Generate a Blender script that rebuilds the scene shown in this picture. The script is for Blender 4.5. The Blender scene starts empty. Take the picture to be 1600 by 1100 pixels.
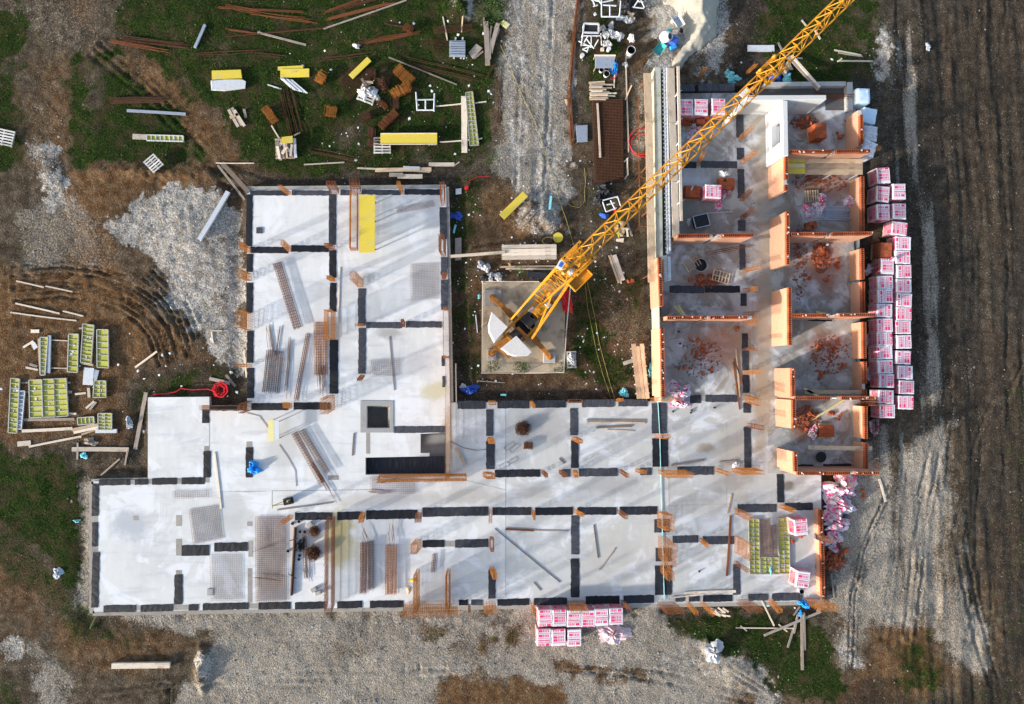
import bpy, math, random
import numpy as np
from mathutils import Vector, Matrix, Quaternion
from mathutils.geometry import tessellate_polygon
random.seed(7); RNG = np.random.RandomState(11)
SC = bpy.context.scene
COL = SC.collection
# ---------------------------------------------------------------- camera: a drone 46 m up, almost straight down
F, CX, CY, H = 1104.0, 800.0, 550.0, 46.0          # focal length and centre in photo pixels, flying height in metres
NAD = (722.0, 584.0)                               # where the plumb line meets the picture
dn = Vector(((NAD[0]-CX)/F, -(NAD[1]-CY)/F, -1)).normalized()
Q = dn.rotation_difference(Vector((0, 0, -1)))
cam = bpy.data.cameras.new('camera'); camo = bpy.data.objects.new('camera', cam); COL.objects.link(camo)
camo.location = (0, 0, H); camo.rotation_mode = 'QUATERNION'; camo.rotation_quaternion = Q
cam.sensor_fit = 'HORIZONTAL'; cam.angle = 2*math.atan(800/F); cam.clip_start = 0.5; cam.clip_end = 6000
SC.camera = camo
# ---------------------------------------------------------------- light
SUN_EL = math.radians(16.0)
sh = Vector((0.905, 0.425, 0)).normalized()        # the way shadows fall
world = bpy.data.worlds.new('World'); SC.world = world; world.use_nodes = True
wn = world.node_tree.nodes; wl = world.node_tree.links
sky = wn.new('ShaderNodeTexSky'); sky.sky_type = 'NISHITA'; sky.sun_disc = False
sky.sun_elevation = SUN_EL; sky.sun_rotation = math.atan2(-sh.x, -sh.y); sky.air_density = 1.0; sky.dust_density = 2.0
bg = wn['Background']; bg.inputs['Strength'].default_value = 0.15
wl.new(sky.outputs[0], bg.inputs['Color'])
sl = bpy.data.lights.new('sun', 'SUN'); sl.energy = 3.2; sl.angle = math.radians(2.6); sl.color = (1.0, 0.955, 0.90)
so = bpy.data.objects.new('sun', sl); COL.objects.link(so)
so.rotation_euler = Vector((sh.x*math.cos(SUN_EL), sh.y*math.cos(SUN_EL), -math.sin(SUN_EL))).to_track_quat('-Z', 'Y').to_euler()
so.location = (-30, -20, 40)
SC.view_settings.view_transform = 'Standard'; SC.view_settings.look = 'None'
SC.view_settings.exposure = 1.14; SC.view_settings.gamma = 1.0; SC.view_settings.use_curve_mapping = False
SC.cycles.max_bounces = 6
# ---------------------------------------------------------------- from a spot measured in the photo to a spot on the site at its real height
RM = np.array(Q.to_matrix())
def P(px, py, z=0.0):
    d = RM @ np.array([(px-CX)/F, -(py-CY)/F, -1.0])
    t = (z-H)/d[2]
    return Vector((d[0]*t, d[1]*t, z))
def to_px(X, Y, Z=0.0):
    p = np.stack([X, Y, np.zeros_like(X)+Z-H], -1) @ RM      # inverse rotation
    return CX+F*p[..., 0]/-p[..., 2], CY-F*p[..., 1]/-p[..., 2]
PXM = 24.0
SLAB = 0.30
# ---------------------------------------------------------------- tagging
def tag(o, label=None, cat=None, group=None, kind=None):
    if label: o['label'] = label
    if cat: o['category'] = cat
    if group: o['group'] = group
    if kind: o['kind'] = kind
    elif cat: o['kind'] = 'thing'
    return o
def empty(name, loc, label=None, cat=None, group=None, rz=0):
    o = bpy.data.objects.new(name, None); COL.objects.link(o); o.location = loc; o.rotation_euler.z = rz
    o.empty_display_size = 0.2
    return tag(o, label, cat, group)
def copy_tree(o, parent=None):
    c = o.copy(); COL.objects.link(c); c.parent = parent
    for ch in list(o.children): copy_tree(ch, c)
    return c
# ---------------------------------------------------------------- mesh builder
class MB:
    def __init__(s): s.v = []; s.f = []; s.m = []
    def add(s, vs, fs, mi=0):
        b = len(s.v); s.v += [tuple(v) for v in vs]
        s.f += [tuple(b+i for i in f) for f in fs]; s.m += [mi]*len(fs); return s
    BF = ((3,2,1,0),(4,5,6,7),(0,1,5,4),(1,2,6,5),(2,3,7,6),(3,0,4,7))
    def box(s, c, size, rz=0, mi=0, jit=0, M=None):
        hx, hy, hz = size[0]/2, size[1]/2, size[2]/2
        R = M if M is not None else Matrix.Rotation(rz, 3, 'Z')
        vs = []
        for dz in (-hz, hz):
            for dx, dy in ((-hx,-hy),(hx,-hy),(hx,hy),(-hx,hy)):
                p = R @ Vector((dx, dy, dz)) + Vector(c)
                if jit: p += Vector((random.uniform(-jit,jit), random.uniform(-jit,jit), random.uniform(-jit,jit)))
                vs.append(p)
        return s.add(vs, s.BF, mi)
    def beam(s, a, b, w, h, mi=0, up=Vector((0,0,1))):
        a = Vector(a); b = Vector(b); d = (b-a)
        if d.length < 1e-6: return s
        x = d.normalized(); y = up.cross(x)
        if y.length < 1e-4: y = Vector((1,0,0)).cross(x)
        y.normalize(); z = x.cross(y)
        M = Matrix((x, y, z)).transposed()
        return s.box((a+b)/2, (d.length, w, h), 0, mi, 0, M)
    def tube(s, a, b, r, n=4, mi=0, caps=False):
        a = Vector(a); b = Vector(b); d = b-a
        if d.length < 1e-6: return s
        x = d.normalized(); y = x.orthogonal().normalized(); z = x.cross(y)
        vs = []
        for p in (a, b):
            for k in range(n):
                t = 2*math.pi*k/n; vs.append(p + y*(r*math.cos(t)) + z*(r*math.sin(t)))
        fs = [(k, (k+1)%n, n+(k+1)%n, n+k) for k in range(n)]
        if caps: fs += [tuple(range(n-1,-1,-1)), tuple(range(n, 2*n))]
        return s.add(vs, fs, mi)
    def path(s, pts, r, n=5, mi=0):
        pts = [Vector(p) for p in pts]; rings = []
        for i, p in enumerate(pts):
            d = (pts[min(i+1,len(pts)-1)]-pts[max(i-1,0)]).normalized()
            y = Vector((0,0,1)).cross(d)
            if y.length < 1e-4: y = Vector((1,0,0))
            y.normalize(); z = d.cross(y)
            rings.append([p+y*(r*math.cos(2*math.pi*k/n))+z*(r*math.sin(2*math.pi*k/n)) for k in range(n)])
        vs = [v for rg in rings for v in rg]
        fs = [(i*n+k, i*n+(k+1)%n, (i+1)*n+(k+1)%n, (i+1)*n+k) for i in range(len(pts)-1) for k in range(n)]
        return s.add(vs, fs, mi)
    def lathe(s, c, prof, n=16, mi=0, R=None):
        c = Vector(c); vs = []
        for r, z in prof:
            for k in range(n):
                p = Vector((r*math.cos(2*math.pi*k/n), r*math.sin(2*math.pi*k/n), z))
                vs.append(c + (R @ p if R is not None else p))
        fs = [(i*n+k, i*n+(k+1)%n, (i+1)*n+(k+1)%n, (i+1)*n+k) for i in range(len(prof)-1) for k in range(n)]
        return s.add(vs, fs, mi)
    def prism(s, pts, z0, z1, holes=(), mi=0):          # pts: world xy; vertical prism with holes
        loops = [list(pts)]+[list(h) for h in holes]
        loops = [[Vector((p[0], p[1], 0)) for p in l] for l in loops]
        tris = tessellate_polygon(loops); flat = [p for l in loops for p in l]; n = len(flat)
        vs = [(p.x, p.y, z1) for p in flat]+[(p.x, p.y, z0) for p in flat]
        fs = []
        for t in tris:
            a, b, c = (flat[i] for i in t)
            if (b-a).cross(c-a).z < 0: t = (t[0], t[2], t[1])
            fs += [tuple(t), (n+t[0], n+t[2], n+t[1])]
        o = 0
        for li, l in enumerate(loops):
            k = len(l); area = sum(l[i].x*l[(i+1)%k].y-l[(i+1)%k].x*l[i].y for i in range(k))
            for i in range(k):
                a, b = o+i, o+(i+1)%k
                q = (a, b, n+b, n+a)
                if (area > 0) == (li == 0): q = q[::-1]
                fs.append(q)
            o += k
        return s.add(vs, fs, mi)
    def build(s, name, mat, parent=None, origin=None, smooth=False, bevel=0):
        me = bpy.data.meshes.new(name)
        off = Vector(origin) if origin is not None else (parent_loc(parent) if parent else Vector((0,0,0)))
        if origin is None and parent is None and s.v:
            a = np.array(s.v); off = Vector(((a[:,0].min()+a[:,0].max())/2, (a[:,1].min()+a[:,1].max())/2, a[:,2].min()))
        me.from_pydata([(x-off.x, y-off.y, z-off.z) for x, y, z in s.v], [], s.f)
        for m in (mat if isinstance(mat, (list, tuple)) else [mat]): me.materials.append(m)
        if max(s.m or [0]) > 0: me.polygons.foreach_set('material_index', s.m)
        if smooth: me.shade_smooth()
        me.update()
        o = bpy.data.objects.new(name, me); COL.objects.link(o)
        if parent is not None: o.parent = parent
        else: o.location = off
        if bevel:
            b = o.modifiers.new('bevel', 'BEVEL'); b.width = bevel; b.segments = 1; b.limit_method = 'ANGLE'
        return o
def parent_loc(p):
    v = Vector((0,0,0))
    while p is not None: v = v + p.location; p = p.parent
    return v
# ---------------------------------------------------------------- materials
class NT:
    def __init__(s, name):
        s.mat = bpy.data.materials.new(name); s.mat.use_nodes = True
        s.n = s.mat.node_tree.nodes; s.l = s.mat.node_tree.links; s.b = s.n['Principled BSDF']
    def new(s, t, **kw):
        nd = s.n.new(t)
        for k, v in kw.items(): setattr(nd, k, v)
        return nd
    def set(s, sock, v):
        if hasattr(v, 'is_linked'): s.l.new(v, sock)
        else: sock.default_value = v
    def math(s, op, a, b=0.0, c=0.0, clamp=False):
        nd = s.new('ShaderNodeMath', operation=op, use_clamp=clamp)
        s.set(nd.inputs[0], a); s.set(nd.inputs[1], b); s.set(nd.inputs[2], c); return nd.outputs[0]
    def noise(s, vec, scale, detail=4, rough=0.55, dist=0):
        nd = s.new('ShaderNodeTexNoise'); s.set(nd.inputs['Vector'], vec); nd.inputs['Scale'].default_value = scale
        nd.inputs['Detail'].default_value = detail; nd.inputs['Roughness'].default_value = rough; nd.inputs['Distortion'].default_value = dist
        return nd.outputs['Fac']
    def voro(s, vec, scale, out='Distance', feature='F1'):
        nd = s.new('ShaderNodeTexVoronoi', feature=feature); s.set(nd.inputs['Vector'], vec); nd.inputs['Scale'].default_value = scale
        return nd.outputs[out]
    def ramp(s, fac, lo, hi, a=0.0, b=1.0):
        nd = s.new('ShaderNodeMapRange', interpolation_type='SMOOTHSTEP'); s.set(nd.inputs[0], fac)
        nd.inputs[1].default_value = lo; nd.inputs[2].default_value = hi; nd.inputs[3].default_value = a; nd.inputs[4].default_value = b
        return nd.outputs[0]
    def mix(s, fac, a, b, mode='MIX'):
        nd = s.new('ShaderNodeMix', data_type='RGBA', blend_type=mode)
        s.set(nd.inputs[0], fac)
        for sock, v in ((nd.inputs[6], a), (nd.inputs[7], b)):
            s.set(sock, v if hasattr(v, 'is_linked') else (*v, 1.0) if len(v) == 3 else v)
        return nd.outputs[2]
    def mul(s, col, fac):                     # scale a colour by a value
        nd = s.new('ShaderNodeVectorMath', operation='SCALE'); s.set(nd.inputs[0], col if hasattr(col, 'is_linked') else tuple(col[:3]))
        s.set(nd.inputs['Scale'], fac); return nd.outputs[0]
    def pos(s): return s.new('ShaderNodeNewGeometry').outputs['Position']
    def obj(s): return s.new('ShaderNodeTexCoord').outputs['Object']
    def rnd(s): return s.new('ShaderNodeObjectInfo').outputs['Random']
    def scaled(s, vec, sc, rot=0):
        nd = s.new('ShaderNodeMapping'); s.set(nd.inputs[0], vec); nd.inputs['Scale'].default_value = sc; nd.inputs['Rotation'].default_value[2] = rot; return nd.outputs[0]
    def bump(s, h, strength=0.3, dist=0.02):
        nd = s.new('ShaderNodeBump'); s.set(nd.inputs['Height'], h); nd.inputs['Strength'].default_value = strength; nd.inputs['Distance'].default_value = dist
        s.l.new(nd.outputs[0], s.b.inputs['Normal'])
    def fin(s, col, rough=0.8, metal=0.0, spec=0.3):
        s.set(s.b.inputs['Base Color'], col if hasattr(col, 'is_linked') else (*col, 1)); s.set(s.b.inputs['Roughness'], rough)
        s.b.inputs['Metallic'].default_value = metal; s.b.inputs['Specular IOR Level'].default_value = spec
        return s.mat
def simple(name, col, rough=0.8, dirt=(0.12,0.09,0.06), damt=0.35, scale=3.0, metal=0.0, vary=0.25, bump=0.25, spec=0.3, local=False):
    t = NT(name); p = t.obj() if local else t.pos()
    n1 = t.noise(p, scale, 6, 0.62); n2 = t.noise(p, scale*9, 3, 0.6)
    c = t.mul(col, t.math('ADD', t.math('MULTIPLY', t.rnd(), vary), 1-vary/2))
    c = t.mul(c, t.math('ADD', t.math('MULTIPLY', n2, 0.5), 0.75))
    c = t.mix(t.ramp(n1, 0.48, 0.75, 0, damt), c, dirt)
    if bump: t.bump(n2, bump, 0.02)
    return t.fin(c, rough, metal, spec)
def wood(name, col, col2, rough=0.85):
    t = NT(name); o = t.obj(); g = t.noise(t.scaled(o, (1.2, 22, 22)), 1.6, 5, 0.65, 0.6); big = t.noise(o, 1.3, 3)
    c = t.mix(t.ramp(g, 0.35, 0.7), col, col2)
    c = t.mul(c, t.math('ADD', t.math('MULTIPLY', t.rnd(), 0.55), 0.7))
    c = t.mix(t.ramp(big, 0.52, 0.75, 0, 0.45), c, (0.12, 0.095, 0.07))
    t.bump(g, 0.3, 0.01); return t.fin(c, rough)
M = {}
M['pine'] = wood('pine', (0.62,0.46,0.30), (0.45,0.30,0.18))
M['pale_wood'] = wood('pale_wood', (0.66,0.56,0.44), (0.52,0.42,0.32))
M['grey_wood'] = wood('grey_wood', (0.34,0.28,0.23), (0.22,0.175,0.14))
M['dark_wood'] = wood('dark_wood', (0.20,0.15,0.115), (0.12,0.09,0.07))
M['yellow'] = simple('yellow_ply', (0.62,0.47,0.05), 0.55, (0.45,0.40,0.28), 0.5, 2.2, bump=0.1)
M['pale_yellow'] = simple('pale_yellow_ply', (0.66,0.58,0.25), 0.6, (0.5,0.47,0.38), 0.6, 2.0)
M['lime'] = simple('lime_form_ply', (0.42,0.40,0.045), 0.6, (0.42,0.42,0.36), 0.75, 3.5)
M['steel'] = simple('galvanised_steel', (0.47,0.49,0.52), 0.45, (0.25,0.22,0.19), 0.4, 5, 0.6)
M['frame_steel'] = simple('painted_frame_steel', (0.42,0.41,0.36), 0.6, (0.2,0.16,0.12), 0.5, 6, 0.2)
M['white_steel'] = simple('white_steel', (0.56,0.58,0.60), 0.5, (0.35,0.30,0.25), 0.45, 4)
M['blue_steel'] = simple('blue_grey_steel', (0.33,0.37,0.43), 0.5, (0.2,0.19,0.18), 0.5, 4, 0.3)
M['rust'] = simple('rust_bar', (0.185,0.062,0.022), 0.9, (0.12,0.05,0.025), 0.7, 6, bump=0)
M['rust_dark'] = simple('dark_rust_bar', (0.085,0.036,0.018), 0.9, (0.035,0.02,0.013), 0.7, 5, bump=0)
M['rust_bright'] = simple('bright_rust_bar', (0.36,0.135,0.025), 0.9, (0.15,0.052,0.015), 0.6, 6, bump=0)
M['wire'] = simple('mesh_wire', (0.20,0.12,0.085), 0.85, (0.09,0.05,0.03), 0.6, 6, bump=0)
M['wrap'] = simple('white_wrap', (0.64,0.62,0.64), 0.35, (0.55,0.50,0.50), 0.4, 2.5, spec=0.5, bump=0.5)
M['film'] = simple('clear_film', (0.58,0.44,0.46), 0.3, (0.45,0.30,0.28), 0.5, 3.5, spec=0.5, bump=0.6)
M['blue_wrap'] = simple('pale_blue_wrap', (0.50,0.64,0.76), 0.35, (0.70,0.74,0.78), 0.7, 2.5, spec=0.5, bump=0.7)
M['pink'] = simple('pink_print', (0.72,0.035,0.13), 0.45, (0.72,0.25,0.36), 0.5, 8, vary=0.1, bump=0)
M['crane'] = simple('crane_yellow', (0.58,0.25,0.012), 0.5, (0.20,0.075,0.018), 0.7, 1.6, bump=0.1, spec=0.4)
M['crane_rust'] = simple('weathered_crane_orange', (0.36,0.145,0.028), 0.75, (0.12,0.055,0.022), 0.8, 3)
M['ballast'] = simple('ballast_white', (0.50,0.485,0.465), 0.75, (0.42,0.38,0.34), 0.35, 1.2, bump=0.1)
M['black'] = simple('black_steel', (0.018,0.017,0.017), 0.5, (0.07,0.05,0.04), 0.5, 5)
M['dark_foil'] = simple('dark_foil', (0.022,0.024,0.030), 0.4, (0.10,0.10,0.11), 0.5, 6, bump=0.8)
M['red'] = simple('red_plastic', (0.62,0.02,0.015), 0.5, (0.3,0.03,0.02), 0.4, 5)
M['hose'] = simple('red_hose', (0.50,0.012,0.02), 0.45, (0.22,0.02,0.02), 0.4, 8)
M['blue'] = simple('blue_plastic', (0.02,0.30,0.80), 0.4, (0.05,0.50,0.85), 0.5, 5, bump=0.6)
M['deep_blue'] = simple('deep_blue', (0.03,0.10,0.45), 0.5, (0.15,0.2,0.4), 0.4, 5)
M['teal'] = simple('teal', (0.03,0.36,0.34), 0.5, (0.25,0.35,0.33), 0.4, 5)
M['cyan'] = simple('cyan_foam', (0.22,0.62,0.66), 0.7, (0.6,0.72,0.72), 0.4, 5)
M['white'] = simple('white_plastic', (0.60,0.60,0.60), 0.5, (0.45,0.42,0.38), 0.45, 4)
M['card'] = simple('cardboard', (0.50,0.36,0.24), 0.9, (0.35,0.24,0.15), 0.5, 3)
M['rope'] = simple('yellow_rope', (0.30,0.25,0.06), 0.8, (0.35,0.28,0.08), 0.5, 6, bump=0)
M['line'] = simple('turquoise_line', (0.35,0.66,0.66), 0.6, (0.5,0.7,0.7), 0.3, 4, bump=0)
M['plaster'] = simple('white_render', (0.56,0.555,0.54), 0.85, (0.48,0.46,0.43), 0.35, 1.6, bump=0.2)
M['cement'] = simple('grey_concrete', (0.36,0.35,0.335), 0.9, (0.20,0.19,0.175), 0.5, 2.0, bump=0.4)
M['grey_film'] = simple('grey_film', (0.40,0.40,0.41), 0.4, (0.22,0.21,0.20), 0.6, 4, spec=0.4, bump=0.8)
M['moss'] = simple('mossy_concrete', (0.42,0.42,0.36), 0.9, (0.20,0.22,0.07), 0.8, 2.4, bump=0.4)
M['dark_gravel'] = simple('dark_gravel', (0.085,0.08,0.075), 0.95, (0.20,0.19,0.18), 0.6, 9, bump=0.8)
M['pad'] = simple('sandy_concrete', (0.44,0.35,0.235), 0.92, (0.15,0.105,0.06), 0.9, 0.9, bump=0.4)
M['foot'] = simple('rough_footing', (0.30,0.275,0.24), 0.95, (0.14,0.12,0.10), 0.6, 2.5, bump=0.6)
M['mud'] = simple('mud_sheeting', (0.018,0.013,0.009), 0.9, (0.035,0.025,0.018), 0.5, 3)
M['glass_bottle'] = simple('grey_fabric', (0.35,0.38,0.42), 0.7, (0.6,0.62,0.65), 0.5, 6)
M['leaf'] = simple('leaf', (0.055,0.10,0.022), 0.7, (0.10,0.10,0.03), 0.5, 3, vary=0.5, bump=0)
# clay blocks: pale courses, darker cells
def clay(name, col, dark):
    t = NT(name); p = t.pos(); n1 = t.noise(p, 5, 5); n2 = t.noise(p, 55, 3)
    z = t.new('ShaderNodeSeparateXYZ'); t.l.new(t.obj(), z.inputs[0])
    rib = t.math('SINE', t.math('MULTIPLY', z.outputs[2], 2*math.pi/0.0235))
    c = t.mul(col, t.math('ADD', t.math('MULTIPLY', t.rnd(), 0.5), 0.72))
    c = t.mul(c, t.math('ADD', t.math('MULTIPLY', n2, 0.5), 0.75))
    c = t.mix(t.ramp(n1, 0.5, 0.8, 0, 0.4), c, dark); t.bump(rib, 0.12, 0.006); return t.fin(c, 0.9)
M['brick'] = clay('clay_block', (0.36,0.085,0.03), (0.16,0.045,0.025))
M['brick_body'] = clay('clay_courses', (0.56,0.30,0.19), (0.50,0.36,0.27))  # sunlight on the wall faces is put into this peach colour
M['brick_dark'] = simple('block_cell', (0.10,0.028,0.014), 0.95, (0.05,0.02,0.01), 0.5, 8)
M['mortar'] = simple('mortar', (0.55,0.50,0.45), 0.95, (0.4,0.2,0.12), 0.4, 8)
M['brick_dust'] = simple('brick_crumb', (0.25,0.07,0.03), 0.95, (0.13,0.045,0.025), 0.6, 6, vary=0.5)
def bitumen():
    t = NT('bitumen_felt'); o = t.obj(); p = t.pos()
    oc = t.new('ShaderNodeSeparateColor'); t.l.new(t.new('ShaderNodeObjectInfo').outputs['Color'], oc.inputs[0]); r = oc.outputs[0]
    w = t.noise(t.scaled(o, (6.5, 0.7, 1)), 2.0, 4, 0.6)
    n = t.noise(p, 2.2, 5); fine = t.noise(p, 60, 2)
    age = t.ramp(t.math('ADD', r, t.math('MULTIPLY', t.math('SUBTRACT', n, 0.5), 0.6)), 0.15, 0.95)
    c = t.mix(age, (0.004,0.005,0.009), (0.048,0.050,0.060))
    c = t.mix(t.math('MULTIPLY', r, t.ramp(w, 0.52, 0.68, 0, 0.45)), c, (0.125,0.13,0.15)); c = t.mix(t.ramp(w, 0.47, 0.36, 0, 0.6), c, (0.012,0.012,0.015))
    c = t.mul(c, t.math('ADD', t.math('MULTIPLY', fine, 0.6), 0.7))
    t.bump(w, 0.35, 0.02); return t.fin(c, 0.62, 0, 0.35)
M['felt'] = bitumen()
# ================================================================ noise helpers for the terrain
def vnoise(x, y, seed):
    r = np.random.RandomState(seed).rand(256, 256).astype(np.float32)
    xi = np.floor(x).astype(int); yi = np.floor(y).astype(int); fx = x-xi; fy = y-yi
    fx = fx*fx*(3-2*fx); fy = fy*fy*(3-2*fy)
    a = r[xi & 255, yi & 255]; b = r[(xi+1) & 255, yi & 255]; c = r[xi & 255, (yi+1) & 255]; d = r[(xi+1) & 255, (yi+1) & 255]
    return (a*(1-fx)+b*fx)*(1-fy)+(c*(1-fx)+d*fx)*fy
def fbm(x, y, seed, oct=4):
    s = 0; a = 0.5; t = 0
    for i in range(oct): s = s+a*vnoise(x*2**i+17*i, y*2**i+31*i, seed+i); t += a; a *= 0.55
    return s/t
def sdf(px, py, poly):                # signed distance in photo pixels, inside negative
    n = len(poly); d = np.full(px.shape, 1e9, np.float32); ins = np.zeros(px.shape, bool)
    for i in range(n):
        ax, ay = poly[i]; bx, by = poly[(i+1) % n]
        ex, ey = bx-ax, by-ay; L = ex*ex+ey*ey+1e-9
        t = np.clip(((px-ax)*ex+(py-ay)*ey)/L, 0, 1)
        d = np.minimum(d, (px-ax-t*ex)**2+(py-ay-t*ey)**2)
        c = ((ay <= py) & (by > py)) | ((by <= py) & (ay > py))
        ins ^= c & (px < ax+(py-ay)*ex/(ey if abs(ey) > 1e-9 else 1e-9))
    return np.sqrt(d)*np.where(ins, -1, 1)
def pdist(px, py, pts):               # distance to a polyline
    d = np.full(px.shape, 1e9, np.float32)
    for (ax, ay), (bx, by) in zip(pts[:-1], pts[1:]):
        ex, ey = bx-ax, by-ay; t = np.clip(((px-ax)*ex+(py-ay)*ey)/(ex*ex+ey*ey+1e-9), 0, 1)
        d = np.minimum(d, np.hypot(px-ax-t*ex, py-ay-t*ey))
    return d
SLAB_POLY = [(386,297),(697,294),(704,629),(1033,627),(1033,480),(1040,370),(1050,130),(1335,127),(1345,735),(1283,738),(1285,939),(1030,943),(780,946),(400,952),(147,956),(146,752),(231,750),(231,621),(327,620),(327,640),(386,640)]
# ================================================================ terrain
STEP = 0.115
gx = np.arange(-43, 51, STEP); gy = np.arange(-33, 36.5, STEP)
GX, GY = np.meshgrid(gx, gy); NX, NY = len(gx), len(gy)
PXg, PYg = to_px(GX, GY)
warp = (fbm(PXg/26, PYg/26, 3, 4)-0.5)*46
warp2 = (fbm(PXg/8, PYg/8, 9, 4)-0.5)*24
def region(polys, soft=15, w=1.15):
    m = np.zeros(PXg.shape, np.float32)
    for p in polys:
        pol, amt = (p if isinstance(p[1], float) else (p, 1.0))
        s = sdf(PXg, PYg, pol)+warp*w+warp2
        m = np.maximum(m, amt*np.clip(0.5-s/(2*soft), 0, 1))
    return m
grass = region([
 ([(200,-60),(700,-60),(735,20),(760,40),(770,120),(765,250),(700,262),(520,268),(395,272),(345,190),(250,110),(185,50)],1.15),
 ([(100,90),(180,85),(265,175),(330,255),(105,258),(108,160)],1.35),
 ([(-60,10),(40,15),(42,60),(30,130),(32,255),(-60,260)],1.25),
 ([(-60,705),(95,702),(125,745),(128,860),(120,930),(60,860),(-60,800)],1.2),
 ([(40,800),(122,930),(190,985),(215,1030),(110,1010),(40,930),(-60,900),(-60,800)],0.7),
 ([(-60,1050),(35,1060),(60,1160),(-60,1160)],0.75),
 ([(180,980),(260,990),(262,1025),(215,1045),(175,1020)],0.6),
 ([(212,590),(330,560),(372,575),(375,612),(330,615),(225,640),(215,690),(205,640)],0.85),
 ([(330,255),(395,268),(382,300),(345,285)],0.8),
 ([(905,-60),(965,-60),(955,40),(985,60),(965,120),(960,160),(930,190),(905,120),(900,40)],1.0),
 ([(740,-60),(790,-60),(790,60),(772,110),(745,40)],0.9),
 ([(700,270),(775,262),(760,330),(745,420),(752,600),(725,600),(706,480)],0.8),
 ([(890,500),(930,490),(960,530),(985,600),(900,612),(885,570)],0.95),
 ([(885,270),(960,280),(975,350),(930,350),(890,330)],0.75),
 ([(750,585),(890,585),(960,600),(1000,622),(720,622)],0.35),
 ([(1190,40),(1260,-60),(1372,-60),(1372,90),(1360,118),(1280,128),(1200,122)],1.3),
 ([(1040,968),(1180,958),(1290,968),(1300,1040),(1330,1078),(1290,1095),(1225,1085),(1180,1030),(1110,1000),(1060,992)],1.6),
 ([(1425,1005),(1450,985),(1480,1030),(1470,1060),(1430,1060)],0.7), ([(1550,930),(1580,935),(1585,1000),(1555,1005)],0.7),
 ([(670,978),(700,975),(705,1000),(660,1000)],0.7), ([(752,988),(805,985),(800,1005),(755,1006)],0.8),
 ([(820,1055),(872,1070),(880,1160),(690,1160),(700,1080),(760,1065)],0.45),
 ([(40,220),(60,100),(30,60),(50,50),(95,60),(80,240)],0.45),([(880,400),(1010,430),(1028,610),(960,612),(890,520)],0.75),([(905,150),(930,150),(926,330),(890,330)],0.5),([(1300,1080),(1600,1050),(1600,1160),(1300,1160)],0.5),([(1390,1010),(1430,1000),(1480,1040),(1480,1090),(1400,1080)],0.8),([(1560,600),(1660,600),(1660,1100),(1590,1100)],0.5)])
gravel = region([
 ([(800,-60),(905,-60),(900,40),(892,130),(885,250),(890,320),(868,330),(800,300),(772,268),(782,180),(785,100),(792,40)],1.0),
 ([(150,958),(400,952),(780,948),(1030,945),(1060,985),(1110,1000),(1200,1040),(1240,1160),(230,1160),(300,1060),(330,1000),(240,985),(190,965)],1.0),
 ([(112,760),(150,750),(148,955),(115,950),(128,860),(122,800)],1.0),
 ([(1285,940),(1345,760),(1420,690),(1480,640),(1500,760),(1500,880),(1540,960),(1560,1040),(1520,1060),(1470,1010),(1440,990),(1370,985),(1350,1045),(1310,1050),(1298,980)],0.78),
 ([(-60,-60),(205,-60),(195,40),(150,85),(90,90),(60,60),(-60,120)],0.33),
 ([(60,160),(95,150),(98,240),(60,240)],0.45),
 ([(1375,30),(1440,20),(1450,200),(1480,640),(1430,640),(1440,480),(1380,260),(1362,120)],0.42),
 ([(20,310),(110,300),(200,380),(210,440),(100,420),(30,430)],0.5),
 ([(1320,735),(1400,640),(1420,700),(1330,940),(1290,940)],0.9), ([(985,110),(1012,110),(1012,250),(990,250)],0.8),
 ([(900,450),(960,440),(1020,480),(1028,610),(970,600),(940,520)],0.35),
 ([(40,1005),(60,985),(120,1060),(140,1160),(80,1160),(50,1080)],0.7),
 ([(1500,180),(1600,170),(1610,320),(1510,320)],0.30)])
white = region([
 ([(225,302),(265,292),(330,290),(386,330),(386,600),(345,560),(290,500),(240,482),(232,430),(250,405),(200,395),(165,355)],1.0),
 ([(45,225),(85,215),(98,232),(118,285),(95,300),(80,330),(52,290)],0.8),
 ([(690,-60),(735,-60),(745,15),(735,38),(715,28)],1.0), ([(1390,55),(1375,40),(1362,90),(1375,130),(1392,120)],0.9),
 ([(1095,998),(1150,1012),(1205,1050),(1240,1100),(1190,1110),(1120,1050),(960,1050),(980,1020),(1080,1020)],0.75),
 ([(1290,950),(1310,950),(1345,1040),(1320,1045)],0.6), ([(1000,20),(1030,-60),(1115,-60),(1145,40),(1140,120),(1080,118),(1010,105),(1025,60)],0.75),
 ([(305,1015),(325,1010),(322,1078),(305,1080)],0.9), ([(0,1005),(30,1000),(35,1030),(5,1035)],0.7),
 ([(795,310),(880,315),(888,360),(850,368),(800,362)],0.75), ([(170,945),(400,948),(500,950),(420,966),(210,985)],0.45),
 ([(700,955),(1030,950),(1040,975),(880,960),(700,965)],0.35), ([(975,1050),(1050,1040),(1060,1075),(980,1080)],0.4),
 ([(1370,800),(1440,780),(1460,900),(1400,985),(1320,960),(1330,900)],0.2)], 7)
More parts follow.
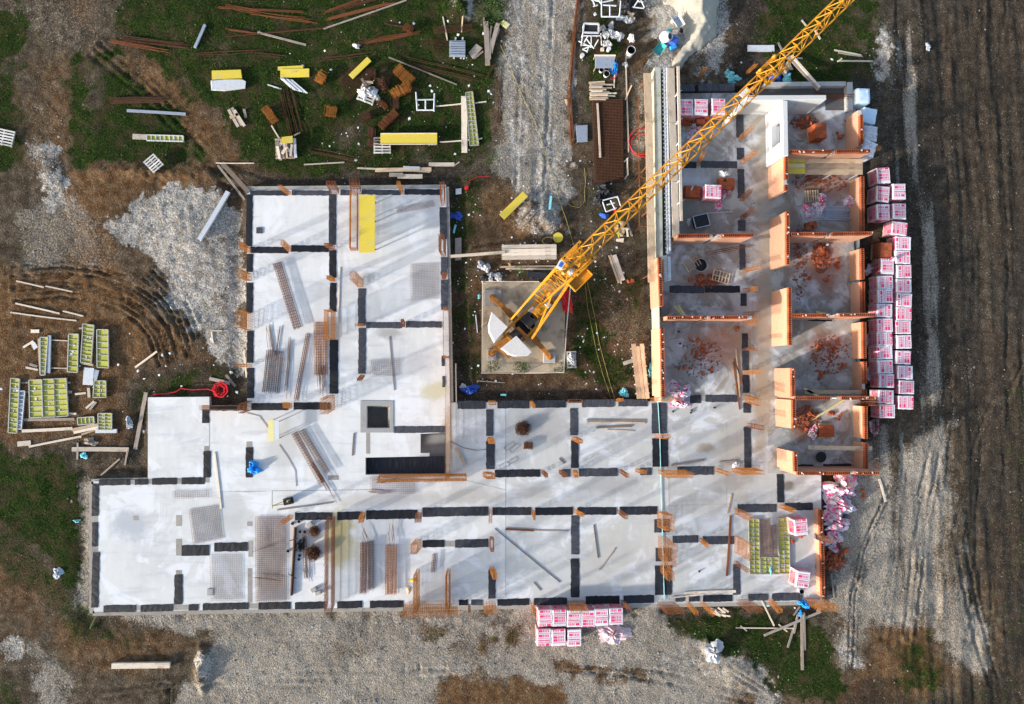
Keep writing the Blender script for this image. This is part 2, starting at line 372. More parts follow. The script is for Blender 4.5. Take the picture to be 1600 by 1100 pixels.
brown = region([
 ([(100,258),(330,255),(345,285),(228,300),(160,345),(200,440),(240,490),(340,560),(330,570),(212,585),(190,620),(200,690),(0,700),(-60,700),(-60,420),(120,430),(100,330)],1.0),
 ([(140,80),(240,90),(345,190),(395,272),(330,255),(250,180)],0.8), ([(110,-60),(150,-60),(150,70),(100,40)],0.6),
 ([(60,90),(120,90),(105,250),(65,220)],0.55), ([(705,280),(775,270),(890,340),(1000,470),(1020,610),(720,620)],0.6),
 ([(1370,985),(1440,990),(1480,1060),(1400,1160),(1230,1160),(1300,1090),(1350,1050)],1.0),
 ([(690,1065),(870,1062),(880,1160),(680,1160)],0.8), ([(60,950),(260,1000),(220,1060),(100,1030)],0.8), ([(930,40),(1000,60),(1010,110),(930,110)],0.7), ([(0,840),(60,880),(110,960),(-60,940)],0.5)])
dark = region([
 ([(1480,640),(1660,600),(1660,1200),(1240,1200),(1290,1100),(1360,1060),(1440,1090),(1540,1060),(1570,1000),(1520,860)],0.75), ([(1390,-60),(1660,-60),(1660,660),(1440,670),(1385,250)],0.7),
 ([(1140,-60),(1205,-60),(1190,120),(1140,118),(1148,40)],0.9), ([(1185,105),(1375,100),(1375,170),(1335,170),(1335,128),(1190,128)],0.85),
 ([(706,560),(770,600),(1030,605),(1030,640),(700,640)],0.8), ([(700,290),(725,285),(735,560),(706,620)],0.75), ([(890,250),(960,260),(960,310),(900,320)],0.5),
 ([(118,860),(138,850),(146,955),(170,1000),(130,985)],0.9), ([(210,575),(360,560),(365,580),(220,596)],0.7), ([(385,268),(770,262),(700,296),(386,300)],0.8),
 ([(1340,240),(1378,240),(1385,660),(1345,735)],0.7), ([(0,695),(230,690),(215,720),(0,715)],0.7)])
patch = fbm(GX/2.6, GY/2.6, 71, 5); patch2 = fbm(GX/7.5, GY/7.5, 73, 4)
grass = grass*np.clip(0.80+2.6*(patch-0.40)+0.6*(patch2-0.5), 0, 1)
cutg = region([([(690,1070),(760,1062),(872,1068),(885,1160),(680,1160)],1.0),([(755,985),(808,982),(802,1006),(752,1008)],0.8),([(640,975),(705,972),(708,1002),(650,1004)],0.6),([(180,985),(262,990),(300,1010),(262,1040),(180,1030)],0.9),([(870,1035),(1010,1050),(1010,1062),(870,1050)],0.8),([(1370,985),(1440,990),(1420,1050),(1360,1050)],0.9),([(1145,1085),(1180,1080),(1180,1110),(1140,1110)],0.7)]); gravel = gravel*(1-cutg); brown = np.maximum(brown, cutg*0.8)
gravel = gravel*np.clip(0.85+1.6*(fbm(GX/2.2, GY/2.2, 91, 5)-0.40), 0, 1.0)
roadst = fbm((GX+0.015*GY)/0.55, GY/9.0, 93, 4); gravel = np.where((PXg > 770) & (PXg < 910) & (PYg < 340), np.clip(gravel*(0.95+1.6*(roadst-0.38)), 0, 1), gravel)
white = np.where((PXg > 770) & (PXg < 910) & (PYg < 340), np.maximum(white, gravel*np.clip((roadst-0.40)*4.0, 0, 0.75)), white)
white = white*np.clip(0.62+1.9*(fbm(GX/1.9, GY/1.9, 75, 4)-0.36), 0, 1)
brown = np.clip(brown+0.25*(patch2 > 0.5), 0, 1)
tsel0 = np.clip((PXg-1375)/30, 0, 1)*np.clip((1000-PYg)/300, 0, 1); strk = fbm((GX+0.02*GY)/0.8, GY/9.0, 85, 4)
gravel = np.where(PXg > 1375, np.clip(gravel*(0.6+0.4*np.clip((PYg-640)/80, 0, 1))+tsel0*(strk-0.53)*2.6*np.clip(1.25-(PXg-1375)/170, 0.15, 1), 0, 1), gravel)
# relief in metres
n1 = fbm(GX/3.1, GY/3.1, 21, 5)-0.5; n2 = fbm(GX/0.55, GY/0.55, 31, 3)-0.5
Z = n1*0.16+n2*0.075
rub = np.clip(white+gravel*0.45, 0, 1)
Z += np.clip(brown+0.3, 0, 1)*(fbm(GX/0.42, GY/0.42, 45, 3)-0.5)*0.085
Z += np.clip(white+gravel*0.3, 0, 1)*(fbm(GX/0.28, GY/0.28, 41, 3)-0.5)*0.13
def ruts(pts, offs, depth, wid, z):
    for o in offs:
        q = []
        for i, p in enumerate(pts):
            a = np.array(pts[max(i-1,0)], float); b = np.array(pts[min(i+1,len(pts)-1)], float); d = (b-a)/np.linalg.norm(b-a)
            q.append((p[0]-d[1]*o, p[1]+d[0]*o))
        d = pdist(PXg, PYg, q)+warp2*0.25
        dv = depth*np.clip(0.2+2.4*(fbm(GX/2.3+o, GY/2.3, 99, 3)-0.36), 0, 1.15)
        z -= dv*np.exp(-(d/wid)**2); z += dv*0.55*np.exp(-((d-wid*1.9)/wid)**2)
    return z
Z = ruts([(20,432),(95,425),(150,432),(200,448),(240,475),(268,510),(285,560)], [-15,-8,0,6,15,21,29,38], 0.14, 2.2, Z)
Z = ruts([(235,425),(260,450),(285,490),(300,530)], [-12,-4,6,14], 0.12, 2.4, Z)
Z = ruts([(150,75),(220,130),(300,210),(380,300)], [-9,2,15], 0.09, 2.6, Z)
Z = ruts([(1395,760),(1350,860),(1335,930),(1332,1040)], [0,6], 0.17, 1.8, Z)
tu = GX+0.02*GY+0.6*(fbm(GX/9, GY/9, 83, 2)-0.5); tsel = np.clip((PXg-1375)/40, 0, 1)
anis = fbm(tu/0.55, GY/7.0, 85, 4); anis2 = fbm(tu/1.6+9, GY/12.0, 87, 3)
Z += tsel*((anis-0.5)*0.26+(anis2-0.5)*0.25)
for k in range(5):
    x0 = [1402,1440,1478,1530,1565][k]; Z = ruts([(x0+6,-60),(x0,200),(x0+10,420),(x0+16,640),(x0-4,860),(x0-20,1000)], [0,5], 0.06, 2.5, Z)
rsel = np.clip(1-np.abs(PXg-838)/60, 0, 1)*(PYg < 340); Z += rsel*((fbm(tu/0.4, GY/6.0, 95, 4)-0.5)*0.16)
for x0 in (250,263,346,352,368,378,392,398,585,598,612,625,632,640,655): Z = ruts([(x0,1045+random.uniform(-10,10)),(x0+random.uniform(2,12),1160)], [0], 0.07, 1.6, Z)
for pts, dp in (([(1600,560),(1540,700),(1505,840),(1530,960),(1560,1060)],.10),([(1580,560),(1525,690),(1488,830),(1512,960),(1545,1070)],.10),([(1480,660),(1452,780),(1440,900),(1430,990)],.09),([(1462,660),(1434,780),(1422,900),(1412,990)],.09),([(160,1090),(400,1062),(640,1060),(860,1048),(1020,1062),(1180,1100)],.07),([(160,1078),(400,1050),(640,1048),(860,1036),(1030,1048),(1200,1090)],.07),([(200,1010),(420,1000),(700,1012)],.05),([(818,-60),(812,120),(806,300)],.08),([(866,-60),(858,120),(850,300)],.08)): Z = ruts(pts, [0], dp, 2.4, Z)
Z = ruts([(880,1040),(960,1045),(1010,1055)], [0,8], 0.10, 2, Z); Z = ruts([(1140,1040),(1200,1080),(1240,1110)], [0,7], 0.10, 2, Z)
Z = ruts([(240,1068),(420,1072),(680,1078)], [0,6], 0.05, 2, Z)
def mound(cx, cy, rx, ry, h, p=1.6):
    global Z
    d = np.hypot((PXg-cx+warp2*0.8)/rx, (PYg-cy+warp2*0.8)/ry); Z = Z+h*np.clip(1-d, 0, 1)**p*(1+0.5*(fbm(GX/0.8, GY/0.8, 77, 3)-0.5))
mound(1078,12,60,70,0.4,1.0); mound(715,5,34,40,0.7); mound(840,338,52,36,0.75,1.1); mound(316,1045,14,42,0.75,1.0)
mound(300,380,85,95,0.25); mound(75,270,38,50,0.25); mound(1395,90,22,50,0.3); mound(1150,1045,70,45,0.35); mound(1115,1015,24,22,0.5); mound(240,270,130,18,0.3); mound(200,560,26,60,-0.15)
mound(340,265,20,14,-0.5); mound(355,290,20,16,-0.4)
inslab = sdf(PXg, PYg, SLAB_POLY)
trench = np.exp(-((inslab-14)/12.0)**2)*(inslab > -6); Z -= 0.16*trench*(1-0.8*gravel)
Z = np.where(inslab < -7, -1.7, Z)
edge = np.minimum.reduce([GX-gx[0], gx[-1]-GX, GY-gy[0], gy[-1]-GY]); Z *= np.clip(edge/2.5, 0, 1)
Zg = Z.astype(np.float32)
def gz(x, y, r=0.0):
    i = int(np.clip((y-gy[0])/STEP, 1, NY-2)); j = int(np.clip((x-gx[0])/STEP, 1, NX-2)); k = max(1, int(r/STEP))
    return float(Zg[max(0,i-k):i+k+1, max(0,j-k):j+k+1].max())
SLABW = None
def on_slab(px, py):
    ins = False; n = len(SLAB_POLY)
    for i in range(n):
        (ax, ay), (bx, by) = SLAB_POLY[i], SLAB_POLY[(i+1) % n]
        if (ay > py) != (by > py) and px < (bx-ax)*(py-ay)/(by-ay)+ax: ins = not ins
    return ins
def base(px, py, r=0.25):             # height of what a thing at that spot stands on
    if on_slab(px, py): return SLAB
    p = P(px, py); return gz(p.x, p.y, r)
# ground material: four kinds of ground mixed by where they lie on the site
def ground_mat():
    t = NT('site_ground'); p = t.pos()
    a1 = t.new('ShaderNodeAttribute', attribute_name='soil_a'); a2 = t.new('ShaderNodeAttribute', attribute_name='soil_b')
    s1 = t.new('ShaderNodeSeparateColor'); t.l.new(a1.outputs['Color'], s1.inputs[0])
    s2 = t.new('ShaderNodeSeparateColor'); t.l.new(a2.outputs['Color'], s2.inputs[0])
    g, k, w = s1.outputs[0], s1.outputs[1], s1.outputs[2]; br, dk = s2.outputs[0], s2.outputs[1]
    big = t.noise(p, 0.35, 4); mid = t.noise(p, 1.7, 6, 0.65); fine = t.noise(p, 9, 5, 0.7); grit = t.noise(p, 34, 3, 0.7)
    st = t.new('ShaderNodeTexVoronoi'); t.l.new(p, st.inputs['Vector']); st.inputs['Scale'].default_value = 13.0
    stc = t.new('ShaderNodeSeparateColor'); t.l.new(st.outputs['Color'], stc.inputs[0])
    st2 = t.new('ShaderNodeTexVoronoi'); t.l.new(p, st2.inputs['Vector']); st2.inputs['Scale'].default_value = 24.0
    st2c = t.new('ShaderNodeSeparateColor'); t.l.new(st2.outputs['Color'], st2c.inputs[0])
    # plain trodden earth
    c = t.mix(t.ramp(mid, 0.35, 0.7), (0.052,0.038,0.024), (0.118,0.092,0.064))
    c = t.mix(t.math('MULTIPLY', br, t.ramp(fine, 0.25, 0.65, 0.6, 1.0)), c, t.mix(t.ramp(mid, 0.35, 0.7), (0.092,0.046,0.019), (0.165,0.098,0.050)))
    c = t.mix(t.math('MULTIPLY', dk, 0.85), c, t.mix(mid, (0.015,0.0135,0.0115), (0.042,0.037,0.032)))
    # scattered pebbles everywhere
    c = t.mix(t.math('MULTIPLY', t.ramp(st2c.outputs[0], 0.90, 0.95), t.ramp(fine, 0.48, 0.66, 0, 0.6)), c, (0.33,0.30,0.265))
    # gravel
    gc = t.mix(stc.outputs[0], (0.115,0.094,0.071), (0.31,0.27,0.22)); gc = t.mix(t.ramp(st2c.outputs[1], 0.55, 0.95, 0, 0.8), gc, (0.44,0.40,0.34))
    gc = t.mix(t.ramp(mid, 0.50, 0.72, 0, 0.65), gc, (0.16,0.122,0.082))
    gc = t.mix(0.42, gc, t.mix(big, (0.20,0.165,0.125), (0.31,0.275,0.225)))
    km = t.ramp(t.math('ADD', k, t.math('MULTIPLY', t.math('SUBTRACT', fine, 0.5), 0.9)), 0.25, 0.75)
    c = t.mix(km, c, gc)
    # broken pale stone
    wc = t.mix(stc.outputs[1], (0.20,0.178,0.148), (0.46,0.425,0.38)); wc = t.mix(t.ramp(mid, 0.46, 0.68, 0, 0.7), wc, (0.125,0.10,0.07))
    wm = t.ramp(t.math('ADD', w, t.math('MULTIPLY', t.math('SUBTRACT', fine, 0.5), 0.9)), 0.3, 0.75)
    c = t.mix(wm, c, wc)
    # turf
    gcx = t.mix(t.ramp(fine, 0.3, 0.7), (0.009,0.018,0.004), (0.030,0.046,0.010)); gcx = t.mix(t.ramp(t.noise(p, 0.9, 5, 0.65), 0.46, 0.62, 0, 0.85), gcx, (0.048,0.038,0.018))
    gm = t.ramp(t.math('ADD', g, t.math('MULTIPLY', t.math('SUBTRACT', mid, 0.5), 1.5)), 0.42, 0.95)
    c = t.mix(gm, c, gcx)
    c = t.mul(c, t.math('ADD', t.math('MULTIPLY', big, 0.7), 0.65)); rough = t.math('MAXIMUM', t.math('MAXIMUM', k, w), g); c = t.mul(c, t.ramp(grit, 0.30, 0.72, 0.60, 1.45)); c = t.mul(c, t.ramp(fine, 0.28, 0.75, 0.66, 1.38))
    c = t.mix(s2.outputs[2], c, t.mix(fine, (0.36,0.33,0.27), (0.52,0.48,0.40)))
    hgt = t.math('ADD', t.math('MULTIPLY', st.outputs['Distance'], -0.6), t.math('ADD', t.math('MULTIPLY', fine, 0.8), t.math('MULTIPLY', grit, 0.35)))
    t.bump(hgt, 0.55, 0.08)
    return t.fin(c, 0.98, 0, 0.03)
M['ground'] = ground_mat()
A1 = np.stack([grass, gravel, white, np.ones_like(grass)], -1).reshape(-1, 4).astype(np.float32)
sand = 0.35*region([([(1012,60),(1030,-60),(1108,-60),(1118,10),(1112,58),(1085,85),(1060,108),(1050,104),(1062,75),(1045,40),(1030,45)],1.0)], 4, 0.35)
A2 = np.stack([brown, dark, sand, np.ones_like(grass)], -1).reshape(-1, 4).astype(np.float32)
VERT = np.stack([GX, GY, Zg], -1).reshape(-1, 3).astype(np.float32)
I = (np.arange(NY-1)[:, None]*NX+np.arange(NX-1)[None, :])
QUAD = np.stack([I, I+1, I+1+NX, I+NX], -1).reshape(-1, 4)
def np_mesh(name, verts, faces, mat, attrs=None, smooth=True, k=4):
    me = bpy.data.meshes.new(name)
    me.vertices.add(len(verts)); me.vertices.foreach_set('co', verts.astype(np.float32).ravel())
    me.loops.add(faces.size); me.loops.foreach_set('vertex_index', faces.astype(np.int32).ravel())
    me.polygons.add(len(faces)); me.polygons.foreach_set('loop_start', np.arange(0, faces.size, k, dtype=np.int32))
    me.polygons.foreach_set('loop_total', np.full(len(faces), k, np.int32)); me.update(calc_edges=True)
    if smooth: me.shade_smooth()
    for nm, arr in (attrs or {}).items():
        at = me.attributes.new(nm, 'FLOAT_COLOR', 'POINT'); at.data.foreach_set('color', arr.ravel())
    me.materials.append(mat); o = bpy.data.objects.new(name, me); COL.objects.link(o); return o
def sub_ground(name, sel):
    f = QUAD[sel]; used = np.unique(f); remap = np.zeros(len(VERT), np.int64); remap[used] = np.arange(len(used))
    return np_mesh(name, VERT[used], remap[f], M['ground'], {'soil_a': A1[used], 'soil_b': A2[used]})
fpx = PXg[:-1, :-1].ravel(); fpy = PYg[:-1, :-1].ravel(); fg = gravel[:-1, :-1].ravel()
road = (fg > 0.5) & (fpx > 760) & (fpx < 915) & (fpy < 345)
track = (fpx > 1372) & (fpy < 760)
apron = (fg > 0.5) & (fpy > 940) & (fpx < 1262) & (fpx > 150)
deep = (inslab[:-1, :-1].ravel() < -14) & ~((fpx > 560) & (fpx < 710) & (fpy > 615) & (fpy < 750))
tag(sub_ground('gravel_road', road), 'grey gravel site road between the grass and the fence of rusty bars', 'road', kind='structure')
tag(sub_ground('dirt_track', track & ~road), 'dark stony dirt track rutted by tyres beside the brick pallets', 'dirt track', kind='structure')
tag(sub_ground('gravel_apron', apron), 'beige gravel apron along the near edge of the slab', 'gravel', kind='structure')
tag(sub_ground('ground', ~(road | track | apron | deep)), 'trodden earth of the building site with grass and rubble', 'ground', kind='structure')
# the land beyond, out to the horizon
R0 = [(gx[0], gy[0]), (gx[-1], gy[0]), (gx[-1], gy[-1]), (gx[0], gy[-1])]
def ringpts(s): return [(x*s, y*s) for x, y in R0]
mb = MB(); prev = [(x, y, 0) for x, y in R0]
for s in (4, 15, 60):
    cur = [(x*s, y*s, 0) for x, y in R0]
    for i in range(4):
        j = (i+1) % 4; mb.add([prev[i], prev[j], cur[j], cur[i]], [(3,2,1,0)])
    prev = cur
lo = mb.build('terrain', M['ground'], origin=(0,0,0)); tag(lo, 'open land around the building site', 'land', kind='structure')
for nm, c4 in (('soil_a', (0.6,0.1,0,1)), ('soil_b', (0.5,0.2,0,1))):
    at = lo.data.attributes.new(nm, 'FLOAT_COLOR', 'POINT')
    for d in at.data: d.color = c4
# grass blades, stones and litter: nobody could count them
def scatter(n, mask, thr):
    out = []
    iy = RNG.randint(0, NY, n); ix = RNG.randint(0, NX, n)
    keep = (mask[iy, ix] > thr*RNG.rand(n)) & (inslab[iy, ix] > 2) & (np.abs(PXg[iy, ix]-800) < 850) & (np.abs(PYg[iy, ix]-550) < 600)
    iy = iy[keep]; ix = ix[keep]
    return gx[ix]+RNG.rand(len(ix))*STEP, gy[iy]+RNG.rand(len(iy))*STEP, Zg[iy, ix]
patch3 = fbm(GX/1.3, GY/1.3, 57, 5); clump = np.clip((fbm(GX/0.7, GY/0.7, 51, 4)-0.42)*5, 0, 1)
pad_free = sdf(PXg, PYg, [(752,440),(888,440),(884,583),(752,583)]) > 0
x, y, z = scatter(300000, np.clip(grass*1.2-0.1-white-gravel*0.5, 0, 1)*clump*np.clip((patch3-0.34)*4.5, 0.05, 1)*pad_free, 0.9); n = len(x)
h = 0.04+0.22*RNG.rand(n)**3; a = RNG.rand(n)*6.283; lean = 0.06+0.10*RNG.rand(n); wd = 0.012+0.022*RNG.rand(n)
b0 = np.stack([x-np.sin(a)*wd, y+np.cos(a)*wd, z-0.01], -1); b1 = np.stack([x+np.sin(a)*wd, y-np.cos(a)*wd, z-0.01], -1)
tp = np.stack([x+np.cos(a)*lean, y+np.sin(a)*lean, z+h], -1)
def blade_mat():
    t = NT('grass_blade'); p = t.pos(); n = t.noise(p, 1.3, 4); n2 = t.noise(p, 12, 2)
    n3 = t.noise(p, 3.6, 3); c = t.mix(t.ramp(n2, 0.35, 0.65), (0.012,0.033,0.004), (0.060,0.118,0.016)); c = t.mul(c, t.ramp(n3, 0.3, 0.72, 0.5, 1.6)); c = t.mix(t.ramp(n, 0.46, 0.66, 0, 0.9), c, t.mix(n2, (0.045,0.042,0.016), (0.125,0.108,0.045)))
    return t.fin(c, 0.9, 0, 0.05)
go = np_mesh('grass', np.stack([b0, b1, tp], 1).reshape(-1, 3), np.arange(3*n).reshape(-1, 3), blade_mat(), None, False, 3)
tag(go, 'short dark green grass growing over the site', 'grass', kind='stuff')
def stones(name, n, mask, rmin, rmax, mat, label, cat, flat=0.6):
    x, y, z = scatter(n, mask, 1.0); n = len(x)
    r = rmin+(rmax-rmin)*RNG.rand(n)**3
    O = np.array([(1,0,0),(0,1,0),(-1,0,0),(0,-1,0),(0,0,1)], np.float32)
    V = O[None]*(0.6+0.8*RNG.rand(n, 5, 1))*r[:, None, None]; V[:, :, 2] *= flat
    V[:, 4, 0] += (RNG.rand(n)-0.5)*r; V[:, 4, 1] += (RNG.rand(n)-0.5)*r
    a = RNG.rand(n)*6.283; ca, sa = np.cos(a)[:, None], np.sin(a)[:, None]
    X = V[:, :, 0]*ca-V[:, :, 1]*sa+x[:, None]; Y = V[:, :, 0]*sa+V[:, :, 1]*ca+y[:, None]
    Vv = np.stack([X, Y, V[:, :, 2]+z[:, None]+0.005], -1).reshape(-1, 3)
    Fc = (np.array([(0,1,4),(1,2,4),(2,3,4),(3,0,4)])[None]+5*np.arange(n)[:, None, None]).reshape(-1, 3)
    o = np_mesh(name, Vv, Fc, mat, None, False, 3); tag(o, label, cat, kind='stuff'); return o
def stone_mat(name, a, b):
    t = NT(name); p = t.pos(); v = t.voro(p, 5.5, 'Color'); s = t.new('ShaderNodeSeparateColor'); t.l.new(v, s.inputs[0])
    return t.fin(t.mix(s.outputs[0], a, b), 0.95, 0, 0.05)
stones('rubble', 90000, np.clip(white*0.9+gravel*0.16, 0, 1)*clump*pad_free, 0.022, 0.105, stone_mat('pale_stone', (0.15,0.13,0.105), (0.46,0.42,0.37)), 'pale broken stones strewn over the ground', 'rubble')
stones('gravel_stones', 150000, np.clip(gravel*0.8+0.012+dark*0.06+brown*0.015, 0, 1)*clump*pad_free, 0.018, 0.075, stone_mat('grey_stone', (0.08,0.068,0.052), (0.36,0.32,0.27)), 'small grey stones lying in the gravel and earth', 'stones')
lit_mask = region([([(705,280),(760,270),(900,330),(1028,470),(1030,622),(706,622)],1.0), ([(880,180),(930,160),(965,330),(885,330)],1.0), ([(560,20),(780,60),(770,270),(480,268)],0.35), ([(400,0),(640,0),(640,150),(420,130)],0.25),
  ([(215,560),(385,520),(385,620),(225,620)],0.5), ([(1040,960),(1290,960),(1300,1060)],0.25), ([(1170,100),(1340,100),(1330,128),(1200,128)],0.5), ([(900,0),(1000,0),(1000,140),(900,140)],0.35), ([(0,480),(200,480),(220,690),(0,690)],0.12)])
lm = lit_mask*np.clip((fbm(GX/1.7, GY/1.7, 61, 3)-0.37)*6, 0, 1)*pad_free
stones('litter', 60000, lm*0.45, 0.02, 0.12, stone_mat('litter_white', (0.55,0.54,0.51), (0.86,0.87,0.86)), 'white scraps of foam, plaster and paper littering the ground', 'litter', 0.35)
stones('brick_crumbs', 1, lm*0, 0.03, 0.1, M['brick_dust'], 'x', 'x') if False else None
# ================================================================ the floor slab
def slab_mat(dirty=False):
    t = NT('dirty_concrete' if dirty else 'cast_concrete'); p = t.pos(); oc = t.new('ShaderNodeObjectInfo').outputs['Color']
    big = t.noise(p, 0.22, 5, 0.6, 0.8); mid = t.noise(p, 1.1, 6, 0.65); st = t.noise(t.scaled(p, (2.6, 0.35, 1)), 1.0, 5, 0.6); fine = t.noise(p, 22, 4, 0.7)
    diag = t.noise(t.scaled(p, (0.5, 3.0, 1), -0.45), 0.8, 4, 0.6)
    c = t.mul(oc, t.math('ADD', t.math('MULTIPLY', st, 0.22), 0.89)); c = t.mul(c, t.math('ADD', t.math('MULTIPLY', fine, 0.16), 0.92))
    c = t.mix(t.ramp(mid, 0.50, 0.70, 0, 0.55 if dirty else 0.22), c, (0.36,0.36,0.37))
    c = t.mix(t.ramp(big, 0.50, 0.64, 0, 0.5 if dirty else 0.22), c, (0.34,0.33,0.32)); c = t.mix(t.ramp(t.noise(p, 0.45, 4, 0.6, 1.0), 0.50, 0.40, 0, 0.5), c, (0.72,0.73,0.75))
    c = t.mix(t.ramp(diag, 0.52, 0.68, 0, 0.30), c, (0.33,0.345,0.39))
    if dirty:
        c = t.mix(t.ramp(t.noise(p, 0.55, 6, 0.62, 1.2), 0.44, 0.60, 0, 0.75), c, (0.22,0.185,0.145)); c = t.mix(t.ramp(t.noise(p, 1.5, 6, 0.7, 0.8), 0.55, 0.68, 0, 0.7), c, (0.13,0.10,0.075))
    STAINS = [(528,840,26,52,(0.42,0.34,0.14),0.75),(540,860,40,30,(0.40,0.36,0.24),0.5),(680,610,24,18,(0.50,0.46,0.30),0.7),(855,665,50,30,(0.33,0.31,0.29),0.5),
      (960,760,55,20,(0.33,0.32,0.31),0.6),(735,775,60,16,(0.38,0.35,0.31),0.6),(205,820,34,28,(0.40,0.41,0.43),0.75),(360,800,34,40,(0.40,0.40,0.38),0.5),(950,870,60,60,(0.40,0.37,0.32),0.4),
      (1150,720,40,80,(0.34,0.29,0.23),0.5),(1195,520,18,150,(0.30,0.25,0.19),0.7),(1120,540,46,40,(0.36,0.16,0.09),0.55),(1100,440,40,24,(0.28,0.15,0.10),0.6),(1285,410,34,60,(0.30,0.12,0.07),0.55),
      (1290,540,40,30,(0.30,0.13,0.08),0.5),(1255,660,26,34,(0.24,0.11,0.07),0.7),(1240,380,20,80,(0.22,0.13,0.10),0.6),(1290,290,60,30,(0.28,0.14,0.09),0.6),(1262,195,30,30,(0.2,0.12,0.09),0.6),
      (1090,330,50,36,(0.24,0.22,0.18),0.7),(1195,280,22,120,(0.30,0.26,0.20),0.6),(610,520,26,10,(0.36,0.35,0.33),0.8),(577,432,12,12,(0.38,0.38,0.37),0.7),(440,700,30,50,(0.46,0.45,0.42),0.6),
      (1230,760,14,10,(0.18,0.15,0.12),0.7),(425,880,30,60,(0.40,0.33,0.25),0.5),(1105,700,16,10,(0.25,0.18,0.13),0.6),(830,770,40,14,(0.35,0.33,0.30),0.5),(600,780,120,12,(0.44,0.41,0.37),0.5),(1190,640,16,90,(0.32,0.25,0.17),0.6),(1100,790,50,20,(0.36,0.33,0.29),0.5),(700,690,10,60,(0.40,0.27,0.14),0.55),(645,950,70,10,(0.38,0.24,0.12),0.6),(660,745,80,8,(0.42,0.30,0.18),0.5),(470,840,40,30,(0.45,0.36,0.28),0.4),(1090,250,40,30,(0.30,0.28,0.24),0.5),(560,340,20,40,(0.46,0.38,0.28),0.45),(520,520,16,30,(0.46,0.34,0.22),0.5),(1210,840,50,50,(0.40,0.38,0.34),0.45),(1160,560,20,60,(0.33,0.22,0.13),0.5)]
    sep = t.new('ShaderNodeSeparateXYZ'); t.l.new(p, sep.inputs[0])
    wob = t.math('MULTIPLY', t.math('SUBTRACT', mid, 0.5), 1.6)
    for px, py, rx, ry, col, amt in STAINS:
        w = P(px, py, SLAB); q = P(px+rx, py+ry, SLAB)
        ax = t.math('DIVIDE', t.math('SUBTRACT', sep.outputs[0], w.x), abs(q.x-w.x)); ay = t.math('DIVIDE', t.math('SUBTRACT', sep.outputs[1], w.y), abs(q.y-w.y))
        d = t.math('ADD', t.math('SQRT', t.math('ADD', t.math('MULTIPLY', ax, ax), t.math('MULTIPLY', ay, ay))), wob)
        c = t.mix(t.ramp(d, 1.15, 0.40, 0, min(1, amt*1.25)), c, col)
    t.bump(t.math('ADD', t.math('MULTIPLY', mid, 0.6), t.math('MULTIPLY', fine, 0.3)), 0.12, 0.02)
    return t.fin(c, 0.85, 0, 0.25)
M['slab'] = slab_mat(); M['slab_dirty'] = slab_mat(True)
slab = empty('concrete_slab', P(700, 700, 0)); tag(slab, 'pale cast concrete floor slab of the unfinished building', 'floor slab', kind='structure')
pit1 = [(573,634),(609,634),(609,669),(573,669)]
pit2 = [(657,678),(697,676),(697,741),(571,742),(571,715),(671,713),(671,708),(657,708)]
PANELS = [([(386,297),(525,296),(527,619),(386,620)],1.0,()),([(525,296),(697,294),(703,618),(527,619)],0.97,()),
 ([(327,640),(386,640),(386,620),(527,619),(703,618),(706,766),(425,767),(327,768)],0.99,(pit1,pit2)),
 ([(231,621),(327,620),(327,757),(231,752)],0.96,()),([(146,752),(231,752),(327,757),(327,768),(400,768),(400,952),(147,956)],0.93,()),
 ([(400,768),(425,767),(706,766),(706,850),(650,948),(400,952)],0.96,()),([(706,766),(790,765),(790,946),(650,948),(706,850)],0.92,()),
 ([(704,629),(790,628.5),(790,765),(706,766)],0.88,()),([(790,628.5),(1033,627),(1045,765),(790,765)],0.82,()),([(790,765),(1045,765),(1045,943),(790,946)],0.84,()),
 ([(1033,627),(1135,626),(1135,765),(1045,765)],0.76,()),([(1135,626),(1200,625),(1200,739),(1283,738),(1283,762),(1135,765)],0.74,()),
 ([(1045,765),(1135,765),(1135,842),(1045,842)],0.70,()),([(1135,765),(1283,762),(1285,939),(1045,943),(1045,842),(1135,842)],0.78,()),
 ([(1175,370),(1343,370),(1345,735),(1283,738),(1200,739),(1200,625),(1175,625)],0.62,()),([(1040,370),(1175,370),(1175,625),(1135,626),(1033,627),(1033,480)],0.70,()),
 ([(1050,146),(1336,143),(1343,370),(1175,370),(1040,370)],0.64,())]
for k, (poly, tint, holes) in enumerate(PANELS):
    mb = MB(); mb.prism([P(x, y, SLAB) for x, y in poly], -0.35 if not holes else -0.06, SLAB-0.001*(k % 3), [[P(x, y, SLAB) for x, y in h] for h in holes])
    o = mb.build('slab_panel', M['slab_dirty' if k >= len(PANELS)-3 else 'slab'], slab); b = (0.62 if tint > 0.9 else 0.59)*tint**0.95; wm = 1-tint; o.color = (b, b*(0.995-0.04*wm), b*(0.965-0.18*wm), 1)
def rect(x0, y0, x1, y1): return [(x0,y0),(x1,y0),(x1,y1),(x0,y1)]
def flat(name, poly, z0, z1, mat, parent=None, holes=(), **kw):
    mb = MB(); mb.prism([P(x, y, z1) for x, y in poly], z0, z1, [[P(x, y, z1) for x, y in h] for h in holes]); return mb.build(name, mat, parent, **kw)
# pits: their floors, and the curb round the square one
flat('pit_floor', rect(565,626,617,677), -1.25, -1.2, M['foot'], slab); flat('pit_floor', rect(650,668,705,715), -1.0, -0.95, M['cement'], slab)
mb = MB()
for a, b in zip(pit1, pit1[1:]+pit1[:1]): mb.beam(P(*a, -0.63)+Vector((0,0,0)), P(*b, -0.63), 0.12, 1.15)
mb.build('pit_wall', M['foot'], slab)
flat('felt_pit_floor', rect(560,713.5,703,750), -0.7, -0.6, M['felt'], slab)
flat('pit_curb', rect(563,626,615,676), SLAB+0.003, SLAB+0.03, M['cement'], slab, holes=(pit1,), bevel=0.01)
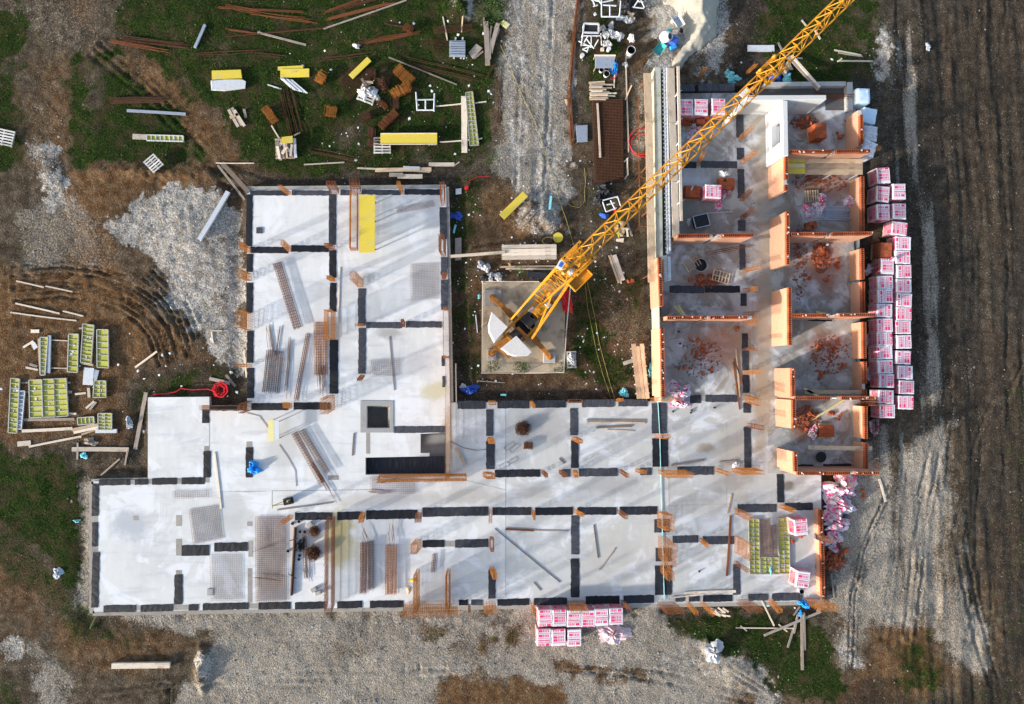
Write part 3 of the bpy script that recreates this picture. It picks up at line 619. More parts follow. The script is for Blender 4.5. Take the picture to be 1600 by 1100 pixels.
# footing edge showing round the slab
for pts in ([(147,957),(400,953),(780,947),(1030,944),(1286,940)], [(386,296),(697,293)], [(145,752),(231,750)], [(145.5,752),(146,957)], [(698,293),(705,628)]):
    for a, b in zip(pts[:-1], pts[1:]):
        mb = MB(); mb.beam(P(*a, 0.1), P(*b, 0.1), 0.30, 0.34); mb.build('footing', M['foot'], slab)
# black felt under the walls to come: one strip per piece
FELT = [(391,297,450,306),(456,297,516,306),(532,296.5,548,305.5),(565,296,626,305),(632,295,690,305),(385,304,394,385),(385,397,395,425),(385,442,395,489),(386,517,396,567),(386,575,397,622),
 (391,385.5,450,396),(455,383,514,394),(514,303.5,525,383),(514.5,391,525.5,434),(515,442,525.5,487),(515,531,528,615),(393,630,450,641),(459,629,516,640),(559.5,451,571,509),(560,512.5,571.5,584),(572,503,628,513),(634,502,690,512),
 (687,324,698,374),(689,402,699,430),(689,437,700,484),(690,556,695,572),(691,588,696,605),
 (316,640,327,661),(327.5,632.5,384,641.5),(318,705,329,746),(384,699,395,746),(155,749,203,758),(211,749,231,757.5),(238,747,276,757),(284,746,319.5,756.5),(144,756,154,806),(144,816,153,854),(144,863,154,949),
 (162,946,212,956),(220,945,270,955),(295,944,310,954),(317,943,388,952),(404,941.5,454,951.5),(461,941,508,951),(527,940,566,950),(578,939,630,949),(717,937,731,946),(736,937,754,946),(777,936,827,945.5),(834,934.5,886,944.5),(915,931.5,968,943),(974,930.5,1022,942),
 (1055,931,1070,940),(1076,931,1093,940),(1098,930,1144,939.5),(1169,928,1200,938),(1206,927,1254,938),(272.5,898,285,944),(284,852,327,868),(335,848,387,861),
 (461,801,519,812),(527,800,565,812),(572,797.5,652,810.5),(660,793,763,806),(769.5,793,830,804.5),(836,793,895,804.5),(902,793,963,804),(968,792,1027,804),(1152,788,1213,800),(1225.5,786,1270,797),(660,844,694,855),(711,843,763,855),(763,890,774.5,935),
 (892,805.5,905,866),(891.5,873,905.5,933),(1022,811,1046,832),(1024,856,1049,877),(1023,884,1050,929),(1051,837,1091,848),(1098,838,1147,850),(1145,882,1157,929),(1273.5,800,1278.5,925),
 (715,626,759,639),(777,625.5,827,638),(833,625,884,637),(909,624,960,636),(966,624,1012,635),(759.5,640,771,681),(759.5,689,773,733),(890.5,638,903,680),(892,688,904,731),(1018,630,1042,677),(1019,685,1044,729),
 (773,734,844,745),(878,733,891,745),(904.5,732,965,744),(1000,731,1018,742),(1058,729,1115,742),(1213.5,741,1225,785),
 (1150,178,1162,215),(1151,231,1163,250),(1152.5,264,1163.5,310),(1067,252,1088,263),(1095,251,1151.5,263),(1153,344,1165,361),(1155,382,1165,422),(1157,458.5,1167,478),(1046,446,1100,458),(1101,446,1156,457.5),(1159,521,1169,545),(1159,548,1170,579),(1160,586,1171,614),(1161,629,1173,645),(1162,667,1174,731),(1078,617,1095,630),(1102,617,1153,628),
 (1240,370,1260,373.5),(1262,498,1300,502),(1334,375,1338,440),(1336,510,1339,580),(1245,726,1270,731),(1286,725,1330,730),(616,666,695,676)]
for (x0, y0, x1, y1) in FELT:
    a, c = P(x0, y0, SLAB), P(x1, y1, SLAB); lx, ly = abs(c.x-a.x), abs(c.y-a.y); L, w = max(lx, ly), min(lx, ly)
    n = max(3, int(L/0.16)); vs = []; e0 = [random.gauss(0, 0.012) for _ in range(n+1)]; e1 = [random.gauss(0, 0.012) for _ in range(n+1)]
    for i in range(n+1):
        s = -L/2+L*i/n
        for t, e in ((-w/2+e0[i], 0.006), (-w/2+e0[i]+0.02, 0.02+random.uniform(0,0.014)), (0, 0.022+random.uniform(0,0.016)), (w/2+e1[i]-0.02, 0.02+random.uniform(0,0.014)), (w/2+e1[i], 0.006)): vs.append((s, t, e))
    fs = [(5*i+j, 5*i+5+j, 5*i+6+j, 5*i+1+j) for i in range(n) for j in range(4)]
    mb = MB(); mb.add(vs, fs); o = mb.build('felt_strip', M['felt'], slab, origin=(0,0,0))
    new = (x1 < 400 or (y0 > 790 and x1 < 700) or (y0 > 790 and x1 < 1000 and random.random() < .45) or (x0 < 530 and y0 > 380)); o.color = (random.uniform(0,.12) if new else random.uniform(.25,1.0),0,0,1)
    mid = (a+c)/2; o.location = Vector((mid.x, mid.y, SLAB))-slab.location; o.rotation_euler.z = (0 if lx > ly else math.pi/2)+random.gauss(0, 0.006)
for (x0,y0,x1,y1) in ((790,640,790,932),(425,767,425,795),(425,767,600,765),(1045,745,1045,800),(1045,790,1135,788),(1135,660,1135,790),(706,745,790,765.5),(327,660,327,700),(1175,470,1175,620)):
    mb = MB(); mb.beam(P(x0,y0,SLAB+.002), P(x1,y1,SLAB+.002), .035, .006); mb.build('cast_joint', M['cement'], slab)
# bare grey footprints where columns will stand
for r in ((203,750,211,757),(231,748,238,756),(276,747,284,756),(319,746,327,754),(275,805,284,822),(275,842,284,868),(275,891,284,898),(212,946,220,954),(270,945,295,953),(388,943,404,951),(388,845,395,870),(387,888,394,942),(694,845,711,854),(513,743,529,750),(208,806,216,813),(316,633,326,640),(319,697,327,705),(385,690,394,698),(143,806,153,815),(143,855,153,862),(572,676,578,709),(386,815,394,822)):
    flat('rough_footprint', rect(*r), SLAB+0.002, SLAB+0.006, M['foot'], slab)
# ================================================================ starter bars standing out of the slab
def cage(px0, py0, px1, py1, h=2.3, nb=3, parent=slab, z=SLAB, lean=0.05, mat='rust_bright', step=0.1):
    a, c = P(px0, py0, z), P(px1, py1, z); lx, ly = abs(c.x-a.x), abs(c.y-a.y); cx, cy = (a.x+c.x)/2, (a.y+c.y)/2
    mb = MB(); tx, ty = random.gauss(0, lean), random.gauss(0, lean)
    nx = max(2, int(round(lx/step))+1); ny = max(2, int(round(ly/step))+1); pts = []
    for i in range(nx):
        for j in range(ny):
            if i in (0, nx-1) or j in (0, ny-1): pts.append((-lx/2+lx*i/(nx-1), -ly/2+ly*j/(ny-1)))
    for x, y in pts:
        hh = h*random.uniform(0.82, 1.03); mb.tube((cx+x, cy+y, z-0.02), (cx+x+tx*hh+random.gauss(0,.03), cy+y+ty*hh+random.gauss(0,.03), z+hh), 0.0085, 4)
    k = 0.12
    while k < h*0.92:
        q = [(cx+sx*lx/2+tx*k, cy+sy*ly/2+ty*k, z+k+random.gauss(0,.01)) for sx, sy in ((-1,-1),(1,-1),(1,1),(-1,1))]
        for i in range(4): mb.tube(q[i], q[(i+1) % 4], 0.0085 if max(lx, ly) > .5 else 0.011, 4)
        k += 0.125*random.uniform(.7,1.4)
    return mb.build('starter_bars', M[mat], parent)
COLS = [(450,300,455,305),(517,298,530,304),(549,298,564,304),(627,299,631,304),(690,298,696,322),(386,388,393,395),(386,428,394,439),(387,491,395,516),(387,569,394,573),(386,626,394,640),(451,386,455,394),(517,385,524,390),(517,435,524,440),
 (514,488,524,530),(512,617,524,639),(451,630,457,638),(565,506,570,510),(560,437,568,449),(564,585,570,588),(629,504,633,511),(690,376,697,401),(690,431,697,436),(763,626,774,631),(828,626,832,631),(887,624,908,628),(962,624,967,628),(1016,622,1048,626),
 (761,683,769,688),(893,682,900,687),(1022,679,1036,684),(846,734,850,739),(873,734,877,739),(895,734,901,741),(967,733,971,738),(992,732,997,737),(1028,734,1068,739),(1116,731,1121,736),(1143,731,1178,736),(754,737,767,744),
 (453,804,459,809),(514,806,523,944),(564,800,571,807),(650,800,659,806),(650,842,659,856),(765,793,769,806),(765,838,770,856),(765,884,771,892),(831,796,834,803),(896,796,901,801),(964,796,969,801),(1026,799,1040,822),(1028,838,1042,870),(1031,880,1042,892),
 (631,944,714,948),(652,888,656,946),(699,888,704,946),(732,943,735,946),(755,939,773,944),(829,940,833,944),(887,938,912,942),(969,937,973,942),(1026,940,1052,945),(1071,939,1076,944),(1093,938,1097,943),(1150,936,1170,942),(1199,935,1206,941),(1256,934,1284,941),
 (1147,794,1152,802),(1146,836,1151,862),(1147,876,1151,881),(1271,833,1277,839),(1216,788,1224,793),
 (1088,255,1092,260),(1154,214,1159,219),(1155,252,1161,257),(1155,310,1160,315),(1156,339,1161,344),(1159,421,1164,426),(1160,451,1165,457),(1160,488,1168,508),(1161,543,1166,547),(1162,579,1167,585),(1163,618,1170,628),(1166,661,1171,667),
 (693,486,702,560),(696,562,703,742),(594,741,728,747),(1338,628,1364,634),(1092,840,1096,845),(327,634,384,640),(1055,640,1057,642)]
for c in COLS[:-1]:
    big = max(c[2]-c[0], c[3]-c[1])
    cage(*c, h=(1.9 if big > 50 else 2.25), lean=0.03 if big > 30 else 0.06, step=0.12 if big > 50 else 0.18, mat='rust_bright' if random.random() < 0.65 else 'rust')
# ================================================================ clay block walls
BL, BW, BH = 0.375, 0.23, 0.215
def brick_mesh(L=BL, W=BW, Hh=BH, cells=True):
    mb = MB(); mb.box((0,0,Hh/2), (L, W, Hh), 0, 0)
    if cells:                                   # sunk cells in the top bed
        mb.f.pop(1); mb.m.pop(1)
        hx, hy = L/2, W/2; nx = 3
        xs = [-hx]+sum([[-hx+L*(i+0.18)/nx, -hx+L*(i+0.82)/nx] for i in range(nx)], [])+[hx]; ys = [-hy, -hy+W*.2, hy-W*.2, hy]
        for i in range(len(xs)-1):
            for j in range(3):
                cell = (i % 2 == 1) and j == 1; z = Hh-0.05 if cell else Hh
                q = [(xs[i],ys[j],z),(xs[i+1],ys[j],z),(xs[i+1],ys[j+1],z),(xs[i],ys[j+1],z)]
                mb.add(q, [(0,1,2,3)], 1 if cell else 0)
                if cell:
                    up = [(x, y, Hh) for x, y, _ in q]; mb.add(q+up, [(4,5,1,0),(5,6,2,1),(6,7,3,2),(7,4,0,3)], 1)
    me = bpy.data.meshes.new('brick'); me.from_pydata(mb.v, [], mb.f); me.materials.append(M['brick']); me.materials.append(M['brick_dark']); me.polygons.foreach_set('material_index', mb.m); me.update(); return me
ME_BRICK = brick_mesh(); ME_HALF = brick_mesh(0.19, BW, BH, False)
def piece(name, me, parent, loc, rz=0, rx=0, ry=0):
    o = bpy.data.objects.new(name, me); COL.objects.link(o); o.parent = parent; o.location = loc; o.rotation_euler = (rx, ry, rz); return o
def brick_wall(ax, ay, bx, by, h, label, z0=SLAB, stepend=0, group='clay block walls', mortar=True, gap=None):
    a, b = P(ax, ay, z0+h), P(bx, by, z0+h); a.z = b.z = 0
    d = b-a; L = d.length; rz = math.atan2(d.y, d.x); n = max(1, int(round(L/(BL+0.012)))); pitch = L/n
    root = empty('brick_wall', Vector(((a.x+b.x)/2, (a.y+b.y)/2, z0)), label, 'wall', group, rz)
    nc = int(round(h/(BH+0.012))); ch = h/nc
    g0, g1 = ((gap*L-L/2-0.13, gap*L-L/2+0.13) if gap else (9e9, 9e9)); mb = MB()
    for u0, u1 in (((-L/2+.015, g0), (g1, L/2-.015)) if gap else ((-L/2+.015, L/2-.015),)): mb.box(((u0+u1)/2,0,(h-ch)/2-0.004), (u1-u0, BW-0.03, h-ch-0.012), mi=1)
    for c in range(nc-1):
        off = pitch/2 if c % 2 else 0; x = -L/2
        while x < L/2-0.02:
            x2 = min(L/2, x+(pitch if not (x == -L/2 and off) else off))
            if x2-x > 0.05 and not (x2 > g0 and x < g1 and (x2+x)/2 > g0-.1 and (x2+x)/2 < g1+.1): mb.box(((x+x2)/2, random.gauss(0,.002), c*ch+(ch-0.012)/2), (x2-x-0.01, BW, ch-0.012))
            x = x2
    lo = mb.build('lower_courses', [M['brick_body'], M['mortar']], root, origin=(0,0,0)); lo['kind'] = 'stuff'
    for i in range(n):
        if random.random() < 0.03 or g0-.08 < -L/2+pitch*(i+.5) < g1+.08: continue
        o = piece('brick', ME_BRICK, root, (-L/2+pitch*(i+.5), random.gauss(0,.004), (nc-1)*ch), random.gauss(0,.012)); o.scale = (pitch*0.975/BL, 1, 1)
    if gap:
        mb = MB(); gx = (g0+g1)/2
        for sx in (-.09,.09):
            for sy in (-.08,.08): mb.tube((gx+sx,sy,0),(gx+sx+random.gauss(0,.03),sy+random.gauss(0,.03),h+random.uniform(.2,.6)),.011,4)
        for q in range(12): z = .1+q*h/12; mb.beam((gx-.1,-.09,z),(gx+.1,-.09,z),.014,.014); mb.beam((gx-.1,.09,z),(gx+.1,.09,z),.014,.014)
        mb.build('column_bars', M['rust_dark'], root, origin=(0,0,0))
    if mortar:
        mb = MB()
        for i in range(n):
            if random.random() < 0.35:
                x = -L/2+pitch*(i+random.random()); mb.box((x, random.uniform(-.06,.06), h+0.008), (random.uniform(.05,.16), random.uniform(.04,.1), 0.03), random.random()*3, jit=0.015)
        if mb.v: mb.build('mortar_dab', M['mortar'], root, origin=(0,0,0))['kind'] = 'stuff'
    return root
HW = 2.45
brick_wall(1236,237,1360,235.5,HW,'clay block cross wall with planks lying against it, uppermost in the right wing',gap=0.52)
brick_wall(1237,366,1363,364.5,HW,'clay block cross wall second down in the right wing, above the dark brick heap',gap=0.48)
brick_wall(1238,493,1368,491.5,HW,'clay block cross wall third down in the right wing',gap=0.5)
brick_wall(1243,622.5,1369,622,HW,'clay block cross wall above the room with the small stack of bricks',gap=0.5)
brick_wall(1246,739.5,1374,739,HW,'clay block end wall beside the heap of pink wrapping')
brick_wall(1060,368.5,1177,367,HW,'clay block cross wall left of the corridor, above the ladder-like pallet',gap=0.5)
brick_wall(1043,496.5,1177,495.5,HW,'clay block cross wall left of the corridor, above the room with scattered orange bricks',gap=0.45)
brick_wall(1229.5,245,1229.5,297,HW,'short clay block wall joining the white rendered wall along the corridor')
brick_wall(1231.5,330,1231.5,413,HW,'clay block corridor wall crossed by a white streak, second from the top')
brick_wall(1234.5,449,1235,539,HW,'clay block corridor wall in the middle of the row')
brick_wall(1239.5,575,1240,620,HW,'clay block corridor wall left of the plank-crossed room')
brick_wall(1241,625,1241.5,670,HW,'clay block corridor wall left of the small brick stack')
brick_wall(1243.5,706,1244,737,HW,'shortest clay block corridor wall at the lower end of the row')
brick_wall(1031,402,1034,478,2.2,'narrow clay block wall behind the upright form panels at the courtyard')
brick_wall(1035,512,1036.5,620,2.2,'clay block courtyard wall with white mortar dabs along its top')
for k, (x, y0, y1, hh, lab) in enumerate(((1348,275,362,1.35,'low clay block outer wall behind the grey steel rods'),(1348,388,436,1.35,'low clay block outer wall beside the bare brown brick pallet'),(1349,440,489,1.35,'low clay block outer wall with a white chip, right of the dark brick heap'),
    (1351,503,560,1.35,'low clay block outer wall right of the broken brick room'),(1352,565,617,1.35,'low clay block outer wall at the end of the upper loose plank'),(1353,635,686,1.35,'low clay block outer wall right of the small brick stack'),(1354,692,733,1.35,'low clay block outer wall at the end of the lower loose plank'))):
    brick_wall(x, y0, x+0.4, y1, hh, lab, group='low outer walls', mortar=False)
brick_wall(1346.5,170,1347,226,1.8,'clay block outer wall beside the pale blue wrapped bales')
brick_wall(1283.5,797,1284.5,838,.75,'low clay block wall beside the end of the pink wrapping heap'); brick_wall(1285.5,846,1287,934,.75,'low clay block wall between the wrapped pallets and a heap of broken bricks')
# ---------------------------------------------------------------- rendered walls at the top of the right wing
def wall_box(name, ax, ay, bx, by, z0, z1, th, mat, label, cat='wall', openings=(), group=None):
    a, b = P(ax, ay, z1), P(bx, by, z1); d = b-a; L = d.length; rz = math.atan2(d.y, d.x)
    root = empty(name, Vector(((a.x+b.x)/2, (a.y+b.y)/2, z0)), label, cat, group, rz); h = z1-z0
    mb = MB(); xs = -L/2
    for (o0, o1, s, t) in openings:
        x0, x1 = -L/2+o0*L, -L/2+o1*L
        if x0 > xs: mb.box(((xs+x0)/2,0,h/2), (x0-xs, th, h))
        if s > 0: mb.box(((x0+x1)/2,0,s/2), (x1-x0, th-0.006, s))
        if t < h: mb.box(((x0+x1)/2,0,(t+h)/2), (x1-x0, th-0.006, h-t))
        xs = x1
    mb.box(((xs+L/2)/2,0,h/2), (L/2-xs, th, h)); mb.build('wall_body', M[mat], root, origin=(0,0,0), bevel=0.012); return root
wall_box('rendered_wall', 1168,152.5,1291,152,SLAB,2.85,0.30,'plaster','white rendered wall along the top of the right wing with a small opening',openings=((0.62,0.70,1.3,1.9),))
w = wall_box('rendered_wall', 1226.5,157,1228,243,SLAB,2.85,0.32,'plaster','white rendered wall with a window opening facing the corridor',openings=((0.30,0.72,0.9,2.1),))
mb = MB(); Lw = (P(1226.5,157,2.85)-P(1228,243,2.85)).length; mb.box((0.02*Lw,0.2,0.86), (0.46*Lw,0.36,0.07)); mb.build('window_sill', M['plaster'], w, origin=(0,0,0), bevel=0.008)
wall_box('rendered_wall', 1150,176,1168,153,SLAB,2.6,0.26,'plaster','short slanting white rendered wall under the crane jib')
wall_box('retaining_wall', 1196,131.5,1322,130.5,-0.2,0.75,0.3,'cement','low grey concrete wall along the top edge with two boards leaning on it')
wall_box('retaining_wall', 1328.5,128,1329.5,172,-0.2,0.85,0.34,'cement','low grey concrete wall turning the corner by the pale blue bales')
wall_box('retaining_wall', 1062,137.5,1086,137,-0.2,0.55,0.46,'felt','low felt-covered concrete wall nearest the long timber pole'); wall_box('retaining_wall', 1092,137,1148,136,-0.2,0.55,0.46,'felt','low felt-covered concrete wall beside the cyan foam scraps')
flat('gravel_bed', [(1172,137),(1334,135),(1336,150),(1334,172),(1290,172),(1290,158),(1172,158)], SLAB-0.05, SLAB+0.04, M['dark_gravel'], slab)
# scaffold planks on the uppermost cross wall
def plank(x0, y0, x1, y1, wpx, mat='pale_wood', label=None, group=None, z=None, th=0.045, cat='plank', z1=None, name='plank', bow=0.012):
    za = (base(x0, y0, .2) if z is None else z); zb = (base(x1, y1, .2) if z is None else (z1 if z1 is not None else z)); 
    if z is None:
        m = P((x0+x1)/2, (y0+y1)/2); zm = base((x0+x1)/2, (y0+y1)/2, .2); za = max(za, 2*zm-zb-0.0) if zm > (za+zb)/2 else za; za += 0.012; zb += 0.012
        if abs(za-zb) > 0.35: za = zb = max(za, zb)
    a, b = P(x0, y0, za+th), P(x1, y1, zb+th); d = b-a; L = d.length; w = wpx/PXM
    n = 4; vs = []; fs = []
    cr = random.gauss(0, bow)
    for i in range(n+1):
        s = -L/2+L*i/n; o = cr*(1-(2*i/n-1)**2)*L/3
        for y, zz in ((-w/2,-th),(w/2,-th),(w/2,0),(-w/2,0)): vs.append((s, y+o+random.gauss(0,.002), zz))
    for i in range(n):
        for j in range(4): fs.append((4*i+j, 4*i+(j+1)%4, 4*i+4+(j+1)%4, 4*i+4+j))
    fs = [f[::-1] for f in fs]+[(0,1,2,3),(4*n+3,4*n+2,4*n+1,4*n)]
    mb = MB(); mb.add(vs, fs); o = mb.build(name, M[mat], origin=(0,0,0))
    c = (a+b)/2; o.location = c; o.rotation_euler = (0, -math.asin(max(-1,min(1,d.z/L))), math.atan2(d.y, d.x))
    return tag(o, label, cat, group)
plank(1231,251,1258,251,6,'yellow','yellow board end, rear one, against the uppermost cross wall',z=1.55); plank(1231,258.5,1258,258.5,7,'pale_yellow','pale yellow board end, middle one, below the uppermost cross wall',z=1.55); plank(1231,267,1258,267,9,'yellow','yellow board end, front one, below the uppermost cross wall',z=1.55)
for k, (y, wd, wh) in enumerate(((252,7.5,'rear'),(260,7.5,'middle'),(268.5,8.5,'front'))):
    plank(1258.5,y,1348,y,wd,'pine',f'{wh} of three long rust-stained scaffold planks below the uppermost cross wall','scaffold planks on the cross wall',z=1.55)
mb = MB()
for x in (1262,1300,1342):
    mb.beam(P(x,249,1.52), P(x,272,1.52), 0.06, 0.06)
    for y in (249,272): mb.beam(P(x,y,1.5), Vector((P(x,y,1.5).x, P(x,y,1.5).y, SLAB)), 0.05, 0.05)
tag(mb.build('scaffold_trestle', M['frame_steel']), 'steel trestles carrying the rust-stained scaffold planks', 'trestle')
# ================================================================ formwork run on the courtyard side of the right wing
for k, (x0, y0, x1, y1, lab) in enumerate(((1011.5,114,1014,190,'uppermost length of the pale scaffold walkway beside the mossy concrete wall'),(1014,190.5,1017,352,'middle length of the pale scaffold walkway beside the mossy concrete wall'),(1017.2,352.5,1018.5,441,'lowest length of the pale scaffold walkway, with a dark rust stain'))):
    plank(x0, y0, x1, y1, 11.5, 'pine', lab, 'scaffold walkway boards', z=1.5, th=0.06, cat='scaffold board', bow=0)
def long_box(name, x0, y0, x1, y1, wpx, z0, z1, mat, label, cat, bevel=0.01):
    mb = MB(); a, b = P(x0,y0,z1), P(x1,y1,z1); a.z = b.z = (z0+z1)/2; mb.beam(a, b, wpx/PXM, z1-z0); o = mb.build(name, M[mat], bevel=bevel); return tag(o, label, cat)
long_box('concrete_wall', 1027.5,105,1031,402,10,-0.1,1.45,'moss','green-stained concrete wall between walkway and steel forms','wall')
fw = empty('form_panel_run', P(1037,240,0), 'run of grey ribbed steel wall forms along the green-stained concrete wall', 'formwork')
mb = MB(); mb.beam(P(1037.5,107,1.2), P(1043,400,1.2), 0.22, 1.0); mb.build('form_face', M['blue_steel'], fw)
for i in range(46):
    t = i/45; x = 1037.5+5.5*t; y = 107+293*t; mb = MB(); mb.beam(P(x-3.2,y,1.73), P(x+3.2,y,1.73), 0.05, 0.07); mb.build('form_rib', M['steel'], fw)
mb = MB(); mb.beam(P(1041.5,105,1.8), P(1047,392,1.8), 0.06, 0.09); mb.build('form_rail', M['white_steel'], fw)
plank(1048.5,106,1051,191,10.5,'pale_wood','upper length of the greyish board walk along the steel forms','board walk by the forms',z=1.85,th=0.06,bow=0); plank(1051.2,191.5,1054,283,10.5,'pale_wood','middle length of the greyish board walk along the steel forms','board walk by the forms',z=1.85,th=0.06,bow=0); plank(1054.2,283.5,1056.5,371,10.5,'pale_wood','lower length of the greyish board walk along the steel forms','board walk by the forms',z=1.85,th=0.06,bow=0)
mb = MB()
for y in (120,180,250,320,365):
    t = (y-105)/267; x = 1048.5+8*t
    for dx in (-4,4): q = P(x+dx,y,1.84); mb.beam(q, (q.x, q.y, SLAB), 0.06, 0.06)
    mb.beam(P(x-6,y,1.81), P(x+6,y,1.81), 0.06, 0.06)
tag(mb.build('walkway_support', M['frame_steel']), 'steel brackets holding up the greyish board walk', 'bracket')
mb = MB()
for y in (125,190,260,330,430):
    t = (y-114)/327; x = 1011.5+7*t
    for dx in (-4,4): q = P(x+dx,y,1.49); mb.beam(q, (q.x, q.y, -0.3), 0.06, 0.06)
    mb.beam(P(x-7,y,1.46), P(x+6,y,1.46), 0.06, 0.06)
tag(mb.build('walkway_support', M['rust']), 'rusty brackets holding up the pale scaffold walkway', 'bracket')
gr = empty('guard_rail', P(1061,225,0), 'long pale timber guard rail on steel pins beside the greyish board walk', 'railing')
mb = MB(); mb.beam(P(1059.5,104,2.7), P(1064.5,345,2.7), 0.16, 0.12); mb.build('rail', M['pale_wood'], gr)
for y in (144,188,222,281,315):
    x = 1059.5+5*(y-104)/241; mb = MB(); mb.tube(P(x-4,y+2,2.64), P(x+5,y-3,2.64), 0.025, 5); q = P(x,y,2.62); mb.tube(q, (q.x, q.y, 1.9), 0.03, 5); mb.build('rail_pin', M['white_steel'], gr)
for k, (x0,y0,x1,y1,lab) in enumerate(((1037.5,400,1039,440,'pale ribbed form board standing at the lower end of the steel forms'),(1043.5,402,1044.5,438,'white ribbed form board standing at the lower end of the steel forms'))):
    o = empty('form_board', P(x0,y0,0.3), lab, 'formwork'); mb = MB(); mb.beam(P(x0,y0,1.9), P(x1,y1,1.9), 0.2, 0.5); mb.build('board_face', M['pale_wood' if k == 0 else 'white_steel'], o)
    for i in range(12): t = i/11; mb = MB(); mb.beam(P(x0+(x1-x0)*t-2.8, y0+(y1-y0)*t, 2.17), P(x0+(x1-x0)*t+2.8, y0+(y1-y0)*t, 2.17), 0.04, 0.04); mb.build('board_rib', M['white_steel'], o)
    mb = MB(); mb.beam(Vector((P(x0,y0+4,1.6).x, P(x0,y0+4,1.6).y, 1.7)), Vector((P(x0,y0+4,1.6).x, P(x0,y0+4,1.6).y, 0.2)), .08, .08); mb.build('prop', M['steel'], o)
long_box('edge_form', 1025,440,1031,628,3,-0.1,1.0,'white_steel','long white form board edging the courtyard wall','formwork'); long_box('edge_form', 1028.5,440,1034,628,2.2,0.3,1.9,'pale_wood','long thin pinkish form board on the courtyard wall','formwork')
# ================================================================ pallets of clay blocks in printed white film
PW, PD, PH = 0.90, 1.05, 1.02
def mesh_of(mb, name, mats, smooth=False):
    me = bpy.data.meshes.new(name); me.from_pydata([tuple(v) for v in mb.v], [], mb.f)
    for m in mats: me.materials.append(M[m])
    me.polygons.foreach_set('material_index', mb.m); 
    if smooth: me.shade_smooth()
    me.update(); return me
def pallet_base_mesh():
    mb = MB()
    for y in (-0.44,0,0.44): mb.box((0,y,0.06), (0.88,0.09,0.075))
    for x in np.linspace(-0.40,0.40,6): mb.box((x,0,0.115), (0.10,1.02,0.022)); 
    for x in (-0.4,0,0.4): mb.box((x,0,0.012), (0.10,1.02,0.02))
    return mesh_of(mb, 'pallet_base', ['pine'])
def wrap_mesh(seed):
    r = random.Random(seed); n = 6; mb = MB(); z0, z1 = 0.13, 0.13+PH
    ring = []
    for (zz, ins) in ((z0,0.0),(z0+PH*.33,-0.012),(z0+PH*.66,0.010),(z1-0.05,0.0),(z1,0.035)):
        lp = []
        for (ax,ay),(bx,by) in zip(((-1,-1),(1,-1),(1,1),(-1,1)), ((1,-1),(1,1),(-1,1),(-1,-1))):
            for k in range(n):
                t = k/n; x = ax+(bx-ax)*t; y = ay+(by-ay)*t; j = r.gauss(0,.008)
                lp.append((x*(PW/2-ins)+j*abs(x), y*(PD/2-ins)+j*abs(y), zz+(r.gauss(0,.004) if zz < z1 else 0)))
        ring.append(lp)
    k = len(ring[0]); vs = [v for l in ring for v in l]; vs.append((0,0,z1)); fs = []; mi = []
    for i in range(len(ring)-1):
        for j in range(k): fs.append((i*k+j, i*k+(j+1)%k, (i+1)*k+(j+1)%k, (i+1)*k+j)); mi.append(1 if i < 3 else 0)
    for j in range(k): fs.append(((len(ring)-1)*k+j, (len(ring)-1)*k+(j+1)%k, len(vs)-1)); mi.append(0)
    mb.add(vs, fs); mb.m = mi; return mesh_of(mb, 'film_wrap', ['wrap','film'])
def print_mesh(seed):
    r = random.Random(seed); mb = MB(); zt = 0.13+PH+0.004
    def q(x0, y0, x1, y1): mb.add([(x0,y0,zt),(x1,y0,zt),(x1,y1,zt),(x0,y1,zt)], [(0,1,2,3)])
    def text(y, h):
        x = -0.37
        while x < 0.36:
            w = r.uniform(.02,.05); q(x, y-h/2*r.uniform(.6,1), x+w, y+h/2*r.uniform(.6,1)); x += w+r.uniform(.008,.018)
    def bars(y, h, left):
        sx = -0.22 if left else 0.22; q(sx-0.12, y-h/2, sx+0.12, y+h/2)
        for k in range(4): bx = (-0.06+k*0.105) if left else (-0.36+k*0.105); q(bx, y-h/2, bx+0.058, y+h/2)
    y = -0.47+[0.0,0.09,0.16][seed % 3]; k = seed
    seq = ['b','t','T','t','b','t','B'] if seed % 2 else ['t','b','B','t','T','b','t']
    for s in seq:
        if y > 0.44: break
        if s == 't': text(y, 0.05); y += 0.11
        elif s == 'T': text(y, 0.09); y += 0.14
        else:
            bars(y+0.04, 0.15, (k % 2 == 0) if s == 'b' else (k % 2 == 1)); y += 0.185; k += 1 if s == 'b' else 0
    # the same print running down the sides
    top = list(mb.v); tf = list(mb.f)
    for (nx, ny) in ((-1,0),(0,-1),(0,1),(1,0)):
        vs = []
        for x, yy, _ in top:
            u = x*(1.0 if ny else 1.1); v = 0.13+PH/2+yy*0.82
            vs.append((nx*(PW/2+0.022)+(u if ny else 0), ny*(PD/2+0.022)+(u if nx else 0), v))
        mb.add(vs, tf)
    return mesh_of(mb, 'printed_band', ['pink'])
ME_PB = pallet_base_mesh(); ME_WR = [wrap_mesh(s) for s in range(4)]; ME_PR = [print_mesh(s) for s in range(6)]
def wrapped_pallet(px, py, rz, label, group, zb=None, k=0, ztop=1.15):
    z = base(px, py, .4) if zb is None else zb; p = P(px, py, z+ztop)
    r = empty('brick_pallet', (p.x, p.y, z), label, 'brick pallet', group, rz+random.gauss(0,.025))
    piece('pallet_base', ME_PB, r, (0,0,0)); w = piece('film_wrap', ME_WR[k % 4], r, (0,0,0)); piece('printed_band', ME_PR[(k*5+2) % 6], w, (0,0,0))['kind'] = 'stuff'; return r
HP = math.pi/2; k = 0
GRP = 'wrapped brick pallets along the dirt track'
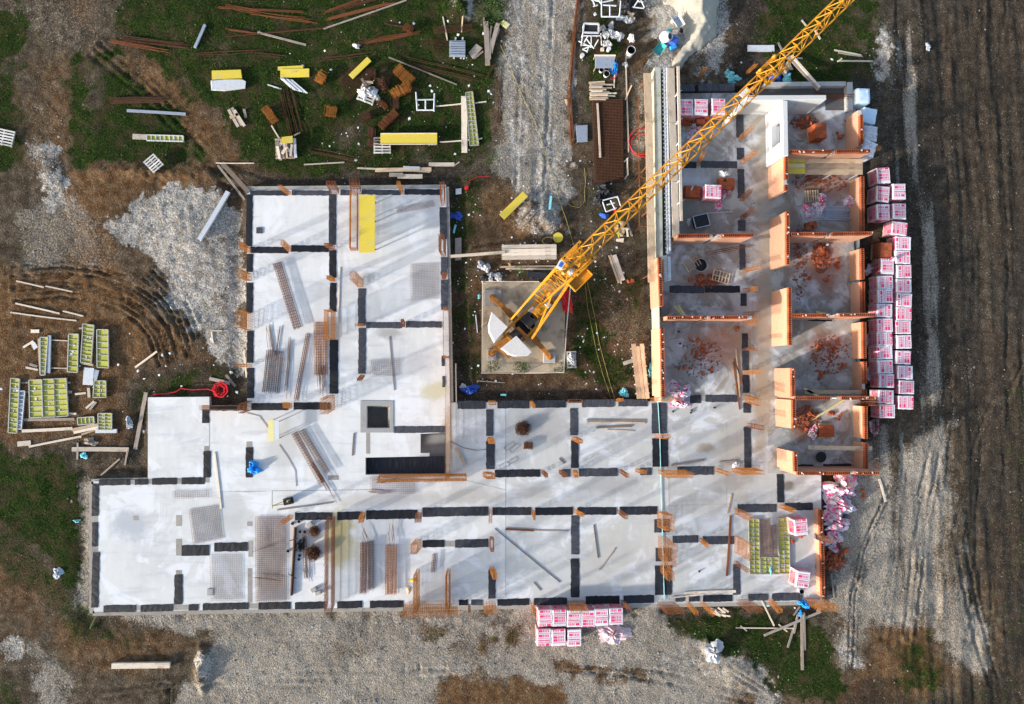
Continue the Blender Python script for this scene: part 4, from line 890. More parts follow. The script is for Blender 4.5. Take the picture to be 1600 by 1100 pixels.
upper = [(1381,274,0.05,'pink-printed white brick pallet, topmost of the row along the dirt track'),(1380,303,-.03,'pink-printed brick pallet directly below the topmost one by the dirt track'),(1380.5,331,0,'pink-printed brick pallet, third down, in the left file by the dirt track'),
 (1405.5,299,0.02,'pink-printed brick pallet, topmost of the right file by the dirt track'),(1406,330,0,'pink-printed brick pallet, second down in the right file by the dirt track')]
for x, y, rz, lab in upper: wrapped_pallet(x, y, rz, lab, GRP, k=k); k += 1
wrapped_pallet(1406,357,HP-.12,'skewed pink-printed brick pallet above the bare brown one, leaning towards the building',GRP,k=k); k += 1
ordn = ['second','third','fourth','fifth','sixth','seventh','eighth','ninth','tenth','eleventh','twelfth','thirteenth']
for i, (x, y) in enumerate([(1412,380),(1411,401.5),(1413,424),(1413,446.5),(1413.5,468.5),(1413,490),(1412,511),(1413,534),(1412,558.5),(1415,582),(1417,605),(1416,629)]):
    wrapped_pallet(x, y, HP, f'crosswise pink-printed brick pallet in the right file, {ordn[i]} down counting the skewed one' if i < 11 else 'last crosswise pink-printed brick pallet at the lower end of the right file', GRP, k=k); k += 1
wrapped_pallet(1387,416,0,'pink-printed brick pallet just below the bare brown one',GRP,k=k); k += 1
for i, (x, y) in enumerate([(1384,441),(1384,462.5),(1383,485),(1383.5,508),(1383,529.5),(1383,550.5),(1384,573),(1386,595),(1385,620),(1387,642.5)]):
    wrapped_pallet(x, y, HP, f'crosswise pink-printed brick pallet in the left file, {ordn[i]} below the bare brown one' if i < 9 else 'last pink-printed brick pallet at the lower end of the left file', GRP, k=k); k += 1
G2 = 'wrapped brick pallets on the gravel apron'
for i, (x, y) in enumerate([(852,966),(874.5,966),(897,967),(919,967),(940,965),(963,963.5)]):
    wrapped_pallet(x, y, 0, ['leftmost','second from left','third from left','fourth from left','fifth from left','rightmost'][i]+' pink-printed brick pallet in the back row on the gravel apron', G2, k=k); k += 1
for i, (x, y) in enumerate([(850,996.5),(873,996.5),(897.5,997)]):
    wrapped_pallet(x, y, 0, ['left','middle','right, torn open'][i]+' pink-printed brick pallet in the front row on the gravel apron', G2, k=k); k += 1
G3 = 'brick pallets inside the building'
for i, (x, y, rz, lab) in enumerate([(1073,167,0,'pink-printed brick pallet in the top room, nearest the timber guard rail'),(1096,167,0,'pink-printed brick pallet in the top room, middle of three'),(1123,166,0,'pink-printed brick pallet in the top room, half hidden by the crane jib'),
   (1115,299,HP,'pink-printed brick pallet between bare bricks in the room with the black trolley'),(1252,824,0.05,'opened pink-printed brick pallet right of the yellow form panels, upper one'),(1255,906,-.15,'opened pink-printed brick pallet right of the yellow form panels, lower one by the white bucket')]):
    wrapped_pallet(x, y, rz, lab, G3, k=k, zb=SLAB); k += 1
ME_LB = brick_mesh(0.25, 0.245, 0.235, False)
def bare_pallet(px, py, rz, nx, ny, nz, label, zb=None, half=0, mb_=True):
    z = base(px, py, .4) if zb is None else zb; p = P(px, py, z+0.12+nz*0.24)
    r = empty('bare_brick_pallet', (p.x, p.y, z), label, 'brick pallet', 'unwrapped brick pallets', rz)
    if mb_: piece('pallet_base', ME_PB, r, (0,0,0))
    for c in range(nz):
        for i in range(nx):
            for j in range(ny):
                if c == nz-1 and random.random() < half: continue
                if 0 < c < nz-1 and 0 < i < nx-1 and 0 < j < ny-1: continue
                piece('brick', ME_LB, r, ((i-(nx-1)/2)*0.254+random.gauss(0,.004), (j-(ny-1)/2)*0.25+random.gauss(0,.004), 0.128+c*0.238), random.gauss(0,.01))
    return r
bare_pallet(1385,391,-.05,3,4,4,'bare brown brick pallet amid the wrapped ones, film hanging off one corner'); bare_pallet(1283,204,0.05,3,4,4,'stack of orange bricks standing alone in the top right room',SLAB)
bare_pallet(1083,299,-.03,4,3,2,'low brown brick stack with a white strip on top',SLAB,0.1); bare_pallet(1136,287,0,4,3,2,'brown brick stack partly under pink film beside the wrapped pallet',SLAB,0.2)
bare_pallet(1292,674,0,4,3,1,'small neat stack of orange bricks in the room crossed by planks',SLAB); bare_pallet(1073,187,0,3,2,2,'broken-open brown brick stack below the guard-rail pallet in the top room',SLAB,0.5); bare_pallet(1099,186,0,3,2,3,'broken-open brown brick stack below the middle pallet in the top room',SLAB,0.4)
bare_pallet(1268,352,0.2,3,2,1,'few dark bricks on the floor against the second cross wall',SLAB,0.4,False)
# pale blue bales of insulation
def bale(px, py, rz, label, mat='blue_wrap', rolls=False):
    z = 0.0; p = P(px, py, 1.25); r = empty('insulation_bale', (p.x, p.y, gz(p.x, p.y, .3)), label, 'bale', 'wrapped bales at the top corner', rz)
    mb = MB(); n = 8; vs = []; 
    for i in range(n+1):
        for j in range(n+1):
            u, v = -1+2*i/n, -1+2*j/n; e = max(abs(u), abs(v)); vs.append((u*0.47+random.gauss(0,.006), v*0.50+random.gauss(0,.006), 1.22-0.10*max(0,e-.74)**1.2*4+random.gauss(0,.016)))
    fs = [(i*(n+1)+j, (i+1)*(n+1)+j, (i+1)*(n+1)+j+1, i*(n+1)+j+1) for i in range(n) for j in range(n)]; mb.add(vs, fs)
    b = [i*(n+1) for i in range(n+1)]+[n*(n+1)+j for j in range(1,n+1)]+[i*(n+1)+n for i in range(n-1,-1,-1)]+[j for j in range(n-1,0,-1)]
    m = len(b); top = [vs[i] for i in b]; bot = [(x*0.98, y*0.98, 0.0) for x, y, _ in top]; mb.add(top+bot, [(i, m+i, m+(i+1)%m, (i+1)%m) for i in range(m)])
    mb.build('bale_film', M[mat], r, origin=(0,0,0), smooth=True)
    if rolls:
        for i in (-.3,0,.3):
            for j in (-.22,.22): mb = MB(); mb.lathe((i,j,1.19), [(0.125,0),(0.135,.03),(0.11,.03),(0.10,0.0)], 14); mb.build('roll_end', M['blue_steel'], r, origin=(0,0,0))
bale(1350,149,0,'pale blue film-wrapped bale with a rusty bar across it, topmost of four'); bale(1361,179,-.2,'pale blue film-wrapped bale beside the clay block outer wall, second of four'); bale(1362.5,207,-.1,'whitish wrapped bale showing six round roll ends','wrap',True); bale(1359.5,231,-.35,'whitish striped wrapped bale at the end of the uppermost cross wall','wrap',True)
# ================================================================ the tower crane
ZJ = 16.0
JA, JB = P(884,424,ZJ), P(1310,8.5,ZJ); jd = (JB-JA).normalized(); jn = Vector((-jd.y, jd.x, 0)); JA = JA-jd*0.3
crane = empty('tower_crane', P(818,512,0), 'yellow self-erecting tower crane with white ballast blocks standing in the courtyard', 'crane')
def strut(par, name, a, b, w, mat='crane'): mb = MB(); mb.beam(a, b, w, w); return mb.build(name, M[mat], par)
jib = None; NP = 44; pl = 0.74; LJ = NP*pl; hw = 0.31; jh = 0.62
jb = MB(); E = JA+jd*LJ
for s in (-1,1): jb.beam(JA+jn*hw*s, E+jn*hw*s, 0.066, 0.066)
jb.beam(JA+Vector((0,0,jh))+jd*0.3, E+Vector((0,0,jh*0.75)), 0.075, 0.075)
jib = jb.build('jib', M['crane'], crane)
for i in range(NP):
    a = JA+jd*(i*pl); m = a+jd*(pl/2); b = a+jd*pl; up = Vector((0,0,jh))
    for s in (-1,1): strut(jib, 'brace', a+jn*hw*s, m+up, 0.034); strut(jib, 'brace', m+up, b+jn*hw*s, 0.034)
    s = 1 if i % 2 else -1; strut(jib, 'brace', a+jn*hw*s, b-jn*hw*s, 0.03)
    if i % 2 == 0: strut(jib, 'brace', a+jn*hw, a-jn*hw, 0.038)
mb = MB(); mb.tube(JA+Vector((0,0,.25)), E+Vector((0,0,.2)), 0.02, 5); mb.build('hoist_rope', M['black'], jib)
mb = MB(); c = P(1164,146,ZJ+.3); mb.box(c, (0.42,0.30,0.05), math.atan2(jd.y,jd.x)); c = P(1170,141,ZJ+.3); mb.build('sign_plate', M['white'], jib)
# trolley and hook
tc = P(1205,110,ZJ-.15); tr = MB()
for s in (-1,1):
    tr.beam(tc-jd*.55+jn*.36*s, tc+jd*.55+jn*.36*s, 0.10, 0.16)
    for e in (-.45,.45): tr.lathe(tc+jd*e+jn*.36*s+Vector((0,0,.16)), [(0,-.05),(.1,-.05),(.1,.05),(0,.05)], 10, R=Matrix.Rotation(HP,3,jd))
for e in (-.5,0,.5): tr.beam(tc+jd*e-jn*.4, tc+jd*e+jn*.4, 0.09, 0.09)
tr.lathe(tc+Vector((0,0,-.2)), [(0,-.06),(.16,-.06),(.16,.06),(0,.06)], 12); tr.build('trolley', M['crane'], crane)
hk = MB(); hb = tc+Vector((0,0,-1.6))
for s in (-.12,.12): hk.tube(tc+jd*s, hb+jd*s, 0.012, 4, 1)
hk.box(hb-Vector((0,0,.15)), (0.34,0.16,0.34), math.atan2(jd.y,jd.x)); hk.path([hb+Vector((0,0,-.3)),hb+Vector((0,0,-.45)),hb+jd*.1+Vector((0,0,-.55)),hb+jd*.18+Vector((0,0,-.45))], 0.035, 6, 1); hk.build('hook_block', [M['crane_rust'], M['black']], crane)
# mast
mf = P(841,466,0); mtop = Vector((mf.x, mf.y, ZJ)); mw = 0.42
corner = lambda s, t, z: Vector((mf.x, mf.y, z))+jd*(mw*s)+jn*(mw*t)
mbm = MB()
for s, t in ((-1,-1),(1,-1),(1,1),(-1,1)): mbm.beam(corner(s,t,1.0), corner(s,t,ZJ+.1), 0.085, 0.085)
mast = mbm.build('mast', M['crane'], crane); faces = [((-1,-1),(1,-1)),((1,-1),(1,1)),((1,1),(-1,1)),((-1,1),(-1,-1))]
for i in range(17):
    z0, z1 = 1.2+i*0.87, 1.2+(i+1)*0.87
    for q, (a, b) in enumerate(faces):
        u, v = (a, b) if (i+q) % 2 else (b, a); strut(mast, 'brace', corner(*u,z0), corner(*v,z1), 0.038)
        if i % 2 == 0: strut(mast, 'brace', corner(*a,z0), corner(*b,z0), 0.036)
mb = MB(); mb.beam(corner(-1.3,-1.1,ZJ), corner(1.4,-1.1,ZJ), .12, .2); mb.beam(corner(-1.3,1.1,ZJ), corner(1.4,1.1,ZJ), .12, .2); mb.box(mtop+Vector((0,0,.2)), (.34,.5,.2), math.atan2(jd.y,jd.x)); mb.beam(mtop, mtop-jd*1.2+Vector((0,0,1.3)), .12, .12); mb.build('mast_head', M['crane'], crane)
pz = P(906,437,ZJ-.6); pm = MB(); R = math.atan2(jd.y,jd.x)
pm.box(pz, (1.05,.46,.05), R)
for s in (-1,1): pm.beam(pz-jd*.52+jn*.23*s+Vector((0,0,.1)), pz+jd*.52+jn*.23*s+Vector((0,0,.1)), .035, .2); pm.beam(pz+jd*.52*s+jn*.23+Vector((0,0,.1)), pz+jd*.52*s-jn*.23+Vector((0,0,.1)), .035, .2)
pm.beam(pz+jn*.2, pz+jn*.85, .08, .08); pm.build('work_platform', M['crane'], crane)
mb = MB(); c = P(892,424,ZJ-.2); mb.lathe(c, [(0,-.18),(.17,-.18),(.17,.18),(0,.18)], 12, R=Matrix.Rotation(HP,3,jd)); mb.build('winch_motor', M['steel'], crane)
mb = MB(); c = P(876,414,ZJ+.5); mb.box(c, (0.34,.26,.18), R+.3); mb.build('lamp_box', M['white'], crane); mb = MB(); mb.box(c+Vector((0,0,.095)), (0.2,.14,.03), R+.3); mb.build('blue_badge', M['deep_blue'], crane)
# slewing deck
dz = 1.15; D0, D1 = P(797,531,dz), P(862,467,dz); dk = MB()
for s in (-1,1): dk.beam(D0+jn*.62*s, D1+jn*.55*s, 0.16, 0.26)
for t in (0,.2,.38,.62,.8,1): p = D0+(D1-D0)*t; dk.beam(p-jn*.6, p+jn*.6, 0.12, 0.2)
dk.build('slewing_deck', M['crane'], crane)
mb = MB(); c = P(820,508,.7); mb.lathe(Vector((c.x,c.y,.55)), [(0,.35),(.62,.35),(.66,.2),(.66,0)], 24); mb.build('turntable', M['black'], crane)
for (px, py, w, d, h, mt, nm) in ((826,500,.75,.8,.5,'black','winch_drum'),(806,524,.6,.7,.45,'black','gear_box'),(846,482,.6,.62,.7,'crane','motor_housing'),(834,492,.5,.35,.5,'black','cable_reel'),(815,520,.3,.9,.35,'crane_rust','cross_member'),(856,476,.3,.4,.8,'steel','control_cabinet'),(851,470,.5,.3,.3,'black','battery_box'),(860,458,.25,.25,1.4,'crane','mast_foot'),(830,484,.42,.2,.35,'white','fuse_box')):
    p = P(px,py,dz+h); mb = MB(); mb.box((p.x,p.y,dz+h/2+.1), (w,d,h), R); mb.build(nm, M[mt], crane, bevel=0.03)
dr = MB()
for k in range(9): p = P(840,488,1.9)+jd*(.055*(k-4)); dr.lathe(Vector((p.x,p.y,1.75)), [(0.27,-.02),(.3,0),(.27,.02)], 14, R=Matrix.Rotation(HP,3,jn))
dr.build('rope_coils', M['crane'], crane)
for s, (px, py) in ((1,(796,502)),(-1,(829,532))):
    a = P(px,py,1.4); mb = MB(); mb.beam(a, mtop-jd*.5+jn*.42*s+Vector((0,0,-1.0)), .11, .11); mb.build('back_stay', M['crane'], crane)
    mb = MB(); mb.beam(P(px,py,1.4)+jd*.4, corner(-1,s,7.0), .08, .08); mb.build('erecting_strut', M['crane'], crane)
for nm, poly in (('ballast_block',[(768.6,487),(794,511),(773,535),(764,517),(763.5,506)]),('ballast_block',[(807,524.4),(831.6,550),(826,555.6),(806,556.5),(796,553.6),(783,544)])):
    for z0, z1 in ((.75,1.25),(1.27,1.77),(1.79,2.3)):
        flat(nm, [(x, y) for x, y in poly] , z0, z1, M['ballast'], crane, bevel=0.03) if z1 == 2.3 else MB().prism([P(x,y,2.3) for x, y in poly], z0, z1).build(nm, M['ballast'], crane)
mb = MB(); p0, p1 = P(776,536,1.2), P(800,556,1.2); mb.beam(p0+Vector((0,0,-.55)), p1+Vector((0,0,-.55)), .5, .14); mb.beam(D0-jd*.9, D0+jd*.3, .9, .18); mb.build('ballast_frame', M['crane_rust'], crane)
cc = P(818,511,.55)
for px, py in ((770,465),(768,552),(859,557),(872,466)):
    f = P(px,py,.5); lg = MB(); d = (f-cc).normalized(); n = Vector((-d.y,d.x,0))
    lg.beam(cc, f, .30, .30); lg.beam(cc+Vector((0,0,.16)), cc+(f-cc)*.55+Vector((0,0,.16)), .42, .08)
    for t in (.55,.7,.85): lg.box(cc+(f-cc)*t+Vector((0,0,.17)), (.10,.26,.05), math.atan2(d.y,d.x))
    leg = lg.build('outrigger', M['crane_rust'], crane)
    ft = MB(); ft.lathe(Vector((f.x,f.y,.28)), [(0,.5),(.07,.5),(.07,.14),(.2,.1),(.24,.0)], 14); ft.build('screw_foot', M['crane_rust'], leg)
# pads under the outriggers, crane base, rope fence
flat('crane_base', [(754,441),(884,440),(881,581),(753,582)], -0.3, 0.10, M['pad'], bevel=0.02); tag(bpy.data.objects['crane_base'], 'sandy concrete base under the tower crane', 'concrete base')
for (r, lab) in (((756,452,784,479),'large dark concrete footing block under the crane outrigger nearest the timber stack'),((761,545,776,563),'small pale concrete footing block under the outrigger beside the white ballast'),((849,550,868,567),'small concrete footing block under the outrigger farthest from the timber'),((862,456,882,476),'concrete footing block half hidden under the crane mast')):
    o = flat('footing_block', rect(*r), 0.104, 0.27, M['foot' if r[0] == 756 else 'cement'], bevel=0.03); tag(o, lab, 'footing block')
fence = empty('rope_fence', P(820,584,0), 'thin pale timber rail fence around the crane base', 'fence')
fp = [(754,440),(753.5,510),(753,583),(818,583),(881,582),(885,515),(892,440)]
for a, b in zip(fp[:-1], fp[1:]): mb = MB(); mb.beam(P(*a,.55), P(*b,.55), .06, .05); mb.build('rail', M['pale_wood'], fence)
for a in fp: p = P(*a,.5); mb = MB(); mb.beam((p.x,p.y,-.1), (p.x,p.y,.6), .06, .06); mb.build('post', M['pale_wood'], fence)
mb = MB(); mb.beam(P(752,440,.5), P(842,440,.5), .05, .05); mb.build('rail', M['pale_wood'], fence)
# ================================================================ makers for things lying about the yard
def lerp(a, b, t): return a+(b-a)*t
def form_panel(c4, rows, cols, label, group='yellow framed form panels', z=None, th=0.12, mats=('frame_steel','lime')):
    cx = sum(p[0] for p in c4)/4; cy = sum(p[1] for p in c4)/4; z = base(cx, cy, .5)+0.02 if z is None else z
    Wd = [P(x, y, z+th) for x, y in c4]; root = empty('wall_shutter', Vector((sum(p.x for p in Wd)/4, sum(p.y for p in Wd)/4, z)), label, 'form panel', group)
    tl, tr, br, bl = Wd; pt = lambda u, v: (tl*(1-u)+tr*u)*(1-v)+(bl*(1-u)+br*u)*v
    mb = MB(); 
    for a, b in ((tl,tr),(tr,br),(br,bl),(bl,tl)): mb.beam(a-Vector((0,0,th/2)), b-Vector((0,0,th/2)), .05, th)
    mb.build('frame', M[mats[0]], root)
    for i in range(rows):
        for j in range(cols):
            q = [pt((j+.06)/cols,(i+.05)/rows), pt((j+.94)/cols,(i+.05)/rows), pt((j+.94)/cols,(i+.95)/rows), pt((j+.06)/cols,(i+.95)/rows)]
            m = MB(); zz = random.uniform(.055,.075); m.add([v-Vector((0,0,zz)) for v in q]+[v-Vector((0,0,zz+.02)) for v in q], [(3,2,1,0),(0,1,5,4),(1,2,6,5),(2,3,7,6),(3,0,4,7)]); m.build('ply_field', M[mats[1]], root)
    for i in range(1, rows): m = MB(); m.beam(pt(0.01,i/rows)-Vector((0,0,th/2)), pt(.99,i/rows)-Vector((0,0,th/2)), .035, th*.8); m.build('rib', M[mats[0]], root)
    for j in range(1, cols): m = MB(); m.beam(pt(j/cols,0.01)-Vector((0,0,th/2)), pt(j/cols,.99)-Vector((0,0,th/2)), .03, th*.7); m.build('rib', M[mats[0]], root)
    mb = MB()
    for _ in range(max(2, rows//2)):
        u, v = random.uniform(.15,.85), random.uniform(.08,.92); p = pt(u, v)-Vector((0,0,.05)); mb.box(p, (random.uniform(.05,.16),random.uniform(.04,.1),.02), random.random()*3, jit=.01)
    mb.build('cement_splash', M['white'], root)['kind'] = 'stuff'; return root
def sheet_stack(c4, n, label, mat, z=None, th=0.03, name='ply_sheet', cat='board', group=None, spread=2.0):
    for k in range(n):
        dx, dy = (random.uniform(-spread,spread), random.uniform(-spread,spread)) if k < n-1 else (0,0)
        cx = sum(p[0] for p in c4)/4; cy = sum(p[1] for p in c4)/4; zz = (base(cx,cy,.5)+.02 if z is None else z)+k*(th+.004)
        o = flat(name, [(x+dx,y+dy) for x, y in c4], zz, zz+th, M[mat], bevel=0.005)
        tag(o, label if k == n-1 else label.replace('top ', 'sheet under the top ') if 'top ' in label else label, cat, group)
def diag(x0, y0, x1, y1, w):
    dx, dy = x1-x0, y1-y0; L = math.hypot(dx,dy); nx, ny = -dy/L*w/2, dx/L*w/2; return [(x0+nx,y0+ny),(x1+nx,y1+ny),(x1-nx,y1-ny),(x0-nx,y0-ny)]
def bars(x0, y0, x1, y1, n, spread, label, mat='rust', r=0.013, z=None, layers=2, group='bundles of reinforcing bars', name='rebar_bundle', splay=0.3):
    z = max(base(x0,y0,.2), base(x1,y1,.2), base((x0+x1)/2,(y0+y1)/2,.3))+.03 if z is None else z
    a, b = P(x0,y0,z), P(x1,y1,z); d = (b-a).normalized(); nn = Vector((-d.y,d.x,0)); s = spread/PXM/2; mb = MB()
    for k in range(n):
        o0 = random.uniform(-s,s); o1 = o0+random.gauss(0,splay)*s*.7; zz = random.uniform(0,.03*layers); e0, e1 = random.gauss(0,.15), random.gauss(0,.25)
        p, q = a+nn*o0+d*e0+Vector((0,0,zz)), b+nn*o1+d*e1+Vector((0,0,zz+random.gauss(0,.01))); m = (p+q)/2+nn*random.gauss(0,.04)
        mb.tube(p, m, r, 4); mb.tube(m, q, r, 4)
    return tag(mb.build(name, M[mat]), label, 'rebar', group)
def mesh_sheet(c4, nu, nv, label, mat='wire', z=None, r=0.006, name='wire_mesh', layers=1):
    cx = sum(p[0] for p in c4)/4; cy = sum(p[1] for p in c4)/4; z = base(cx,cy,.6)+.03 if z is None else z; mb = MB()
    for l in range(layers):
        zz = z+l*.03; tl, tr, br, bl = [P(x+random.gauss(0,.8*bool(l)),y+random.gauss(0,.8*bool(l)),zz) for x, y in c4]
        bend = lambda u, v: Vector((0,0,.015*math.sin(u*9+l)*math.sin(v*7)+.015))
        pt = lambda u, v: (tl*(1-u)+tr*u)*(1-v)+(bl*(1-u)+br*u)*v+bend(u,v)
        for i in range(nu+1):
            for k in range(4): mb.tube(pt(i/nu,k/4), pt(i/nu,(k+1)/4), r, 3)
        for j in range(nv+1):
            for k in range(4): mb.tube(pt(k/4,j/nv)+Vector((0,0,r*1.6)), pt((k+1)/4,j/nv)+Vector((0,0,r*1.6)), r, 3)
    return tag(mb.build(name, M[mat]), label, 'wire mesh', 'sheets of reinforcing mesh')
def lying_cage(x0, y0, x1, y1, wpx, nl, label, h=.22, step=.17, mat='rust', z=SLAB, over=0.0):
    a, b = P(x0,y0,z+h), P(x1,y1,z+h); a.z = b.z = z+.03; d = b-a; L = d.length; d.normalize(); n = Vector((-d.y,d.x,0)); w = wpx/PXM/2; mb = MB()
    for k in range(nl):
        o = -w+2*w*k/max(1,nl-1)
        for zz in (0, h):
            e0 = random.uniform(0,over); e1 = random.uniform(0,.08); mb.tube(a+n*o-d*e0+Vector((0,0,zz)), b+n*o+d*e1+Vector((0,0,zz+random.gauss(0,.01))), .012, 4)
    s = .05
    while s < L:
        q = [a+d*s+n*u+Vector((0,0,v)) for u, v in ((-w,0),(w,0),(w,h),(-w,h))]
        for i in range(4): mb.tube(q[i], q[(i+1)%4], .008, 3)
        s += step*random.uniform(.9,1.1)
    return tag(mb.build('rebar_cage', M[mat]), label, 'rebar cage', 'tied rebar cages lying on the slab')
def stirrups(cx, cy, lpx, wpx, ang, label, mat='rust', h=.35, z=None):
    z = base(cx,cy,.4)+.02 if z is None else z; c = P(cx,cy,z+h); c.z = z; a = -math.radians(ang); d = Vector((math.cos(a),math.sin(a),0)); n = Vector((-d.y,d.x,0)); L = lpx/PXM; w = wpx/PXM/2; mb = MB(); k = int(L/.028)
    for i in range(k):
        o = c+d*(-L/2+L*i/k)+n*random.gauss(0,.035); t = random.gauss(0,.14); hh = h*random.uniform(.9,1.08)
        q = [o+n*u+d*(v*t)+Vector((0,0,v)) for u, v in ((-w,0.02),(w,0.02),(w,hh),(-w,hh))]
        for j in range(4): mb.tube(q[j], q[(j+1)%4], .0105, 4)
    return tag(mb.build('stirrup_bundle', M[mat]), label, 'rebar', 'bundles of bent stirrups')
def tangle(cx, cy, rpx, h, n, label, mat='rust_dark', z=None):
    z = base(cx,cy,.3)+.02 if z is None else z; c = P(cx,cy,z); R = rpx/PXM; mb = MB()
    for _ in range(n):
        a, q = random.random()*6.28, R*random.random()**.7*.75; o = Vector((c.x+q*math.cos(a), c.y+q*math.sin(a), z+.02+h*(1-(q/R)**2)*random.random())); u = Vector((random.gauss(0,1),random.gauss(0,1),random.gauss(0,.5))).normalized(); v = u.orthogonal().normalized(); s = random.uniform(.12,.22)
        k = [o+u*s*math.cos(t)+v*s*math.sin(t)*.8 for t in np.linspace(0,6.28,7)]
        for p, r in zip(k[:-1], k[1:]): mb.tube((p.x,p.y,max(p.z,z+.01)), (r.x,r.y,max(r.z,z+.01)), .011, 3)
    return tag(mb.build('stirrup_tangle', M[mat]), label, 'rebar', 'bundles of bent stirrups')
def crumple(name, cx, cy, rx, ry, h, mat, label, cat, group=None, z=None, seed=None, n=24, flatk=1.0):
    r = random.Random(seed if seed is not None else int(cx*7+cy)); z = base(cx,cy,.3)+.01 if z is None else z; c = P(cx,cy,z); rx, ry = rx/PXM, ry/PXM
    ph = [r.uniform(0,6.28) for _ in range(6)]; vs = [(c.x,c.y,z+h)]; rings = 9; n = max(n, 34)
    for i in range(1, rings+1):
        for k in range(n):
            t = 2*math.pi*k/n; f = 1+.22*math.sin(2*t+ph[0])+.16*math.sin(3*t+ph[1])+.12*math.sin(5*t+ph[2])+r.gauss(0,.11); q = i/rings
            vs.append((c.x+math.cos(t)*rx*q*f, c.y+math.sin(t)*ry*q*f, z+(max(0.01, h*(1-q**1.6)*(1+flatk*(.38*math.sin(4*t+6*q+ph[3])+.30*math.sin(7*t-9*q+ph[4])))+r.uniform(-.3,.5)*h*.3*flatk*(1-q*.4)) if i < rings else 0.0)))
    fs = [(0,1+k,1+(k+1)%n) for k in range(n)]+[(1+(i-1)*n+k, 1+i*n+k, 1+i*n+(k+1)%n, 1+(i-1)*n+(k+1)%n) for i in range(1,rings) for k in range(n)]
    mb = MB(); mb.add(vs, fs); return tag(mb.build(name, M[mat]), label, cat, group)
def tub(name, cx, cy, r, h, mat, label, cat='bucket', group=None, lidded=False, z=None, tilt=None):
    z = base(cx,cy,.2)+.01 if z is None else z; p = P(cx,cy,z+h); root = empty(name, (p.x,p.y,z), label, cat, group)
    mb = MB(); prof = [(0,0),(r*.82,0),(r*.98,h),(r*1.06,h),(r*1.06,h*.94),(r*.98,h*.93)]
    if lidded: prof = [(0,0),(r*.82,0),(r*.98,h),(r*1.05,h),(r*1.0,h+.02),(0,h+.02)]
    mb.lathe((0,0,0), prof, 18); mb.build('tub_body', M[mat], root, origin=(0,0,0), smooth=False)
    if not lidded: mb = MB(); mb.lathe((0,0,0), [(r*.97,h*.98),(r*.86,h*.35),(0,h*.35)], 18); mb.build('tub_inside', M['black'], root, origin=(0,0,0))
    mb = MB(); mb.path([(r*1.02*math.cos(t),r*1.02*math.sin(t),h*.9-.08*math.sin(t*1)) for t in np.linspace(0,math.pi,9)], .008, 4); mb.build('handle', M['steel'], root, origin=(0,0,0)); return root
def loose_bricks(spots, label, group, mat=None, n=None):
    for (cx, cy, sx, sy, cnt) in spots:
        for _ in range(cnt):
            x, y = random.gauss(cx,sx), random.gauss(cy,sy); z = SLAB if on_slab(x,y) else base(x,y,.2)
            p = P(x,y,z+.1); o = bpy.data.objects.new('loose_brick', random.choice((ME_LB,ME_HALF,ME_LB))); COL.objects.link(o); s = random.uniform(.55,1.0)
            o.location = (p.x,p.y,z+.02); o.rotation_euler = (random.choice((0,0,.25,-.3)),random.choice((0,0,.3)),random.random()*6.28); o.scale = (s*random.uniform(.6,1),s,s*random.uniform(.5,.9)); tag(o, label, 'brick', group)
def crumbs(name, cx, cy, rx, ry, n, label, size=.07, mat='brick_dust', z=None, h=.12):
    mb = MB(); z0 = (SLAB if on_slab(cx,cy) else base(cx,cy,.3)) if z is None else z
    for _ in range(n):
        a, q = random.random()*6.28, random.random()**.7; p = P(cx+rx*q*math.cos(a), cy+ry*q*math.sin(a), z0); s = size*random.uniform(.4,1.3)
        zz = z0+h*(1-q)*random.random(); mb.box((p.x,p.y,zz+s*.2), (s*1.4,s,s*.7), random.random()*6, jit=s*.25)
    return tag(mb.build(name, M[mat]), label, 'debris', kind='stuff')
def pinkfilm():
    t = NT('pink_printed_film'); p = t.pos(); v = t.noise(p, 3.2, 3, .5, 1.2); f = t.noise(p, 14, 2)
    c = t.mix(t.ramp(v, .53, .58), t.mix(f, (.48,.46,.49), (.70,.66,.70)), (.74,.08,.24)); t.bump(f, .6, .03); return t.fin(c, .35, 0, .5)
M['pinkfilm'] = pinkfilm()
# ================================================================ left yard: form panels
GL = 'yellow framed form panels'
form_panel([(62.5,527),(74.5,527),(70,586),(62.5,586)],9,1,'narrow yellow form panel with a bare board on its left edge'); form_panel([(107,522),(122,522),(120.5,582),(105,581)],7,1,'pale yellow form panel joined to the dark frame by two bars'); form_panel([(129.5,506),(146.5,508),(142,568),(125.5,566)],10,1,'slightly tilted yellow form panel, tallest of the upper four')
form_panel([(151,515),(168.5,515),(169,575),(151.5,574)],6,1,'bright yellow form panel, rightmost of the upper four'); form_panel([(16.5,591),(30,592),(26,677),(12.5,676)],11,1,'long narrow yellow form panel at the far left of the yard'); form_panel([(30,611),(38.5,611),(33,671),(27,670)],9,1,'slim grey form frame beside the long far left panel',mats=('steel','blue_steel'))
form_panel([(45,594),(64.8,593),(66.5,652),(46,653)],7,1,'left of three yellow form panels lying edge to edge'); form_panel([(65.2,593),(84,592),(86,651.5),(67,652)],7,1,'middle of three yellow form panels lying edge to edge'); form_panel([(84.4,592),(103,591),(106,650),(86.4,651.5)],7,1,'right of three yellow form panels lying edge to edge')
form_panel([(147,595),(165,595),(165,621),(145,621)],4,2,'small square yellow form panel below the grey sheets'); form_panel([(153,646),(174,646),(174,672),(153,672)],5,2,'small square yellow form panel beside the pile of pale boards'); form_panel([(120.5,653),(146,651),(147,662),(121.5,664)],1,4,'small pale green form panel above the pile of boards')
plank(61,529,64,584,4,'pine','bare pine board along the narrow yellow form panel'); plank(77,524,75.5,583,5,'blue_steel','blue-grey steel channel beside the narrow yellow form panel',cat='steel channel',th=.1,name='steel_channel')
